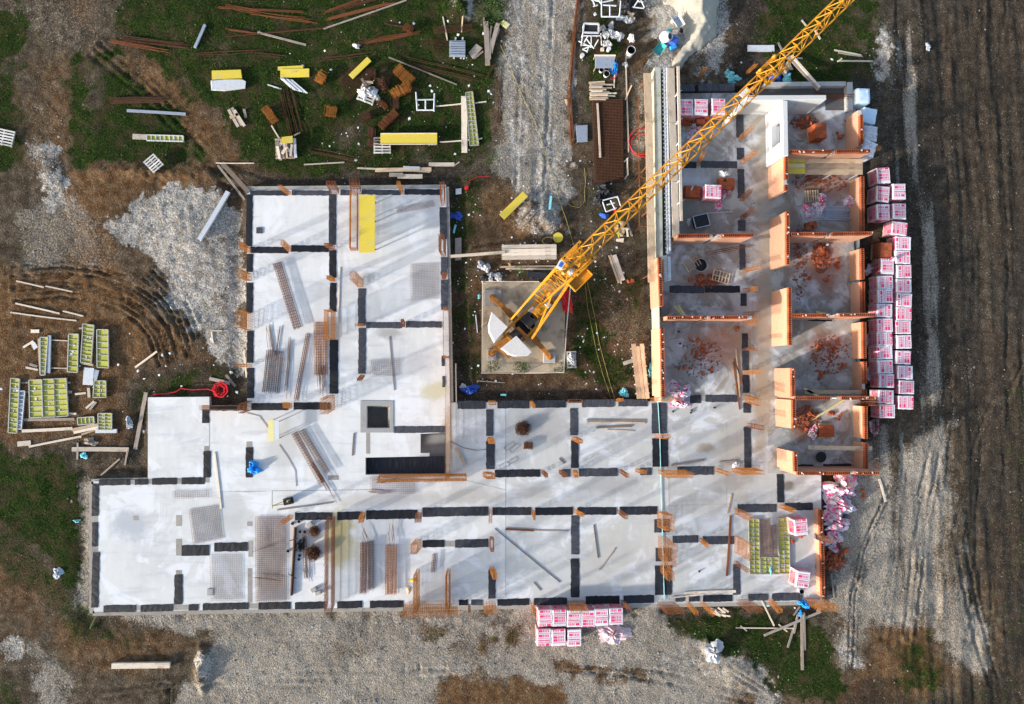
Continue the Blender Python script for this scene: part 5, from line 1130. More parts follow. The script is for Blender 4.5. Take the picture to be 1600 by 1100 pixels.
plank(80,531.5,105,532.5,1.6,'pale_wood','upper thin bar linking dark frame and pale form panel'); plank(80,575,105,575.5,1.6,'pale_wood','lower thin bar linking dark frame and pale form panel')
sheet_stack([(131,574),(147,575),(145,602),(129,601)],1,'pale grey steel sheet lying above the small square form panel','white_steel',name='steel_sheet'); sheet_stack([(147.5,577),(155,579),(149,602),(146,601.5)],1,'blue-grey steel sheet slipped from under the pale grey one','blue_steel',name='steel_sheet')
plank(149,673.5,182,673.5,6,'white_steel','white steel beam in front of the small square form panel',th=.12,cat='beam',name='steel_beam')
LP = [(25,439,68,449,2,'pale_wood','upper left of the thin pale laths on brown soil'),(71,447,113,456,2,'pale_wood','upper right of the thin pale laths on brown soil'),(24,474,93,490,2.4,'pale_wood','long slanting thin lath above the longest one on brown soil'),(98,486,130,494,2.2,'pale_wood','short thin lath at the right end of the lath group'),(16,488,119,501,2,'pale_wood','longest and lowest thin lath on brown soil'),
 (48,517.5,61,517.5,5,'pale_wood','short pale block of wood above the narrow form panel'),(36,543,52,533,3,'pale_wood','short slanting stick left of the narrow form panel'),(46,569,58,573,4,'grey_wood','short grey stick left of the narrow form panel, upper of two'),(40,574,59,578,3,'pale_wood','short pale stick left of the narrow form panel, lower of two'),(123,513,129,513,2.5,'pale_wood','stub of wood left of the tilted form panel'),
 (126,567,145.5,570.5,3,'pale_wood','pale stick across the foot of the tilted form panel'),(117,616,134,614,3,'pale_wood','short lath left of the small square form panel'),(138,606,139,621,4,'pale_wood','upright short stick by the small square form panel'),(134,638,147,627,3.2,'pale_wood','left of two short crossed sticks'),(140,640,150,628,3.2,'grey_wood','right of two short crossed sticks'),
 (31,598,45,598,2.4,'grey_wood','upper bearer left of the three joined form panels'),(31,612,45,612.5,2.6,'grey_wood','lower bearer left of the three joined form panels'),(105,598,110,598,3,'grey_wood','upper bearer end right of the three joined form panels'),(106,612.5,112,612.5,4,'grey_wood','middle bearer end right of the three joined form panels'),(107,646,119,646.5,2.6,'pale_wood','lower bearer end right of the three joined form panels'),
 (35,656,116,655,4,'grey_wood','grey plank just below the three joined form panels'),(34,673.5,113,669.5,4.5,'pale_wood','long pale plank below the grey one'),(113,672,152,664,5,'pine','topmost pine board of the pile beside the square form panel'),(115,676,153,668,4,'pale_wood','second pine board of the pile beside the square form panel'),(127,679,150,671,3,'pine','lowest pine board of the pile beside the square form panel'),
 (45,698,127,682,3,'pale_wood','long slanting pale plank at the yard edge'),(27,694,48,692,7.5,'pale_wood','short thick pale block at the yard edge'),(112,702,201,702.5,6.5,'pale_wood','pale double plank bridging the grass left of the slab'),(121,692,120.5,718,2.4,'grey_wood','thin post crossing under the pale double plank, left one'),(199,705,195,727,2.4,'grey_wood','thin post crossing under the pale double plank, right one'),
 (211,574,245,549,3,'pale_wood','slanting stick where the wheel ruts end'),(228,613,211,702,5.5,'grey_wood','long weathered grey plank standing off the slab corner'),(157,743,187,717,2.2,'grey_wood','thin stick leaning towards the slab corner'),(327,591.5,359,599,5,'grey_wood','grey plank just above the red hose coil'),(353,586,368,604,4,'grey_wood','short grey plank right of the red hose coil'),
 (331,516.5,347,517,2,'pale_wood','thin stick in the rubble by the slab edge'),(330,518,333,536,1.8,'pale_wood','thin upright stick in the rubble by the slab edge'),(381,548,385,590,2.2,'pale_wood','pale lath lying along the slab edge'),
 (311,374,356,299,6.5,'white_steel','long pale beam across the broken stone'),(340,258,382,312,3.5,'grey_wood','weathered plank slanting down to the slab corner'),(346,254,388,300,7,'dark_wood','dark brown plank slanting down to the slab corner'),
 (174,1041,265,1040,8,'pale_wood','pale boxed beam lying on the grass below the slab',)]
for q in LP: plank(*q[:5], q[5], q[6], th=.20 if q[4] > 7.5 or 'beam' in q[6] else .045)
plank(242,1037.5,264,1037,3,'pale_wood','short board lying on the end of the boxed beam',z=base(250,1040)+.24)
crumple('wood_scrap',142,690,9,6,.12,'grey_wood','grey splintered scrap beside the pile of boards','scrap'); crumple('foam_scrap',131,712,6,4,.12,'cyan','pale cyan foam scrap on the grass edge below the yard','foam'); sheet_stack([(296,403),(309,398),(321,412),(312,424),(302,424)],1,'folded brown cardboard sheet on the broken stone','card',name='cardboard_sheet',cat='cardboard'); crumple('plastic_bag',91,895,8,7,.12,'glass_bottle','crumpled grey-blue bag on the left grass','bag'); crumple('foam_scrap',120,814,4,3,.08,'cyan','small cyan scrap at the edge of the left grass','foam')
sheet_stack([(48,537),(54,534),(59,542),(53,547)],1,'small white square sheet left of the narrow form panel','white',name='white_sheet'); crumple('grey_bag',202,660,6,8,.15,'glass_bottle','dark grey crumpled bag by the weathered grey plank','bag')
# red hose
hc = P(342,609,.45); hz = base(342,609,.3); mb = MB(); pts = []
for k in range(150): t = k/149*10.5*math.pi; rr = .14+.28*((k*7) % 30)/30*.35+.009*t; pts.append((hc.x+rr*math.cos(t), hc.y+rr*math.sin(t), hz+.05+.42*((t/6.28*.37) % 1)))
mb.path(pts, .045, 6); mb.path([P(240,616,.08),P(262,615,.1),P(275,612,.1),P(283,607,.1),P(300,609,.1),P(325,608,.12),P(338,612,.2)], .035, 6); tag(mb.build('hose_coil', M['hose']), 'coiled red corrugated hose beside the slab corner', 'hose')
# ================================================================ upper left yard
mb = MB(); 
def pallet(px, py, rz, label, mat='grey_wood', w=.8, d=1.1, zoff=0, name='wooden_pallet', group='wooden pallets', nd=6):
    z = base(px,py,.5)+.02+zoff; p = P(px,py,z+.14); r = empty(name, (p.x,p.y,z), label, 'pallet', group, rz)
    for y in np.linspace(-d/2+.05,d/2-.05,nd): m = MB(); m.box((0,y,.13), (w,d/nd*.55,.022), random.gauss(0,.01)); m.build('deck_board', M[mat], r, origin=(0,0,0))
    for x in (-w/2+.05,0,w/2-.05): m = MB(); m.box((x,0,.07), (.08,d,.09)); m.build('bearer', M[mat], r, origin=(0,0,0))
    return r
M['white_wood'] = wood('white_wood', (.62,.60,.56), (.48,.46,.42))
pallet(239.5,255,.75,'pale slatted pallet lying askew on the grass edge','white_wood',.85,.95); pallet(4,214,-.2,'pale pallet cut by the left border of the photo','white_wood',1.3,1.0)
plank(198,172.5,290,178,4,'blue_steel','long perforated steel rail on the grass',th=.08,cat='steel rail',name='steel_rail'); form_panel([(229,210.5),(286,212),(286,220.5),(229,219)],1,8,'slim pale form panel with small yellow windows on the grass',mats=('white_steel','lime')); plank(207,213,228.5,214,8,'pale_wood','pale board at the end of the slim form panel')
sheet_stack([(331,110.5),(376,109),(378,122),(331,124)],3,'top yellow board of the stack left of the rebar','yellow',spread=.8,group='yellow board stack',th=.06); sheet_stack([(330,126),(352,124),(378,124),(384,127),(383,137),(352,141),(331,140)],4,'top whitish panel of the stack below the yellow boards','white_steel',spread=1,group='whitish panel stack',th=.06,name='formwork_board')
sheet_stack([(434,104),(473,102),(474,107),(434,110)],1,'narrow yellow board at the back of the pair','yellow'); sheet_stack([(438,108),(483,107),(483,120),(438,121)],2,'top yellow board at the front of the pair','yellow',spread=.7,group='front yellow pair'); sheet_stack(diag(548,120,577,92,9.5),1,'yellow board lying aslant on the wire mesh','yellow',z=base(560,105,.6)+.10,th=.05)
fb = sheet_stack(diag(594.5,217,683,216.5,17),1,'long yellow beam form with pale edges resting on the white pallet','yellow',z=base(640,217,.8)+.32,th=.10); sheet_stack(diag(594.5,208.6,683,208.2,1.6),1,'upper pale edge strip of the long yellow beam form','pale_wood',z=base(640,217,.8)+.425); sheet_stack(diag(594.5,225.3,683,225,1.6),1,'lower pale edge strip of the long yellow beam form','pale_wood',z=base(640,217,.8)+.425)
pallet(597,227,.02,'white-sprayed pallet under the long yellow beam form','white_wood',1.1,1.05); pallet(675,217,.02,'low pallet under the right end of the long yellow beam form','grey_wood',.5,.8)
form_panel([(727.5,144.5),(738.5,143),(748,226),(734,227)],13,2,'long yellow form panel standing beside the gravel road'); plank(725,150,725.5,238,9,'pale_wood','wide whitish plank left of the long roadside form panel',th=.08)
plank(681,166,721,162,1.8,'pale_wood','thin lath running from the white frame to the wide plank'); plank(742,161,760,158.5,1.8,'pale_wood','thin lath end right of the roadside form panel'); plank(687,222,753,216.5,1.8,'pale_wood','thin lath crossing under the foot of the roadside form panel'); plank(718,253,709,259,2,'grey_wood','thin grey stick near the roadside form panel')
plank(670,256.5,710,256.8,6,'pale_wood','pale board lying by itself above the slab\'s top edge'); plank(558,262.5,672,268.5,2.5,'pale_wood','long thin lath over the board pile by the slab'); 
for (a,b,c,d,w,m,l) in ((586,265.5,674,264.5,6,'pine','longest board of the pile just above the slab'),(608,273,630,273,6,'grey_wood','short grey board of the pile just above the slab'),(621,275,660,275.5,7,'pale_wood','front pale board of the pile just above the slab'),(630,262,656,263,5.5,'white_wood','white board on top of the pile just above the slab')): plank(a,b,c,d,w,m,l,z=base(625,268,.9)+.02+.05*(['longest','short','front','white'].index(l.split()[0]) % 2))
plank(475,257,538,253.5,1.8,'pale_wood','thin pale lath on the dark grass'); plank(424,196,438,219,2,'pale_wood','thin stick leaning on the pallet of offcuts'); plank(459,212,469,207,2,'pine','short stick right of the pallet of offcuts'); plank(418,132,440,139,1.6,'white_steel','thin pale bar left of the steel props',name='steel_bar',cat='bar'); plank(337,254.5,397,254.8,1.5,'pale_wood','thin lath near the dark plank at the slab corner')
plank(304,74,320,38,4,'blue_steel','dark blue-grey steel channel on the grass',th=.1,cat='steel channel',name='steel_channel'); plank(402,50,478,70,3,'grey_wood','long grey weathered pole lying on the grass'); plank(505,45,635,0,2.2,'grey_wood','long thin grey pole below the leaning bars'); plank(607,89,714,132,1.8,'grey_wood','long thin grey lath on the right grass')
def offcuts(cx, cy, sx, sy, n, ang, mats, label, name='offcut', z0=0.15, sp=.5, lmin=.5, lmax=1.1, group=None):
    zb = base(cx,cy,.5)+z0
    for k in range(n):
        x, y = random.uniform(cx-sx,cx+sx), random.uniform(cy-sy,cy+sy); a = math.radians(ang)+random.gauss(0,sp); L = random.uniform(lmin,lmax)*PXM/2
        plank(x-math.cos(a)*L,y-math.sin(a)*L,x+math.cos(a)*L,y+math.sin(a)*L,random.uniform(2,4.5),random.choice(mats),label,group,z=zb+.045*(k//3),z1=zb+.045*(k//3)+random.gauss(0,.02),cat='timber offcut',name=name)
pallet(445,232,.05,'pallet heaped with timber offcuts','grey_wood',1.2,1.3); offcuts(445,232,11,12,26,88,['pine','pale_wood','grey_wood'],'timber offcut heaped on the pallet on dark grass',sp=.35,lmin=.4,lmax=.9,group='offcuts heaped on the pallet'); sheet_stack([(440,214),(457,212),(458,223),(441,224)],1,'yellow board scrap on the heap of offcuts','yellow',z=base(445,232,.5)+.58)
plank(460,216,462,246,4,'white_steel','grey edge strip on the right of the offcut pallet',z=base(445,232,.5)+.35)
pallet(574,147,-.35,'white cement-stained pallet among the stirrup bundles','white_wood',1.1,1.1); crumple('cement_bag',573,143,12,11,.30,'white','torn white cement bags on the stained pallet','cement bags',z=base(574,147,.5)+.16); offcuts(570,134,8,7,8,60,['pine','grey_wood','dark_wood'],'splintered offcut on top of the torn cement bags',z0=.34,sp=.9,lmin=.2,lmax=.6,group='offcuts on the cement bags'); crumple('white_bag',588,153,5,6,.15,'white','small white bag right of the torn cement bags','bag')
for k,(a,b,c,d,m) in enumerate(((357,171,372,198,'pale_wood'),(362,168,378,196,'grey_wood'),(366,172,382,197,'pale_wood'),(359,184,372,178,'pine'))): plank(a,b,c,d,4.5,m,['left','second','right','crossing'][k]+' board of the small heap below the whitish panels',z=base(368,184,.5)+.02+.045*(k//2))
plank(381,170,384,184,4,'grey_wood','short grey stub right of the small board heap')
# props and galvanised bits
for k in range(9): plank(438+k*2.2,122+k*.3,458+k*2.8,140+k*.7,1.6,'white_steel','steel prop in the fanned pile below the front yellow pair','fanned steel props',z=base(460,132,.5)+.02+.03*(k%3),cat='prop',name='steel_prop')
for k in range(13): plank(702,64.5+k*1.9,727,65+k*1.9+random.gauss(0,.5),2.0,'blue_steel','pale blue-grey steel rail stacked on two bearers','rails stacked on bearers',z=base(714,76,.6)+.12+.07*(k%2),cat='rail',name='steel_rail',th=.06)
for x in (711,722): plank(x+1,58,x-2,91,2.6,'white_wood','pale bearer under the stacked rails, '+('left' if x==711 else 'right')+' one',th=.1)
sheet_stack([(732,82),(744,68),(754,75),(739,92)],1,'brown warped board right of the stacked rails','grey_wood',name='board'); plank(741,91,755,80,3,'grey_wood','grey stick under the brown warped board')
for (a,b,c,d,w,m,l) in ((759,33,762,101,7.5,'grey_wood','thick grey timber, longest of the roadside pile'),(756,27,757,42,2.5,'grey_wood','thin post at the top of the roadside pile'),(765,48,765,92,4,'grey_wood','second grey timber of the roadside pile'),(768,40,762,88,3,'dark_wood','dark timber between the roadside timbers'),(778,36,766,82,6.5,'grey_wood','slanting grey timber, right of the roadside pile'),(779,44,771,66,5,'grey_wood','short slanting timber at the roadside')): plank(a,b,c,d,w,m,l,th=.14)
sheet_stack([(781,37),(787,30.5),(797,38),(791,45)],1,'pale yellow square board on the gravel road edge','pale_yellow',name='board'); tag(crumple('white_box',557,72,5,4.5,.25,'white','small white box left of the rusty bars','box',flatk=.3), None)
# loose white frame
def tube_frame(name, lines, r, mat, label, cat='scaffold frame', group='white scaffold frames', zoff=0.08):
    cx = np.mean([l[0] for l in lines]+[l[2] for l in lines]); cy = np.mean([l[1] for l in lines]+[l[3] for l in lines]); z = base(cx,cy,.6)+zoff
    root = empty(name, P(cx,cy,z), label, cat, group)
    for l in lines:
        za, zb = (l[4], l[5]) if len(l) > 4 else (0, 0); mb = MB(); mb.tube(P(l[0],l[1],z+za), P(l[2],l[3],z+zb), r, 6, caps=True); mb.build('tube', M[mat], root)
    return root
tube_frame('trestle_frame', [(650,144,652,173),(679,146,678,174),(652,156,679,155.5),(652,172,679,172,),(665,156,665,172)], .05, 'white_steel','white steel trestle frame lying alone on the grass')
# rebar on the grass
BARS = [(175,64,250,78,16,6,'reddish rebar bundle at the far left of the grass','rust'),(190,60,288,72,16,9,'dark rebar bundle above the reddish far left one','rust_dark'),(172,158,250,157,22,10,'rebar bundle above the perforated steel rail','rust_dark'),(355,10,400,18,10,6,'short reddish rebar bundle at the top border','rust'),(356,46,400,52,10,4,'reddish rebar bundle left of the grey pole','rust'),
 (345,12,470,18,6,4,'long thin rebar running along the top border','rust'),(352,55,500,42,5,7,'long loose rebar crossing the grey pole','rust_dark'),(400,20,492,32,7,8,'rusty rebar bundle in the top middle grass','rust'),(508,20,565,0,12,4,'upper slanting rebar bundle near the top border','rust'),(516,29,612,4,14,5,'long slanting rebar bundle reaching the top border','rust'),(540,12,600,-6,10,6,'slanting rebar bundle touching the top border','rust_dark'),
 (556,70,648,52,14,5,'rusty rebar bundle beside the small white box','rust'),(570,68,592,55,6,3,'short rebar bundle above the small white box','rust_dark'),(603,37,630,41,8,3,'short rebar left of the round bent stirrups','rust_dark'),(440,138,457,212,10,12,'steep dark rebar bundle above the offcut pallet','rust_dark'),(450,136,468,208,8,10,'steep dark rebar beside the one above the offcut pallet','rust_dark'),(505,92,575,84,6,6,'thin rebar under the aslant yellow board','rust_dark'),
 (637,95,752,122,7,14,'loose thin rebar on the right grass','rust_dark'),(300,85,402,80,4,8,'thin faint rebar left of the yellow board stack','rust_dark'),(400,85,445,90,4,6,'thin rebar above the front yellow pair','rust_dark'),(778,100,779,195,3,2,'single long rebar at the roadside','rust_dark'),(772,100,758,126,3,2,'short rebar slanting to the roadside','rust_dark'),(485,235,560,250,5,12,'few thin bars in the dark grass right of the offcuts','rust_dark')]
for q in BARS: bars(*q[:6], q[6], q[7])
for q in ((631,116,34,15,42,'large orange stirrup bundle at the right of the group','rust_bright'),(626,140,30,14,-28,'orange stirrup bundle below the large one','rust_bright'),(501,119,17,11,-60,'small orange stirrup bundle right of the front yellow pair','rust_bright'),(421,178,27,10,55,'slanting orange stirrup bundle left of the steep rebar','rust_bright'),(517,173,15,14,10,'small orange stirrup bundle in the middle of the grass','rust_bright'),(597,161,18,6,40,'narrow rusty bundle below the small white bag','rust'),
   (607,185,34,11,-45,'long dark stirrup bundle below the orange ones','rust'),(580,113,14,12,0,'dark red stirrup bundle right of the aslant board','rust_dark'),(570,180,14,15,70,'dark stirrup bundle with a white speck','rust_dark'),(580,205,12,14,0,'dark stirrup bundle above the white-sprayed pallet','rust_dark'),(638,42,14,9,25,'round bent reddish stirrups near the top','rust'),(618,160,10,18,0,'dark upright stirrups below the orange bundles','rust_dark'),(583,222,10,16,90,'dark stirrups left of the white-sprayed pallet','rust_dark')): stirrups(*q[:6], mat=q[6])
tangle(598,133,13,.4,110,'dark tangle of stirrups beside the torn cement bags')
mesh_sheet([(526,128),(558,96),(580,122),(545,158)],22,10,'rusty mesh sheet under the aslant yellow board','rust_dark',r=.009); mesh_sheet([(677,42),(737,38),(738,48),(678,53)],24,5,'narrow rusty mesh strip near the roadside timbers','rust_dark',r=.011); mesh_sheet([(672,62),(700,60),(702,78),(674,80)],12,8,'faint rusty mesh left of the stacked rails','rust_dark',r=.008)
plank(692,26,699,63,2,'pale_wood','thin lath across the narrow mesh strip, left one'); plank(723,25,721,50,2,'pine','thin lath across the narrow mesh strip, right one')
# ================================================================ on the slab
sheet_stack([(561,304),(586,305),(585.5,394),(561.5,395)],1,'large yellow panel standing in the rebar on the slab','yellow',z=1.55,th=.08,name='plywood_board')
mb = MB()
for y in (310,340,385):
    for x in (564,583): q = P(x,y,1.55); mb.beam(q, (q.x,q.y,SLAB), .06, .06)
tag(mb.build('panel_prop', M['rust']), 'rusty props carrying the large yellow panel', 'prop')
cage(549,306,559.5,392,h=1.5,lean=.03,step=.13)
sheet_stack([(419,656),(428,656),(428,689),(419,689)],1,'yellow half of the panel standing by the crack in the slab','pale_yellow',z=.95,th=.06,name='plywood_board'); sheet_stack([(428.3,657),(436,657),(436,686),(428.3,687)],1,'whitish half of the panel standing by the crack in the slab','white_steel',z=.95,th=.06,name='plywood_board')
mb = MB()
for x, y in ((421,658),(434,659),(421,687),(434,685)): q = P(x,y,.95); mb.beam(q, (q.x,q.y,SLAB), .05, .05)
tag(mb.build('panel_prop', M['pine']), 'wooden props carrying the small pale panel', 'prop')
lying_cage(432,410,464,512,11,5,'long slanting rebar cage in the upper left room of the slab'); lying_cage(430,548,423,613,25,9,'wide brown mesh cage at the left of the slab',h=.08,step=.13,mat='wire'); bars(421,510,427,550,7,10,'thin straight bars above the wide brown mesh cage','wire',z=SLAB+.02); bars(436,508,430,560,4,5,'thin bars right of the wide mesh cage top','wire',z=SLAB+.02); bars(452,530,446,612,5,4,'thin dark bars between the cages on the slab','wire',z=SLAB+.02); lying_cage(481,521,462,624,5,3,'slender rebar cage between the wider ones',h=.12)
lying_cage(500,503,501,585,18,8,'broad rusty rebar cage standing near the felt strips',mat='rust_bright'); bars(501,575,503,612,9,16,'bar ends sticking out of the broad rusty cage','rust',z=SLAB+.05,splay=.05); lying_cage(459,676,503,755,8,4,'slanting brown rebar cage in the middle of the slab, left one'); lying_cage(470,672,511,738,7,4,'slanting rebar cage in the middle of the slab, right one',mat='wire'); bars(488,728,513,768,6,8,'bar ends at the foot of the slanting cages','rust',z=SLAB+.05,splay=.05)
lying_cage(568,848,567,928,9,5,'brown rebar cage right of the yellow stain, left half'); lying_cage(579,846,579,922,8,5,'brown rebar cage right of the yellow stain, right half',mat='wire'); bars(575,845,566,823,5,6,'bars sticking up from the pair of brown cages','rust',z=SLAB+.15); lying_cage(611,852,610.5,929,16,8,'dense rusty rebar cage on the lower slab',mat='rust_bright'); bars(611,850,611,820,6,10,'bars sticking out of the dense rusty cage','rust',z=SLAB+.15,splay=.05)
lying_cage(678.5,866,676,894,5,3,'short thick rusty rebar cage lying alone on the lower slab',h=.15,mat='rust'); lying_cage(475,832,478,904,5,3,'slender cage beside the rusty tube',h=.1,mat='wire'); bars(480,890,485,912,2,2,'thin dark bar by the tie spacers','wire',z=SLAB+.02)
mb = MB(); mb.tube(P(461.5,824,SLAB+.1), P(455.5,930,SLAB+.1), .09, 8, caps=True); mb.tube(P(452,845,SLAB+.2), P(466,841,SLAB+.2), .03, 5); mb.tube(P(450,896,SLAB+.2), P(463,904,SLAB+.2), .03, 5); tag(mb.build('rusty_tube', M['rust_dark']), 'long rusty tube lying left of the felt hatch', 'tube')
mesh_sheet([(641,413),(685,411),(686,467),(642,469)],18,22,'thin square mesh sheet in the upper right room of the slab'); mesh_sheet([(270,767),(326,766),(326,778),(270,779)],16,4,'small mesh strip near the slab corner strips'); mesh_sheet([(295,796),(341,789),(348,842),(302,850)],17,19,'tilted mesh sheet on the lower left slab',r=.008); mesh_sheet([(328,866),(378,866),(378,938),(330,938)],17,24,'mesh sheet below the pair of tapered felt strips'); mesh_sheet([(399,808),(447,807),(447,940),(400,941)],17,44,'large brown stack of mesh sheets on the lower slab','rust',layers=2,r=.0055)
mesh_sheet([(577,563),(625,560),(624,587),(580,588)],16,9,'small mesh sheet beside the square pit room'); mesh_sheet([(579,745),(648,747),(648,771),(578,770)],24,8,'mesh sheet below the black felt pit','rust'); bars(585,753,622,749,5,6,'bent bars lying on the mesh below the pit','rust',z=SLAB+.06); bars(577,768,607,769,3,2,'short bar at the edge of the mesh below the pit','rust',z=SLAB+.06); mesh_sheet([(619,325),(676,313),(680,322),(622,334)],24,5,'narrow mesh strip right of the large yellow panel','rust'); bars(430,852,395,862,2,2,'thin bar lying on the large mesh stack','rust_dark',z=SLAB+.12); bars(400,903,434,907,3,2,'short thick bar lying on the large mesh stack','rust_dark',z=SLAB+.12)
mesh_sheet([(1170.5,812),(1170.9,812),(1170.9,812.4),(1170.5,812.4)],1,1,'x') if False else None
# bits of wire and sticks on the slab
SP = [(531,418,528,505,1.6,'pale_wood','thin pale lath on the slab beside the corridor strips'),(608,526,616,610,1.0,'grey_wood','very thin long stick beside the small mesh sheet'),(553,677,550.5,712,1.8,'dark_wood','short dark bar in the middle of the slab'),(335,707,345,795,2.6,'pale_wood','long slanting lath with a dark edge on the slab'),(433,797,520,785,1.8,'grey_wood','long thin pole below the compactor'),(773,826,875,910,.9,'dark_wood','long dark slanting pole in the lower middle room'),
 (790,827,834,829,3,'rust','rusty tube in the lower middle room'),(834,829,888,830,1.4,'grey_wood','thin lath continuing the rusty tube'),(834,910,845,923,1.4,'grey_wood','short thin grey stick in the lower middle room'),(928,820,935,872,1.8,'dark_wood','steep brown pole in the room with two crossed poles'),(961,857,936,891,1.8,'grey_wood','slanting brown pole in the room with two crossed poles'),(917,656,1009,657,2.4,'grey_wood','upper long brown board in the courtyard-side room'),(917,660.5,1008,661,3,'pale_wood','second long brown board in the courtyard-side room'),
 (932,668,988,665.5,3,'dark_wood','short dark board below the two long brown ones'),(948,672,990,674,1.8,'pale_wood','thin pale lath below the dark board'),(713,700,727,727,4.5,'pine','short pale plank in the room right of the pit'),(1049,727,1100,719,3,'grey_wood','brown pole near the right lower room'),(1124,723,1152,720,3,'grey_wood','short brown pole beside a white scrap'),(874,716,882,724,2.2,'dark_wood','short dark bar in the courtyard-side stirrup room'),(1070,927,1150,924,4,'pale_wood','long brownish board along the lower edge strips'),(1048,934,1100,929,2.2,'pale_wood','thin lath beside the long brownish board'),
 (1137,802,1143,772,2.2,'pine','thin bright lath right of the joint corner'),(1136,900,1142,806,3.2,'rust','narrow upright rebar ladder left of the rusty wall bars'),(1258,612,1352,612.5,6.0,'pine','upper loose plank spanning the broken brick room',),(1263,699,1363,700.5,6.5,'pine','lower loose plank spanning the small brick stack room'),(1257,607,1284,622,3.5,'pale_yellow','yellow lath above the loose plank'),(1322,623,1262,660,3.0,'pale_yellow','yellow lath slanting below the fourth cross wall'),(1275,487,1300,492,3,'pale_yellow','short yellow lath in front of the third cross wall')]
for q in SP: plank(*q[:5], q[5], q[6], z=(1.4 if 'loose plank' in q[6] else SLAB+.012), th=.035 if q[4] < 3 else .05)
for q in ((1147,560,1160,600,2,'rust'),(1150,545,1156,620,2.2,'pine'),(1146,565,1156,640,2,'rust')): plank(*q, label='rusty lath leaning by the felt strips in the right wing', group='laths leaning in the right wing', z=SLAB+.02)
tangle(817,669,13,.45,150,'round tangle of rusty stirrups in the courtyard-side room',z=SLAB); stirrups(826,697,14,10,5,'small rusty stirrup bundle below the round tangle','rust',h=.28,z=SLAB); tangle(490,863,13,.5,150,'dark round stirrup tangle in the lower slab room',z=SLAB); tangle(492,829,8,.45,80,'small dark stirrup tangle beside the grey concrete block',z=SLAB)
mb = MB()
for (x,y,a) in ((796,697,-.6),(804,700,-.7),(801,720,-.5),(788,727,-.4)):
    c = P(x,y,SLAB+.02); d = Vector((math.cos(a),-math.sin(a),0)); n = Vector((-d.y,d.x,0)); q = [c+d*.35+n*.12,c+d*.35-n*.12,c-d*.35-n*.12,c-d*.35+n*.12]
    for i in range(4): mb.tube(q[i],q[(i+1)%4],.009,4)
tag(mb.build('loose_stirrup', M['wire']), 'few loose thin stirrups left of the small stirrup bundle', 'rebar')
# felt hatch, blocks, machine
for q in ((404,359,4.6,'small black square duct cover in the upper left room'),(327,925,4.5,'dark square cover with a round hole in the lower left room')):
    flat('duct_cover', rect(q[0]+1-q[2],q[1]-q[2]+1 if q[0]>400 else q[1]-q[2],q[0]+1+q[2],q[1]+q[2]+1), SLAB+.003, SLAB+.05, M['felt' if q[0]>400 else 'cement']); tag(bpy.data.objects[[o.name for o in bpy.data.objects if o.name.startswith('duct_cover')][-1]], q[3], 'duct cover')
for k,(x,y,a) in enumerate(((483,820,.6),(490,922,.5),(496.5,927,.3))):
    p = P(x,y,SLAB+.2); mb = MB(); mb.box((p.x,p.y,SLAB+.1), (.36,.24,.2), a); mb.box((p.x,p.y,SLAB+.2), (.3,.18,.012), a); tag(mb.build('concrete_block', M['cement'], bevel=.015), ['grey concrete block beside the dark upright stirrups','grey concrete block, left of a pair near the lower edge','grey concrete block, right of a pair near the lower edge'][k], 'block')
for (x,y) in ((457,818),(467,815),(469,831),(476,831),(450,861),(468,868),(467,874)): tub('spacer_cup',x,y,.10,.10,'steel','small grey round spacer on the floor around the rusty tube','spacer','round spacers around the rusty tube',z=SLAB)
crumple('dark_bag',470,852,7,11,.30,'dark_foil','dark crumpled sack beside the round stirrup tangle','sack')
mc = empty('compactor', P(447.5,785.5,SLAB), 'small black plate compactor with yellow handle and long shadow', 'machine')
p = P(448,785,SLAB+.5); a = .2
mb = MB(); mb.box((p.x,p.y,SLAB+.06), (.62,.42,.08), a); mb.build('base_plate', M['black'], mc, bevel=.02); mb = MB(); mb.box((p.x,p.y,SLAB+.32), (.45,.34,.36), a); mb.lathe((p.x+.16,p.y+.06,SLAB+.5), [(0.1,0),(.1,.12),(0,.14)], 12); mb.build('engine', M['black'], mc, bevel=.03); mb = MB(); mb.box((p.x+.12,p.y+.1,SLAB+.56), (.2,.12,.1), a); mb.build('fuel_tank', M['yellow'], mc, bevel=.02)
mb = MB(); h0, h1 = Vector((p.x-.2,p.y-.04,SLAB+.35)), P(425,790.5,SLAB+.85); mb.tube(h0+Vector((0,.08,0)), h1, .022, 6); mb.tube(h0-Vector((0,.08,0)), h1, .022, 6); mb.tube(h1-Vector((0,.15,0)), h1+Vector((0,.15,0)), .025, 6); mb.build('handle', M['yellow'], mc)
crumple('blue_sheet',397,731,11,9,.30,'blue','crumpled bright blue plastic sheet on a felt strip','plastic sheet',z=SLAB); crumple('yellow_block',646,906,6,3,.08,'yellow','small yellow board scrap near the rusty wall bars','scrap',z=SLAB,flatk=.2); crumple('wood_scrap',638,921,4,5,.07,'pine','small brown scrap near the yellow one','scrap',z=SLAB,flatk=.2); crumple('white_scrap',1150,726,6,5,.12,'white','white scrap beside the short brown pole','scrap',z=SLAB)
mb = MB(); pts = [P(1028,628,SLAB+.06),P(1031,680,SLAB+.06),P(1033,760,SLAB+.05),P(1035.5,850,SLAB+.06),P(1038,936,SLAB+.06)]; mb.path(pts, .028, 5); tag(mb.build('marking_line', M['line']), 'pale turquoise hose stretched across the slab', 'hose')
mb = MB()
for c in ([(385,645),(405,650),(418,668)],[(436,695),(450,715),(461,735),(463,760)],[(703,690),(725,700),(745,704),(760,702)]): mb.path([P(x,y,SLAB+.02) for x,y in c], .014, 4)
tag(mb.build('loose_cable', M['wire']), 'thin grey cable trailing over the slab', 'cable')
mb = MB()
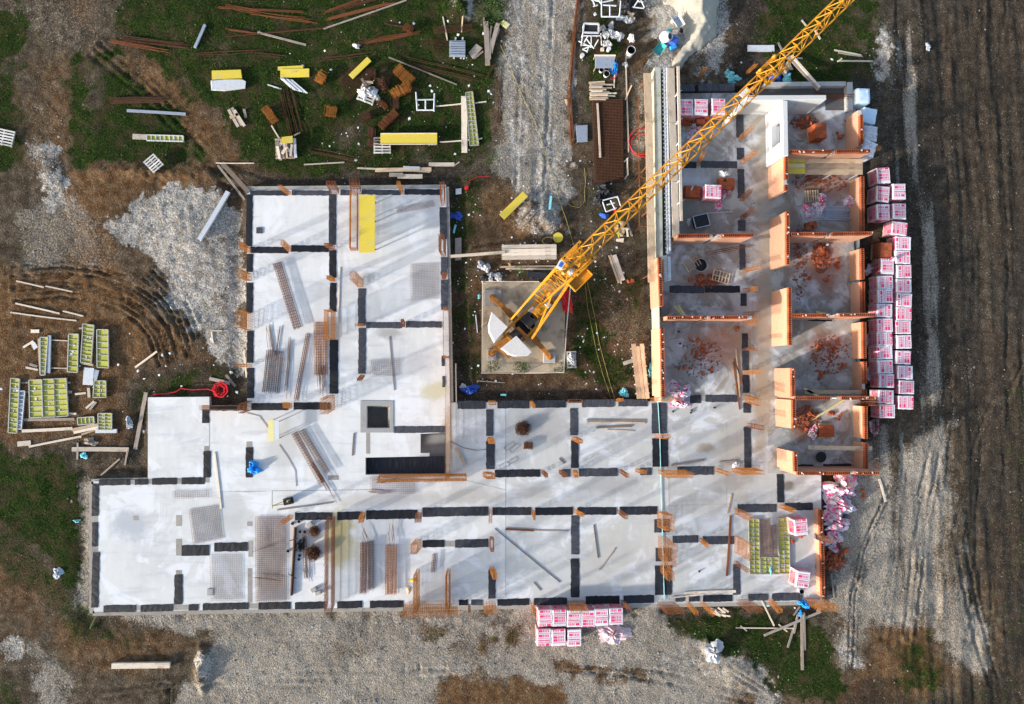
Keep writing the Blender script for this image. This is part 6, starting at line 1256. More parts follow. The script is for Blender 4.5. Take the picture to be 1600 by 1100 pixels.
for (x,y) in ((1061,518),(1063,537),(1052,643),(1081,641),(1117,637),(1080,645),(1093,893),(457,818)): p = P(x,y,SLAB+.1); mb.tube((p.x,p.y,SLAB), (p.x,p.y,SLAB+.12), .06, 8, caps=True)
tag(mb.build('pipe_stub', M['black']), 'short dark pipe stubs rising from the slab', 'pipe stubs', kind='stuff')
# form panels at the lower right
form_panel([(1170,811),(1186,811),(1187.5,897),(1172,897)],12,2,'long yellow form panel, left leg of the U on the slab',z=SLAB+.02); form_panel([(1216,810),(1233,809),(1234.5,896),(1218.5,896.5)],12,2,'long yellow form panel, right leg of the U on the slab',z=SLAB+.02); form_panel([(1188.5,871),(1205,871),(1206,897),(1189,897)],4,2,'short yellow form panel at the foot of the U, left',z=SLAB+.02); form_panel([(1206,871),(1216.5,871),(1217.5,897),(1207,897)],4,1,'short yellow form panel at the foot of the U, right',z=SLAB+.02)
lying_cage(1195,812,1197,869,17,8,'rusty rebar cage lying inside the U of form panels',h=.3,mat='wire'); lying_cage(1210,822,1211,868,9,5,'narrow rebar cage inside the U of form panels',h=.25,mat='wire'); crumple('foam_scrap',1204,891,2.5,6,.05,'cyan','small white-blue foam strip on the form panels','foam',z=SLAB+.15)
# brick debris in the rooms
loose_bricks([(1283,398,6,10,22),(1309,415,3,5,6),(1262,428,3,3,4),(1292,437,3,3,4)],'broken dark red brick in the heap of the second right-wing room','broken bricks in the second room'); loose_bricks([(1098,438,7,4,16)],'broken orange brick heaped beside the ladder-like pallet','broken bricks by the ladder-like pallet')
loose_bricks([(1090,548,12,7,9),(1072,575,5,3,4),(1100,580,8,5,5),(1154,513,3,2,4)],'orange brick scattered on the floor left of the corridor','scattered bricks left of the corridor'); loose_bricks([(1280,541,3,4,7),(1305,546,6,4,8),(1287,583,5,4,9),(1313,576,3,2,2)],'brown brick lying in the room with the upper loose plank','bricks in the upper plank room'); loose_bricks([(1298,645,3,3,3),(1313,652,3,3,3),(1262,660,8,6,6)],'brick lying near the small neat stack','bricks near the small neat stack')
loose_bricks([(1305,875,9,9,24),(1325,874,1,1,1)],'broken red brick in the heap outside the low right wall','broken bricks outside the low wall'); loose_bricks([(1255,190,8,4,6),(1312,213,5,3,3),(1325,188,2,2,2)],'brown brick lying in the top right room','bricks in the top right room'); loose_bricks([(1240,846,3,4,3),(1250,838,5,1,3),(1258,898,5,1,4)],'orange brick loosened from the opened pallets','bricks from the opened pallets'); loose_bricks([(1400,1010,0,0,0),(893,1009,1,1,1),(905,1007,1,1,1)],'orange brick at the torn corner of the front row pallet','bricks at the torn pallet'); loose_bricks([(1347,772,6,8,4)],'red brick lying on the gravel right of the pink wrapping','bricks right of the pink wrapping')
crumbs('brick_rubble',1283,402,16,24,300,'dark red brick crumbs around the heap in the second room',.08); crumbs('brick_rubble',1095,560,36,32,220,'orange brick crumbs around the scattered bricks',.06,h=.03); crumbs('brick_rubble',1105,438,24,12,160,'brick crumbs by the ladder-like pallet',.07); crumbs('brick_rubble',1295,555,32,30,200,'brown brick crumbs in the upper plank room',.07,h=.04); crumbs('brick_rubble',1260,655,22,22,260,'brick crumbs in the lower plank room',.07); crumbs('brick_rubble',1304,875,18,18,260,'red brick crumbs outside the low wall',.08); crumbs('brick_rubble',1280,285,46,16,180,'red brick crumbs in the room with the steel rods',.07,h=.03); crumbs('brick_rubble',1255,192,22,10,140,'dark crumbs in the top right room',.08); crumbs('brick_rubble',1250,410,12,60,160,'dark crumbs along the corridor wall',.07,h=.02); crumbs('brick_rubble',1075,190,18,12,120,'brick crumbs between the top room pallets',.07)
def lattice_pallet(px, py, rz, label, w=.9, d=.6, mat='pine'):
    p = P(px,py,SLAB+.15); r = empty('open_pallet', (p.x,p.y,SLAB), label, 'pallet', 'open slat pallets', rz)
    for x in np.linspace(-w/2,w/2,6): m = MB(); m.box((x,0,.12), (.06,d,.03)); m.build('slat', M[mat], r, origin=(0,0,0))
    for y in (-d/2+.05,0,d/2-.05): m = MB(); m.box((0,y,.06), (w,.06,.08)); m.build('bearer', M[mat], r, origin=(0,0,0))
lattice_pallet(1082,412,.55,'thin ladder-like pallet leaning in the room below the black trolley',1.0,.7); lattice_pallet(1127,432,-.25,'open slat pallet right of the orange brick heap',1.1,.8); lattice_pallet(1269,306,.05,'open slat pallet left of the pink film',.85,.8); tub('round_tub',1095,414,.42,.30,'cement','round grey mortar tub beside the ladder-like pallet','tub',z=SLAB); tub('round_tub',1283,714,.34,.2,'black','dark round tub on the floor below the lower loose plank','tub',z=SLAB,lidded=True)  # the black lidded one stands in for a dark round floor stain
# plastic film heaps
F2 = 'heaps of pink printed film'
for k,(x,y,rx,ry,h,l) in enumerate(((1311,760,27,22,.75,'largest heap of pink and white film outside the end wall'),(1310,788,25,18,.6,'heap of pink and white film below the largest one'),(1306,815,22,16,.5,'pale film heap beside the low clay block wall'),(1302,840,13,13,.4,'narrow lower end of the film heap'),(1303,857,9,7,.22,'last small scrap of film below the heap'),
   (1060,610,20,14,.4,'pink and white film blown against the courtyard wall'),(1062,630,14,9,.35,'pink and white film spilling onto the felt strip'),(1084,205,15,11,.5,'pink film heap in the top room below the broken-open bricks'),(1132,297,12,12,.4,'pink film draped over the brown bricks beside the wrapped pallet'),(1121,315,9,12,.2,'white film trailing from the wrapped pallet'),(1282,318,12,14,.4,'pink film left of the grey steel rods'),(1263,330,10,10,.2,'pale film tail beside the pink film'),(1327,315,9,12,.4,'pink film at the right end of the grey steel rods'),
   (1366,666,9,12,.4,'pink film scrap at the end of the pallet file'),(1270,675,8,10,.3,'pink film beside the small neat brick stack'),(1362,420,9,11,.4,'pale film in the gap by the bare brown pallet'),(1355,530,5,10,.3,'film scrap behind the low outer wall, upper one'),(1357,585,5,10,.3,'film scrap behind the low outer wall, lower one'),(1395,405,8,4,.3,'film hanging off the bare brown pallet'))): crumple('plastic_film', x, y, rx, ry, h, 'pinkfilm', l, 'plastic film', F2, n=30, z=(1.05 if 'hanging' in l else None))
crumple('plastic_film',958,990,22,18,.25,'film','translucent grey film beside the front row pallets','plastic film',F2,n=30); crumple('white_paper',1131,272,8,6,.25,'white','torn white paper on top of the brown bricks','paper',z=SLAB+.5); crumple('white_paper',1292,382,3,3,.15,'white','small white scrap at the foot of the second cross wall','paper')
for k in range(14): plank(1286+random.uniform(-6,6),322+k*1.6,1330+random.uniform(-8,4),323+k*1.6+random.gauss(0,.8),1.8,'blue_steel','grey steel rod in the pile on the room floor','grey steel rods on the floor',z=SLAB+.02+.04*(k%2),cat='rod',name='steel_rod')
# black trolley and small stuff in the trolley room
tz = SLAB; tro = empty('trolley_box', P(1096,345,SLAB), 'black open box trolley with pale rim in the dim room', 'trolley')
a = .25; p = P(1096,345,SLAB+.4); mb = MB(); mb.box((p.x,p.y,SLAB+.2), (.95,.75,.36), a); mb.build('box', M['black'], tro)
R3 = Matrix.Rotation(a,3,'Z'); cs = [Vector((p.x,p.y,SLAB+.42))+R3@Vector((sx*.5,sy*.4,0)) for sx,sy in ((-1,-1),(1,-1),(1,1),(-1,1))]
for i in range(4): mb = MB(); mb.beam(cs[i],cs[(i+1)%4],.05,.06); mb.build('rim', M['steel'], tro)
mb = MB(); mb.tube(cs[2],P(1145,331,SLAB+.3),.03,6); mb.build('drawbar', M['steel'], tro); crumple('white_box',1076,347,4,5,.2,'white','small white canister left of the black trolley','canister',z=SLAB,flatk=.2)
plank(1054,478,1072,496,5,'pale_yellow','yellow board leaning in the corner above the left cross wall',z=SLAB+.3,z1=1.2); plank(1060,476,1071,494,2.5,'pale_yellow','thin yellow lath beside the leaning yellow board',z=SLAB+.3,z1=1.2)
bars(1105,396,1175,383,5,8,'rusty bent bars hooked below the left cross wall','rust_dark',z=SLAB+.5,r=.018); plank(1080,297,1083,291,2,'white_steel','white strip on the low brown brick stack',z=SLAB+.62)
# ================================================================ courtyard and upper middle
for k in range(4):
    plank(784+(.5*k),385.5+k*5.8,869.5,384.5+k*5.9,5.4,'pale_wood',['backmost','second','third','frontmost'][k]+' plank on top of the pale timber stack by the crane','timber stack by the crane',z=.62,th=.06)
    plank(784,386+k*5.8,868,385+k*5.9,5.4,'pine','plank in the lower layer of the pale timber stack by the crane','lower timber layer by the crane',z=.54,th=.06)
for x in (800,850): plank(x,384,x,405,4,'pine',('left' if x==800 else 'right')+' bearer under the pale timber stack by the crane',z=.28,th=.24)
plank(704,400.5,789,394,4.6,'pale_wood','long plank bridging from the slab to the timber stack',z=.42,z1=.72); plank(781,417,868,416,3,'pine','pinkish plank in front of the timber stack, back one'); plank(790,420,866,420.5,2.5,'pale_wood','pinkish plank in front of the timber stack, front one'); plank(796,412,798,424,3,'pine','short stick across the pinkish planks')
o = long_box('black_mat_roll', 824,428.5,855,431,9,.1,.35,'dark_foil','dark ribbed roll lying on the crane base edge','roll')
sheet_stack(diag(784,339,821,303,11.5),1,'yellow board lying aslant beside the cement heap','yellow',z=base(800,322,.8)+.03,th=.05)
plank(859,327,861,306,3.4,'cyan','short cyan plastic pipe on the cement heap',name='plastic_pipe',cat='pipe'); plank(810,346,828,326,2.4,'dark_wood','left dark stick on the cement heap'); plank(820,352,836,332,2.2,'dark_wood','right dark stick on the cement heap')
tub('cable_reel',872,371,.32,.22,'yellow','yellow cable reel behind the timber stack','reel',lidded=True); mb = MB(); c = P(858,377,.1)
mb.path([(c.x+.45*math.cos(t)*(1+.1*math.sin(3.3*t)), c.y+.25*math.sin(t), gz(c.x,c.y,.3)+.04+.01*t) for t in np.linspace(0,22,90)], .014, 4); tag(mb.build('cable_tangle', M['rope']), 'tangled yellow cable beside the yellow reel', 'cable')
for k,(x,y,rx,ry) in enumerate(((766,432,6,6),(778,432,8,6),(760,418,6,8))): crumple('white_bag',x,y,rx,ry,.25,'white',['white sack left of the crane base, left one','white sack left of the crane base, right one','white sack left of the timber stack'][k],'sack')
crumple('dark_bag',759,433,8,5,.2,'dark_foil','dark sack beside the white ones by the crane','sack'); crumple('grey_bag',753,415,7,7,.2,'glass_bottle','grey bag left of the timber stack','bag'); 
mb = MB(); c4 = [P(x,y,.5) for x,y in ((876,455),(891,452),(896,490),(880,486))]; n = 8; vs = []
for i in range(n+1):
    for j in range(n+1): u,v = i/n,j/n; q = (c4[0]*(1-u)+c4[1]*u)*(1-v)+(c4[3]*(1-u)+c4[2]*u)*v; vs.append((q.x+random.gauss(0,.02),q.y+random.gauss(0,.02),.42+random.gauss(0,.035)+.12*math.sin(u*7)*math.sin(v*5)))
mb.add(vs, [(i*(n+1)+j,i*(n+1)+j+1,(i+1)*(n+1)+j+1,(i+1)*(n+1)+j) for i in range(n) for j in range(n)]); tag(mb.build('red_tarpaulin', M['red']), 'bright red tarpaulin hanging on the fence beside the crane mast', 'tarpaulin')
pallet(893,562,.03,'small pallet with a pale bag beside the crane fence','white_wood',.62,1.1); crumple('white_bag',893,561,6,9,.25,'white','pale bag lying on the small pallet by the fence','bag',z=base(893,562,.5)+.16)
crumple('blue_sheet',735,608,13,7,.25,'deep_blue','dark blue crumpled sheet in the lower left courtyard corner','plastic sheet'); crumple('white_bag',724,604,5,5,.15,'white','white scrap beside the dark blue sheet','scrap'); crumple('blue_sheet',712,337,10,7,.2,'deep_blue','blue crumpled sheet right of the upper slab wing','plastic sheet'); plank(709,364,712,351,3,'cyan','short cyan strip beside the upper slab wing',name='foam_strip',cat='foam'); plank(782,617,791,617,3,'cyan','small cyan block in the courtyard above the felt strips',name='foam_strip',cat='foam',th=.1); crumple('foam_scrap',749,463,3,3,.12,'cyan','small cyan scrap left of the crane base','foam',flatk=.2)
sheet_stack([(711,372),(721,371),(721,406),(711,407)],1,'grey board lying along the upper slab wing','grey_wood',name='board'); sheet_stack([(712,295),(721,294),(721,303),(712,304)],1,'small white plate near the corner of the upper slab wing','white',name='plate'); tub('red_can',729,293,.13,.3,'red','red can beside the small white plate','can',lidded=True)
mb = MB(); mb.path([P(729,291,.1),P(735,281,.1),P(748,276,.1),P(766,275,.1)], .02, 5); tag(mb.build('red_cable', M['hose']), 'red cable curving from the red can', 'cable')
plank(743,492,746,520,1.6,'white_steel','thin pale bar standing left of the crane fence',name='steel_bar',cat='bar'); plank(712,568,713,632,1.8,'pale_wood','thin pale lath along the lower slab wing edge'); plank(746,595,789,598,1.4,'grey_wood','thin grey stick in the lower courtyard')
plank(952,399,967,442,3,'pine','left of two boards leaning near the walkway'); plank(955,398,971,443,2.2,'pale_wood','thin middle board leaning near the walkway'); plank(960,398,974,438,6,'pale_wood','right wide board leaning near the walkway')
for k,(x,w) in enumerate(((990,7),(996.5,5.5),(1003,6))): plank(x,537 if k!=1 else 541,x+9,623,w,'pine',['left','middle','right'][k]+' long board of the courtyard gangway','courtyard gangway boards',z=.35,th=.05)
for k in range(6): plank(985+k*1.5,545+k*14,1008+k*1.5,544+k*14,2,'pale_wood','batten under the courtyard gangway','gangway battens',z=.30)
plank(974,568,990,563,6,'pale_wood','short pale board left of the gangway'); crumple('blue_sheet',1018,580,6,9,.2,'cyan','pale blue-green film right of the gangway','plastic film'); crumple('blue_sheet',1024,604,4,3,.15,'deep_blue','small blue scrap at the courtyard wall','scrap'); crumple('cyan_scrap',975,614,9,6,.15,'cyan','pale cyan scraps near the courtyard felt strips','scrap')
loose_bricks([(987,436,3,3,5)],'red brick in the small pile below the wide leaning board','bricks below the leaning boards')
# ropes
mb = MB(); pts = [(782,70),(797,105),(812,140),(828,175),(842,205),(852,240),(862,275),(873,312),(884,345),(897,385)]
mb.path([(lambda p: (p.x,p.y,gz(p.x,p.y,.15)+.03))(P(x,y,.05)) for x,y in pts], .014, 5); tag(mb.build('ground_rope', M['rope']), 'long yellow rope running down the gravel road to the crane', 'rope')
mb = MB(); mb.path([(lambda p: (p.x,p.y,gz(p.x,p.y,.15)+.03))(P(x,y,.05)) for x,y in ((911,418),(920,450),(930,500),(936,535),(944,565),(952,595),(962,628))], .014, 5); tag(mb.build('ground_rope', M['rope']), 'yellow rope from the crane to the courtyard felt strips, right one', 'rope')
mb = MB(); mb.path([(lambda p: (p.x,p.y,gz(p.x,p.y,.15)+.03))(P(x,y,.05)) for x,y in ((914,440),(918,480),(926,520),(932,550),(942,585),(955,622))], .012, 5); tag(mb.build('ground_rope', M['rope']), 'yellow rope from the crane to the courtyard felt strips, left one', 'rope')
mb = MB(); mb.path([(lambda p: (p.x,p.y,gz(p.x,p.y,.15)+.03))(P(x,y,.05)) for x,y in ((913,262),(915,285),(913,300),(914,315),(905,324),(892,322),(882,312))], .012, 4); tag(mb.build('loose_cable', M['rope']), 'thin pale cable looping over grass below the cement mixer yard', 'cable')
# rail of rusty bars beside the road
bars(904,-6,896,60,12,6,'rusty bars edging the gravel road, upper bundle','rust',r=.02); bars(896,60,889,140,12,6,'rusty bars edging the gravel road, middle bundle','rust',r=.02); bars(889,140,894,224,14,7,'rusty bars edging the gravel road, lower bundle','rust',r=.02); plank(899,66,894,138,1.4,'grey_wood','thin grey lath along the rusty bars')
# big mesh stack
mesh_sheet([(926,157),(973,156),(974,283),(929,285)],20,54,'tall dark stack of reinforcing mesh beside the walkway','rust_dark',layers=1,r=.019,z=.16); flat('mud_patch', [(925,156),(974,155),(976,284),(928,287)], -.05, .10, M['mud'], bevel=.02); tag(bpy.data.objects['mud_patch'], 'dark muddy sheeting under the stacked reinforcing mesh', 'sheeting'); plank(933.5,161,938,246,3,'pale_wood','long thin board lying on the dark mesh stack',z=base(950,220,1)+.2)  # dark ground patch laid under the mesh, seen through its gaps
for k in range(16): 
    x = 922+k*1.1; plank(921+random.uniform(-1,3),131+k*1.6,950+random.uniform(-10,10)+(k>8)*6,131+k*1.55+random.gauss(0,.7),2.2,random.choice(['pine','pale_wood']),'pine batten in the loose stack above the dark mesh','loose stack of pine battens',z=base(936,143,.6)+.03+.05*(k%4))
plank(920,129,945,127.5,2.6,'pine','single batten lying behind the loose batten stack')
sheet_stack([(900,196),(918,195),(918,221),(902,222)],1,'blue-grey steel plate on sandy ground','blue_steel',name='steel_plate',th=.1); plank(978,88,980,160,2,'pale_wood','upper length of the thin pale rail right of the mesh'); plank(980,160,982,238,2,'pale_wood','middle length of the thin pale rail right of the mesh'); plank(977,156,987,133,2.2,'pine','short slanting lath on the pale rail'); plank(980,247,981,274,2.4,'pale_wood','lower stub of the pale rail'); plank(975,253,982,246,2,'pale_wood','short lath end crossing the lower stub'); plank(976,280,980,274,2,'pale_wood','small lath end below the lower stub')
sheet_stack([(882,155),(886,155),(891,160),(885,164)],1,'small pinkish board at the road edge','pine',name='board')
mb = MB(); c = P(1003,222,.1); z = gz(c.x,c.y,.4)+.06
for k in range(2): mb.path([(c.x+(.75+.12*k)*math.cos(t), c.y+(.75+.1*k)*math.sin(t)*1.05+.25*k-.2, z+.03*k) for t in np.linspace(.6,6.0,30)], .03, 6)
tag(mb.build('red_pipe_coil', M['red']), 'loosely coiled red pipe left of the walkway', 'pipe')
mb = MB()
for (a,b) in (((997,150),(999,290)),((992,285),(999,275)),((999,275),(1008,279)),((999,290),(999,352)),((993,362),(999,354)),((999,354),(1010,354)),((997,195),(990,205)),((993,160),(1003,158)),((999,240),(1010,238))): mb.tube(P(*a,.35), P(*b,.35), .03, 5)
tag(mb.build('rusty_strut_line', M['rust']), 'thin rusty struts bracing the scaffold walkway', 'strut')
# black sacks and frame under the jib
crumple('dark_bag',945,299,13,12,.5,'dark_foil','large black crumpled foil below the dark mesh stack','foil'); crumple('dark_bag',935,314,9,9,.4,'dark_foil','black foil with white edge beside the frame under the jib','foil')
tube_frame('trestle_frame', [(942,316,947,331,.5,.5),(942,313,965,307,.5,.5),(965,307,970,322,.5,.5),(947,331,963,325,.5,.5),(948,320,960,317,.5,.5),(954,313,961,327,.5,.5),(942,316,942,316,.5,0),(965,307,964,309,.5,0)], .045, 'white_steel','white steel frame half under the crane jib'); crumple('blue_box',944,337,6,5,.3,'deep_blue','blue crate half under the crane jib','crate',flatk=.3); crumple('red_box',961,330,4,4,.3,'red','red can beside the frame under the jib','can',flatk=.3)
offcuts(972,355,9,9,14,70,['pine','pale_wood','yellow'],'short board in the mixed heap under the jib',z0=.05,sp=.7,lmin=.4,lmax=.9,group='mixed board heap under the jib'); sheet_stack([(963,373),(975,372),(974,379),(963,377)],1,'small pale board below the mixed heap','pale_wood',name='board'); plank(979,345,988,369,3,'grey_wood','grey lath right of the mixed heap')
# upper middle: frames, tubs, table
tube_frame('white_trestle', [(940,0,940,26,1,1),(970,2,968,26,1,1),(940,26,968,26,1,1),(942,8,963,9,1,1),(953,8,953,26,1,1),(940,26,941,24,1,0),(968,26,967,24,1,0),(940,4,958,0,1,1)], .05, 'white_steel','tall white steel frame at the top border'); tube_frame('white_trestle', [(990,12,1000,-4,.7,1),(1000,-4,1007,12,1,.7),(988,11,1006,13,.7,.7),(996,2,1005,3,.9,.9)], .045, 'white_steel','small white A-shaped frame at the top border'); tube_frame('white_trestle',[(925,-3,930,10,.6,.6),(932,-3,940,6,.6,.6),(924,0,938,2,.6,.6),(927,10,934,8,.6,.6)],.05,'white_steel','white frame cut by the top border')
crumple('dark_bag',978,4,14,12,.8,'dark_foil','black sheeting behind the tall white frame','foil'); crumple('rubbish_heap',978,30,13,7,.25,'glass_bottle','heap of grey rubbish below the tall white frame','rubbish'); offcuts(984,24,5,5,6,30,['pine','card'],'board scrap in the grey rubbish heap',z0=.15,sp=.9,lmin=.2,lmax=.5,group='scraps in the rubbish heap')
mt = empty('mortar_trough', P(924,44,0), 'dark mortar trough on a pale steel stand', 'trough'); z = base(924,44,.6); q = [(912.5,37),(935.5,37.5),(935,51.5),(911,51)]
mb = MB(); mb.prism([P(x,y,.8) for x,y in q], z+.3, z+.55); mb.build('trough_body', M['black'], mt)
for a,b in zip(q,q[1:]+q[:1]): mb = MB(); mb.beam(P(*a,z+.6), P(*b,z+.6), .09, .12); mb.build('rim', M['white_steel'], mt)
for a in q: mb = MB(); p = P(*a,z+.6); mb.tube(p,(p.x,p.y,z),.03,5); mb.build('leg', M['white_steel'], mt)
tube_frame('folding_trestle', [(911,52,908,72,.5,.3),(909,56,938,56,.5,.5),(939,52,940,71,.5,.3),(908,70,925,72,.3,.3),(924,56,924,68,.5,.5),(913,66,919,56,.4,.5),(916,60,928,76,.5,.3),(928,74,935,62,.3,.5),(904,64,924,74,.3,.3),(910,77,921,73,.2,.3),(917,82,920,73,.2,.3),(910,77,917,80,.2,.2)], .04, 'white_steel','pale folding trestles tangled below the mortar trough')
for k,(x,y,rx,ry) in enumerate(((941,45,5,5),(952,53,9,9),(966,57,8,8),(986,60,6,6),(948,69,9,4),(955,40,5,5))): crumple('white_bag',x,y,rx,ry,.35,'white',['small white sack touching the mortar trough','largest white sack right of the mortar trough','white sack right of the largest one','single white sack lying apart on the right','pale sack under the folding trestles','grey-white sack above the largest one'][k],'sack')
for k,(x,y,r,l) in enumerate(((910,86,.14,'white round bucket lid left of the steel table'),(951.5,76,.14,'white round bucket above the steel table'),(940,109,.15,'white tub below the steel table, left one'),(948,107,.16,'white tub below the steel table, right one'),(960,94,.13,'small grey tub at the table corner'))): tub('bucket',x,y,r,.28,'white',l,lidded=k<2)
tub('bucket',948,115,.20,.30,'white','white bucket with dark inside below the steel table'); tub('bucket',1253,924.5,.17,.32,'white','white bucket on the felt strip by the lower opened pallet',z=SLAB); p = base(941,76,.2); sheet_stack([(939,74),(944,74),(944,79),(939,79)],1,'small beige block above the steel table','pale_wood',name='block',th=.15)
bt = tub('barrel',986.5,78,.27,.8,'white','white barrel with a dark open top','barrel'); st = empty('steel_table', P(943,95,0), 'steel mixing table with a bluish glassy top', 'table'); z = base(943,95,.6); q = [(930,87),(962,87),(958,106),(930,106)]
mb = MB(); mb.prism([P(x,y,z+.6) for x,y in q], z+.54, z+.6); mb.build('table_top', M['blue_steel'], st, bevel=.01)
for a in q: mb = MB(); p = P(*a,z+.54); mb.tube(p,(p.x,p.y,z),.03,5); mb.build('leg', M['grey_wood'], st)
mb = MB(); mb.beam(P(929,86.5,z+.66), P(962,86.5,z+.66), .07,.08); mb.build('edge_board', M['pale_wood'], st)
crumple('blue_sheet',959.5,107,7,9,.3,'blue','bright blue plastic sheet below the steel table','plastic sheet'); plank(960.5,116,959.5,137,1.8,'pale_wood','thin pale handle below the blue plastic sheet'); mb = MB(); mb.path([P(953,124,.1),P(960,123,.1),P(964,118,.1),P(965,110,.1)], .025, 5); tag(mb.build('red_hose_end', M['hose']), 'short red hose beside the blue plastic sheet', 'hose')
crumple('white_rag',977,101,4,5,.2,'white','white rag tied to the pale rail','rag')
# sand heap
def heap(name, poly, hmax, mat, label, cat, slope=0.55, step=0.09, seed=5):
    q = [P(x, y, 0.0) for x, y in poly]; x0, x1 = min(p.x for p in q)-.3, max(p.x for p in q)+.3; y0, y1 = min(p.y for p in q)-.3, max(p.y for p in q)+.3
    X, Y = np.meshgrid(np.arange(x0, x1, step), np.arange(y0, y1, step)); px, py = to_px(X, Y)
    d = -sdf(px, py, poly)/PXM+(fbm(X/.9, Y/.9, seed, 3)-.5)*.45
    hh = hmax*(1-np.exp(-np.clip(d, 0, None)*slope/hmax*1.5))*(1+.5*(fbm(X/1.3, Y/1.3, seed+3, 3)-.5))+(fbm(X/.35, Y/.35, seed+7, 3)-.5)*.10; g = np.vectorize(lambda a, b: gz(a, b))(X, Y)
    z = np.where(d > 0, g+np.maximum(hh, .0)+.02, g-.12); n, m = X.shape; I = np.arange(n-1)[:, None]*m+np.arange(m-1)[None]
    keep = ((d[:-1, :-1] > -.25)).ravel(); F4 = np.stack([I, I+1, I+1+m, I+m], -1).reshape(-1, 4)[keep]
    used = np.unique(F4); rm = np.zeros(n*m, np.int64); rm[used] = np.arange(len(used))
    return tag(np_mesh(name, np.stack([X, Y, z], -1).reshape(-1, 3)[used], rm[F4], M[mat]), label, cat)
M['sand'] = simple('cream_sand', (0.34,0.315,0.255), 0.95, (0.26,0.24,0.205), 0.7, 1.1, bump=0.5)
heap('sand_heap', [(1030,-60),(1106,-60),(1122,5),(1118,55),(1090,78),(1062,106),(1052,100),(1066,74),(1070,50),(1050,15),(1036,8)], 2.0, 'sand', 'cream sand heap with a shaded hollow beside the cement mixer', 'sand heap')
# mixer and wheelbarrows
mx = empty('cement_mixer', P(1045,58,0), 'cement mixer with white drum, teal barrow and blue frame by the sand heap', 'mixer'); z = base(1045,62,.6)
mb = MB(); c = P(1042,55,z+.95); Rm = Matrix.Rotation(.6,3,Vector((.5,.8,0)).normalized()); mb.lathe(Vector((c.x,c.y,z+.75)), [(0,-.42),(.22,-.42),(.38,-.15),(.38,.1),(.24,.42),(.20,.42),(.33,.08)], 20, R=Rm); mb.build('drum', M['white'], mx, smooth=True)
mb = MB(); c = P(1052,63,z+.5); mb.box((c.x,c.y,z+.4), (.62,.55,.5), -.5); mb.build('motor_cover', M['deep_blue'], mx, bevel=.06); mb = MB(); c = P(1052,73,z+.35); mb.box((c.x,c.y,z+.25), (.5,.25,.3), .4); mb.build('hopper', M['blue'], mx, bevel=.05)
mb = MB(); c = P(1046,48,z+.9); mb.box((c.x,c.y,z+.8), (.35,.3,.25), .5); mb.build('gear_ring', M['teal'], mx, bevel=.04)
for (x,y) in ((1036,48),(1058,55),(1040,72),(1060,70)): mb = MB(); p = P(x,y,z); mb.tube((p.x,p.y,z-.05), (c.x,c.y,z+.6), .035, 5); mb.build('leg', M['deep_blue'], mx)
def wheelbarrow(cx, cy, ang, label, mat):
    z = base(cx,cy,.5); p = P(cx,cy,z+.5); r = empty('wheelbarrow', (p.x,p.y,z), label, 'wheelbarrow', 'wheelbarrows', ang)
    mb = MB(); t = [(-.42,-.3),(.42,-.26),(.42,.26),(-.42,.3)]; b = [(-.25,-.2),(.25,-.17),(.25,.17),(-.25,.2)]; vs = [(x,y,.55) for x,y in t]+[(x,y,.28) for x,y in b]
    mb.add(vs, [(0,4,5,1),(1,5,6,2),(2,6,7,3),(3,7,4,0),(4,7,6,5)]); mb.build('tray', M[mat], r, origin=(0,0,0))
    for s in (-1,1): mb = MB(); mb.tube((.5,.08*s,.2),(-.9,.28*s,.5),.022,5); mb.build('handle', M['steel'], r, origin=(0,0,0)); mb = MB(); mb.tube((-.25,.2*s,.3),(-.3,.25*s,0),.02,5); mb.build('leg', M['steel'], r, origin=(0,0,0))
    mb = MB(); mb.lathe((.55,0,.17), [(0,-.04),(.17,-.04),(.17,.04),(0,.04)], 14, R=Matrix.Rotation(HP,3,'X')); mb.build('wheel', M['black'], r, origin=(0,0,0))
wheelbarrow(1031,76,.9,'teal wheelbarrow in front of the cement mixer','teal'); wheelbarrow(1060,33,-1.0,'white wheelbarrow on the shaded side of the sand heap','white_steel'); tub('bucket',1052.5,31,.15,.3,'white','white bucket beside the white wheelbarrow',lidded=True)
# cyan foam and blue crate along the top edge
for k,(x,y,rx,ry) in enumerate(((1141,119,8,7),(1150,122,9,4),(1143,128,7,3),(1230,122,8,7),(1136,113,4,4))): crumple('foam_scrap',x,y,rx,ry,.2,'cyan',['cyan foam pile above the felt-covered low wall','cyan foam strip pointing at the jib','cyan foam scrap at the foot of the low wall','cyan foam scraps beside the blue crate','small cyan foam scrap at the back of the pile'][k],'foam')
crumple('blue_crate',1212,120,9,8,.3,'deep_blue','blue plastic crate under the jib tip','crate',flatk=.25); plank(1232,88,1279,140,5,'grey_wood','left of two grey boards leaning on the low top wall',z=.15,z1=.85); plank(1237,86,1281,136,4,'pale_wood','right of two grey boards leaning on the low top wall',z=.2,z1=.9)
for q in ((1304,78,1346,86,2.4,'pale_wood','upper thin lath on the dark top right grass'),(1310,82,1348,88,2,'grey_wood','second thin lath on the dark top right grass'),(1310,95,1364,95.5,2.6,'pale_wood','horizontal lath touching the rubble strip'),(1309,96,1316,91,2,'pale_wood','tiny stick at the left end of the horizontal lath'),(1274,47,1282,61,3,'pale_wood','short pale board right of the jib'),(1169,75,1210,75,10,'white_steel','whitish beam left of the jib on dark soil'),(1253,31,1260,40,2.5,'pale_wood','short stick left of the jib top'),(1216,66,1230,92,3,'grey_wood','grey stick under the jib'),(1246,90.5,1254,91,2,'pale_wood','tiny lath right of the jib')): plank(*q[:5],q[5],q[6],th=.12 if q[4]>8 else .045)
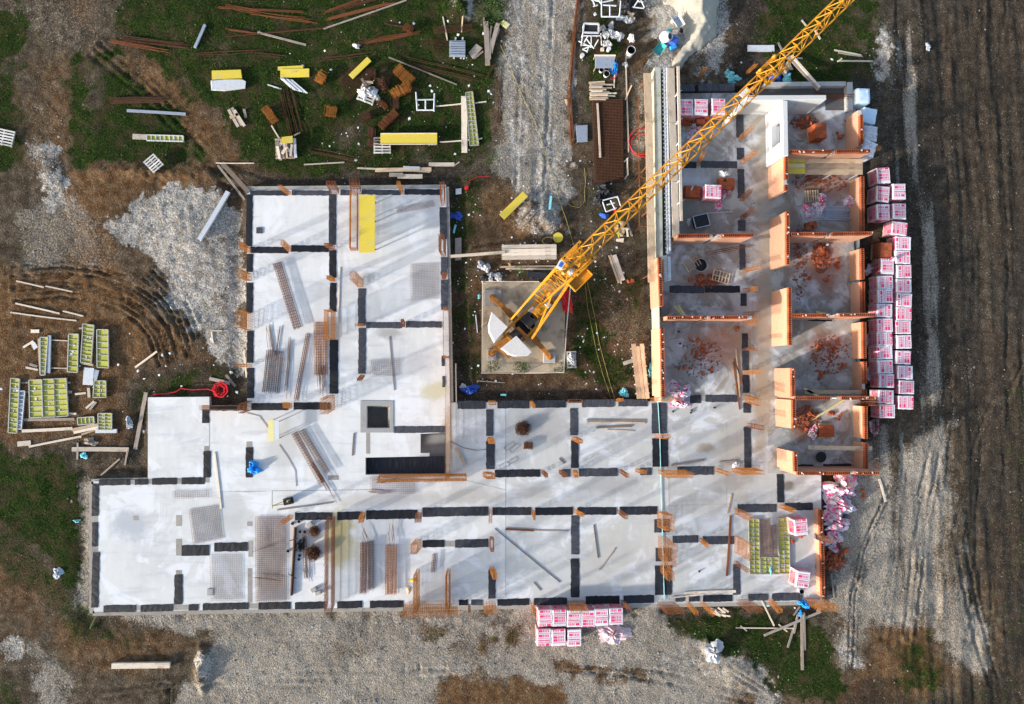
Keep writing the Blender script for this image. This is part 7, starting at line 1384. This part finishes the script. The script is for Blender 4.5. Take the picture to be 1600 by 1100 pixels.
offcuts(1226,104,8,7,12,50,['grey_wood','pale_wood','dark_wood'],'grey board scrap heaped under the jib',z0=.05,sp=.9,lmin=.3,lmax=.9,group='board scraps under the jib')
bars(1275,148,1320,152,9,9,'rusty bars lying on the dark gravel bed','rust',z=SLAB+.06); bars(1296,152,1330,150,6,6,'rusty bars crossing the corner wall','rust',z=.9)
cage(1090,120,1094,124,h=1.6,z=-.1,parent=slab); cage(1165,112,1169,116,h=1.6,z=-.1,parent=slab); cage(1352,236,1357,240,h=1.6,z=0,parent=slab)
for (x,y0,y1) in ((1356,275,362),(1357,380,436),(1358,445,490),(1359,505,560),(1359,570,616),(1361,640,730)): cage(x,y0,x+4,y1,h=1.3,z=0,parent=slab,step=.28,mat='rust_dark')
# lower right corner: boards, blue sheet, person-high props
for q in ((1253.5,957,1254,1047,4.5,'grey_wood','longest upright grey board below the slab edge'),(1256.5,957,1258,1016,3,'grey_wood','shorter board beside the longest upright one'),(1231,1012,1248,958,3,'grey_wood','left slanting board of the leaning bunch'),(1240.5,990,1247,960,3,'grey_wood','short slanting board of the leaning bunch'),(1194,993,1282,956,4,'grey_wood','long board lying crosswise under the bunch'),(1191,939,1210,978,2.2,'pale_wood','thin stick slanting down from the slab edge'),(1150,981,1243,982,1.8,'pale_wood','thin lath lying on the lower right grass'),(1157,978,1167,986,2,'pale_wood','tiny stick crossing the thin lath'),(1217,976,1230,987,2.2,'pale_wood','small stick near the bunch of boards'),
  (1299,897,1304,936,2.6,'grey_wood','thin post below the broken red bricks'),(1374,748,1384,784,3.4,'pale_wood','short plank below the end wall corner'),(1331,745,1333,785,5,'grey_wood','grey board beside the pink wrapping heap'),(1278,958,1281,951,6,'grey_wood','short board end at the slab corner')): plank(*q[:5],q[5],q[6])
crumple('blue_sheet',1256,943,8,7,.4,'blue','bright blue plastic sheet on the boards at the lower right slab edge','plastic sheet',z=.35); crumple('blue_sheet',1250,959,3,5,.15,'blue','small blue scrap under the boards at the lower right edge','plastic sheet'); plank(1240,962,1250,948,2.5,'grey_wood','short stick under the blue sheet'); crumple('cement_bag',1115,1018,15,15,.22,'grey_film','torn whitish sheet on the rubble heap at the bottom','sheet'); crumple('cyan_scrap',1200,945,3,3,.1,'cyan','tiny cyan scrap below the slab edge','scrap'); crumple('blue_scrap',1450,73,5,6,.12,'glass_bottle','small pale blue rag on the dirt track','rag'); crumple('orange_bag',719,950,4,4,.15,'brick_dust','small orange bag at the slab edge','bag')
offcuts(1125,958,10,5,10,15,['pale_wood','pine'],'short pale stick in the pile below the slab edge',z0=.03,sp=.4,lmin=.2,lmax=.6,group='sticks below the slab edge'); plank(530,956,572,951,1.8,'pine','thin lath lying along the gravel below the slab'); plank(130,1016,142,1000,1,'grey_wood','very thin stick in the left grass') if False else None; plank(140,983,150,961,2,'leaf','thin greenish stake by the slab\'s lower left corner',name='stake',cat='stake')
# low plants: a weed clump by the road and tufts round the crane base
def weed(cx, cy, r, n, label):
    z = base(cx,cy,.3) if not (750 < cx < 890 and 440 < cy < 585) else .10; c = P(cx,cy,z); root = empty('weed_plant', (c.x,c.y,z), label, 'plant', 'weeds'); mb = MB(); sm = MB()
    for k in range(n):
        a = random.random()*6.28; q = random.random()**.6*r; x, y, h = q*math.cos(a), q*math.sin(a), random.uniform(.1,.5)*(1-.4*q/r)*min(1,r*1.6)
        if k % 6 == 0: sm.tube((x*.4,y*.4,0),(x,y,h),.006,3)
        L = random.uniform(.06,.15); d = Vector((math.cos(a+random.gauss(0,.8)),math.sin(a+random.gauss(0,.8)),random.uniform(-.3,.5))).normalized(); s = d.cross(Vector((0,0,1))).normalized()*L*.28; p = Vector((x,y,h))
        mb.add([p, p+d*L*.5+s, p+d*L, p+d*L*.5-s], [(0,1,2,3)])
    mb.build('foliage', M['leaf'], root, origin=(0,0,0)); sm.build('stem', M['leaf'], root, origin=(0,0,0))
weed(766,20,1.1,420,'leafy green weed clump between the pale stone and the road'); weed(812,575,.4,70,'weed tuft at the lower edge of the crane base, left'); weed(820,574,.35,60,'weed tuft at the lower edge of the crane base, right'); weed(876,578,.5,90,'weed clump at the fence corner near the small pallet'); weed(772,573,.4,70,'weed tuft by the small footing block'); weed(812,425,.4,70,'weed tuft between timber and crane fence'); weed(768,250,.5,60,'weed at the roadside near the form panel'); weed(1030,365,.4,60,'weed growing on the green-stained wall foot')
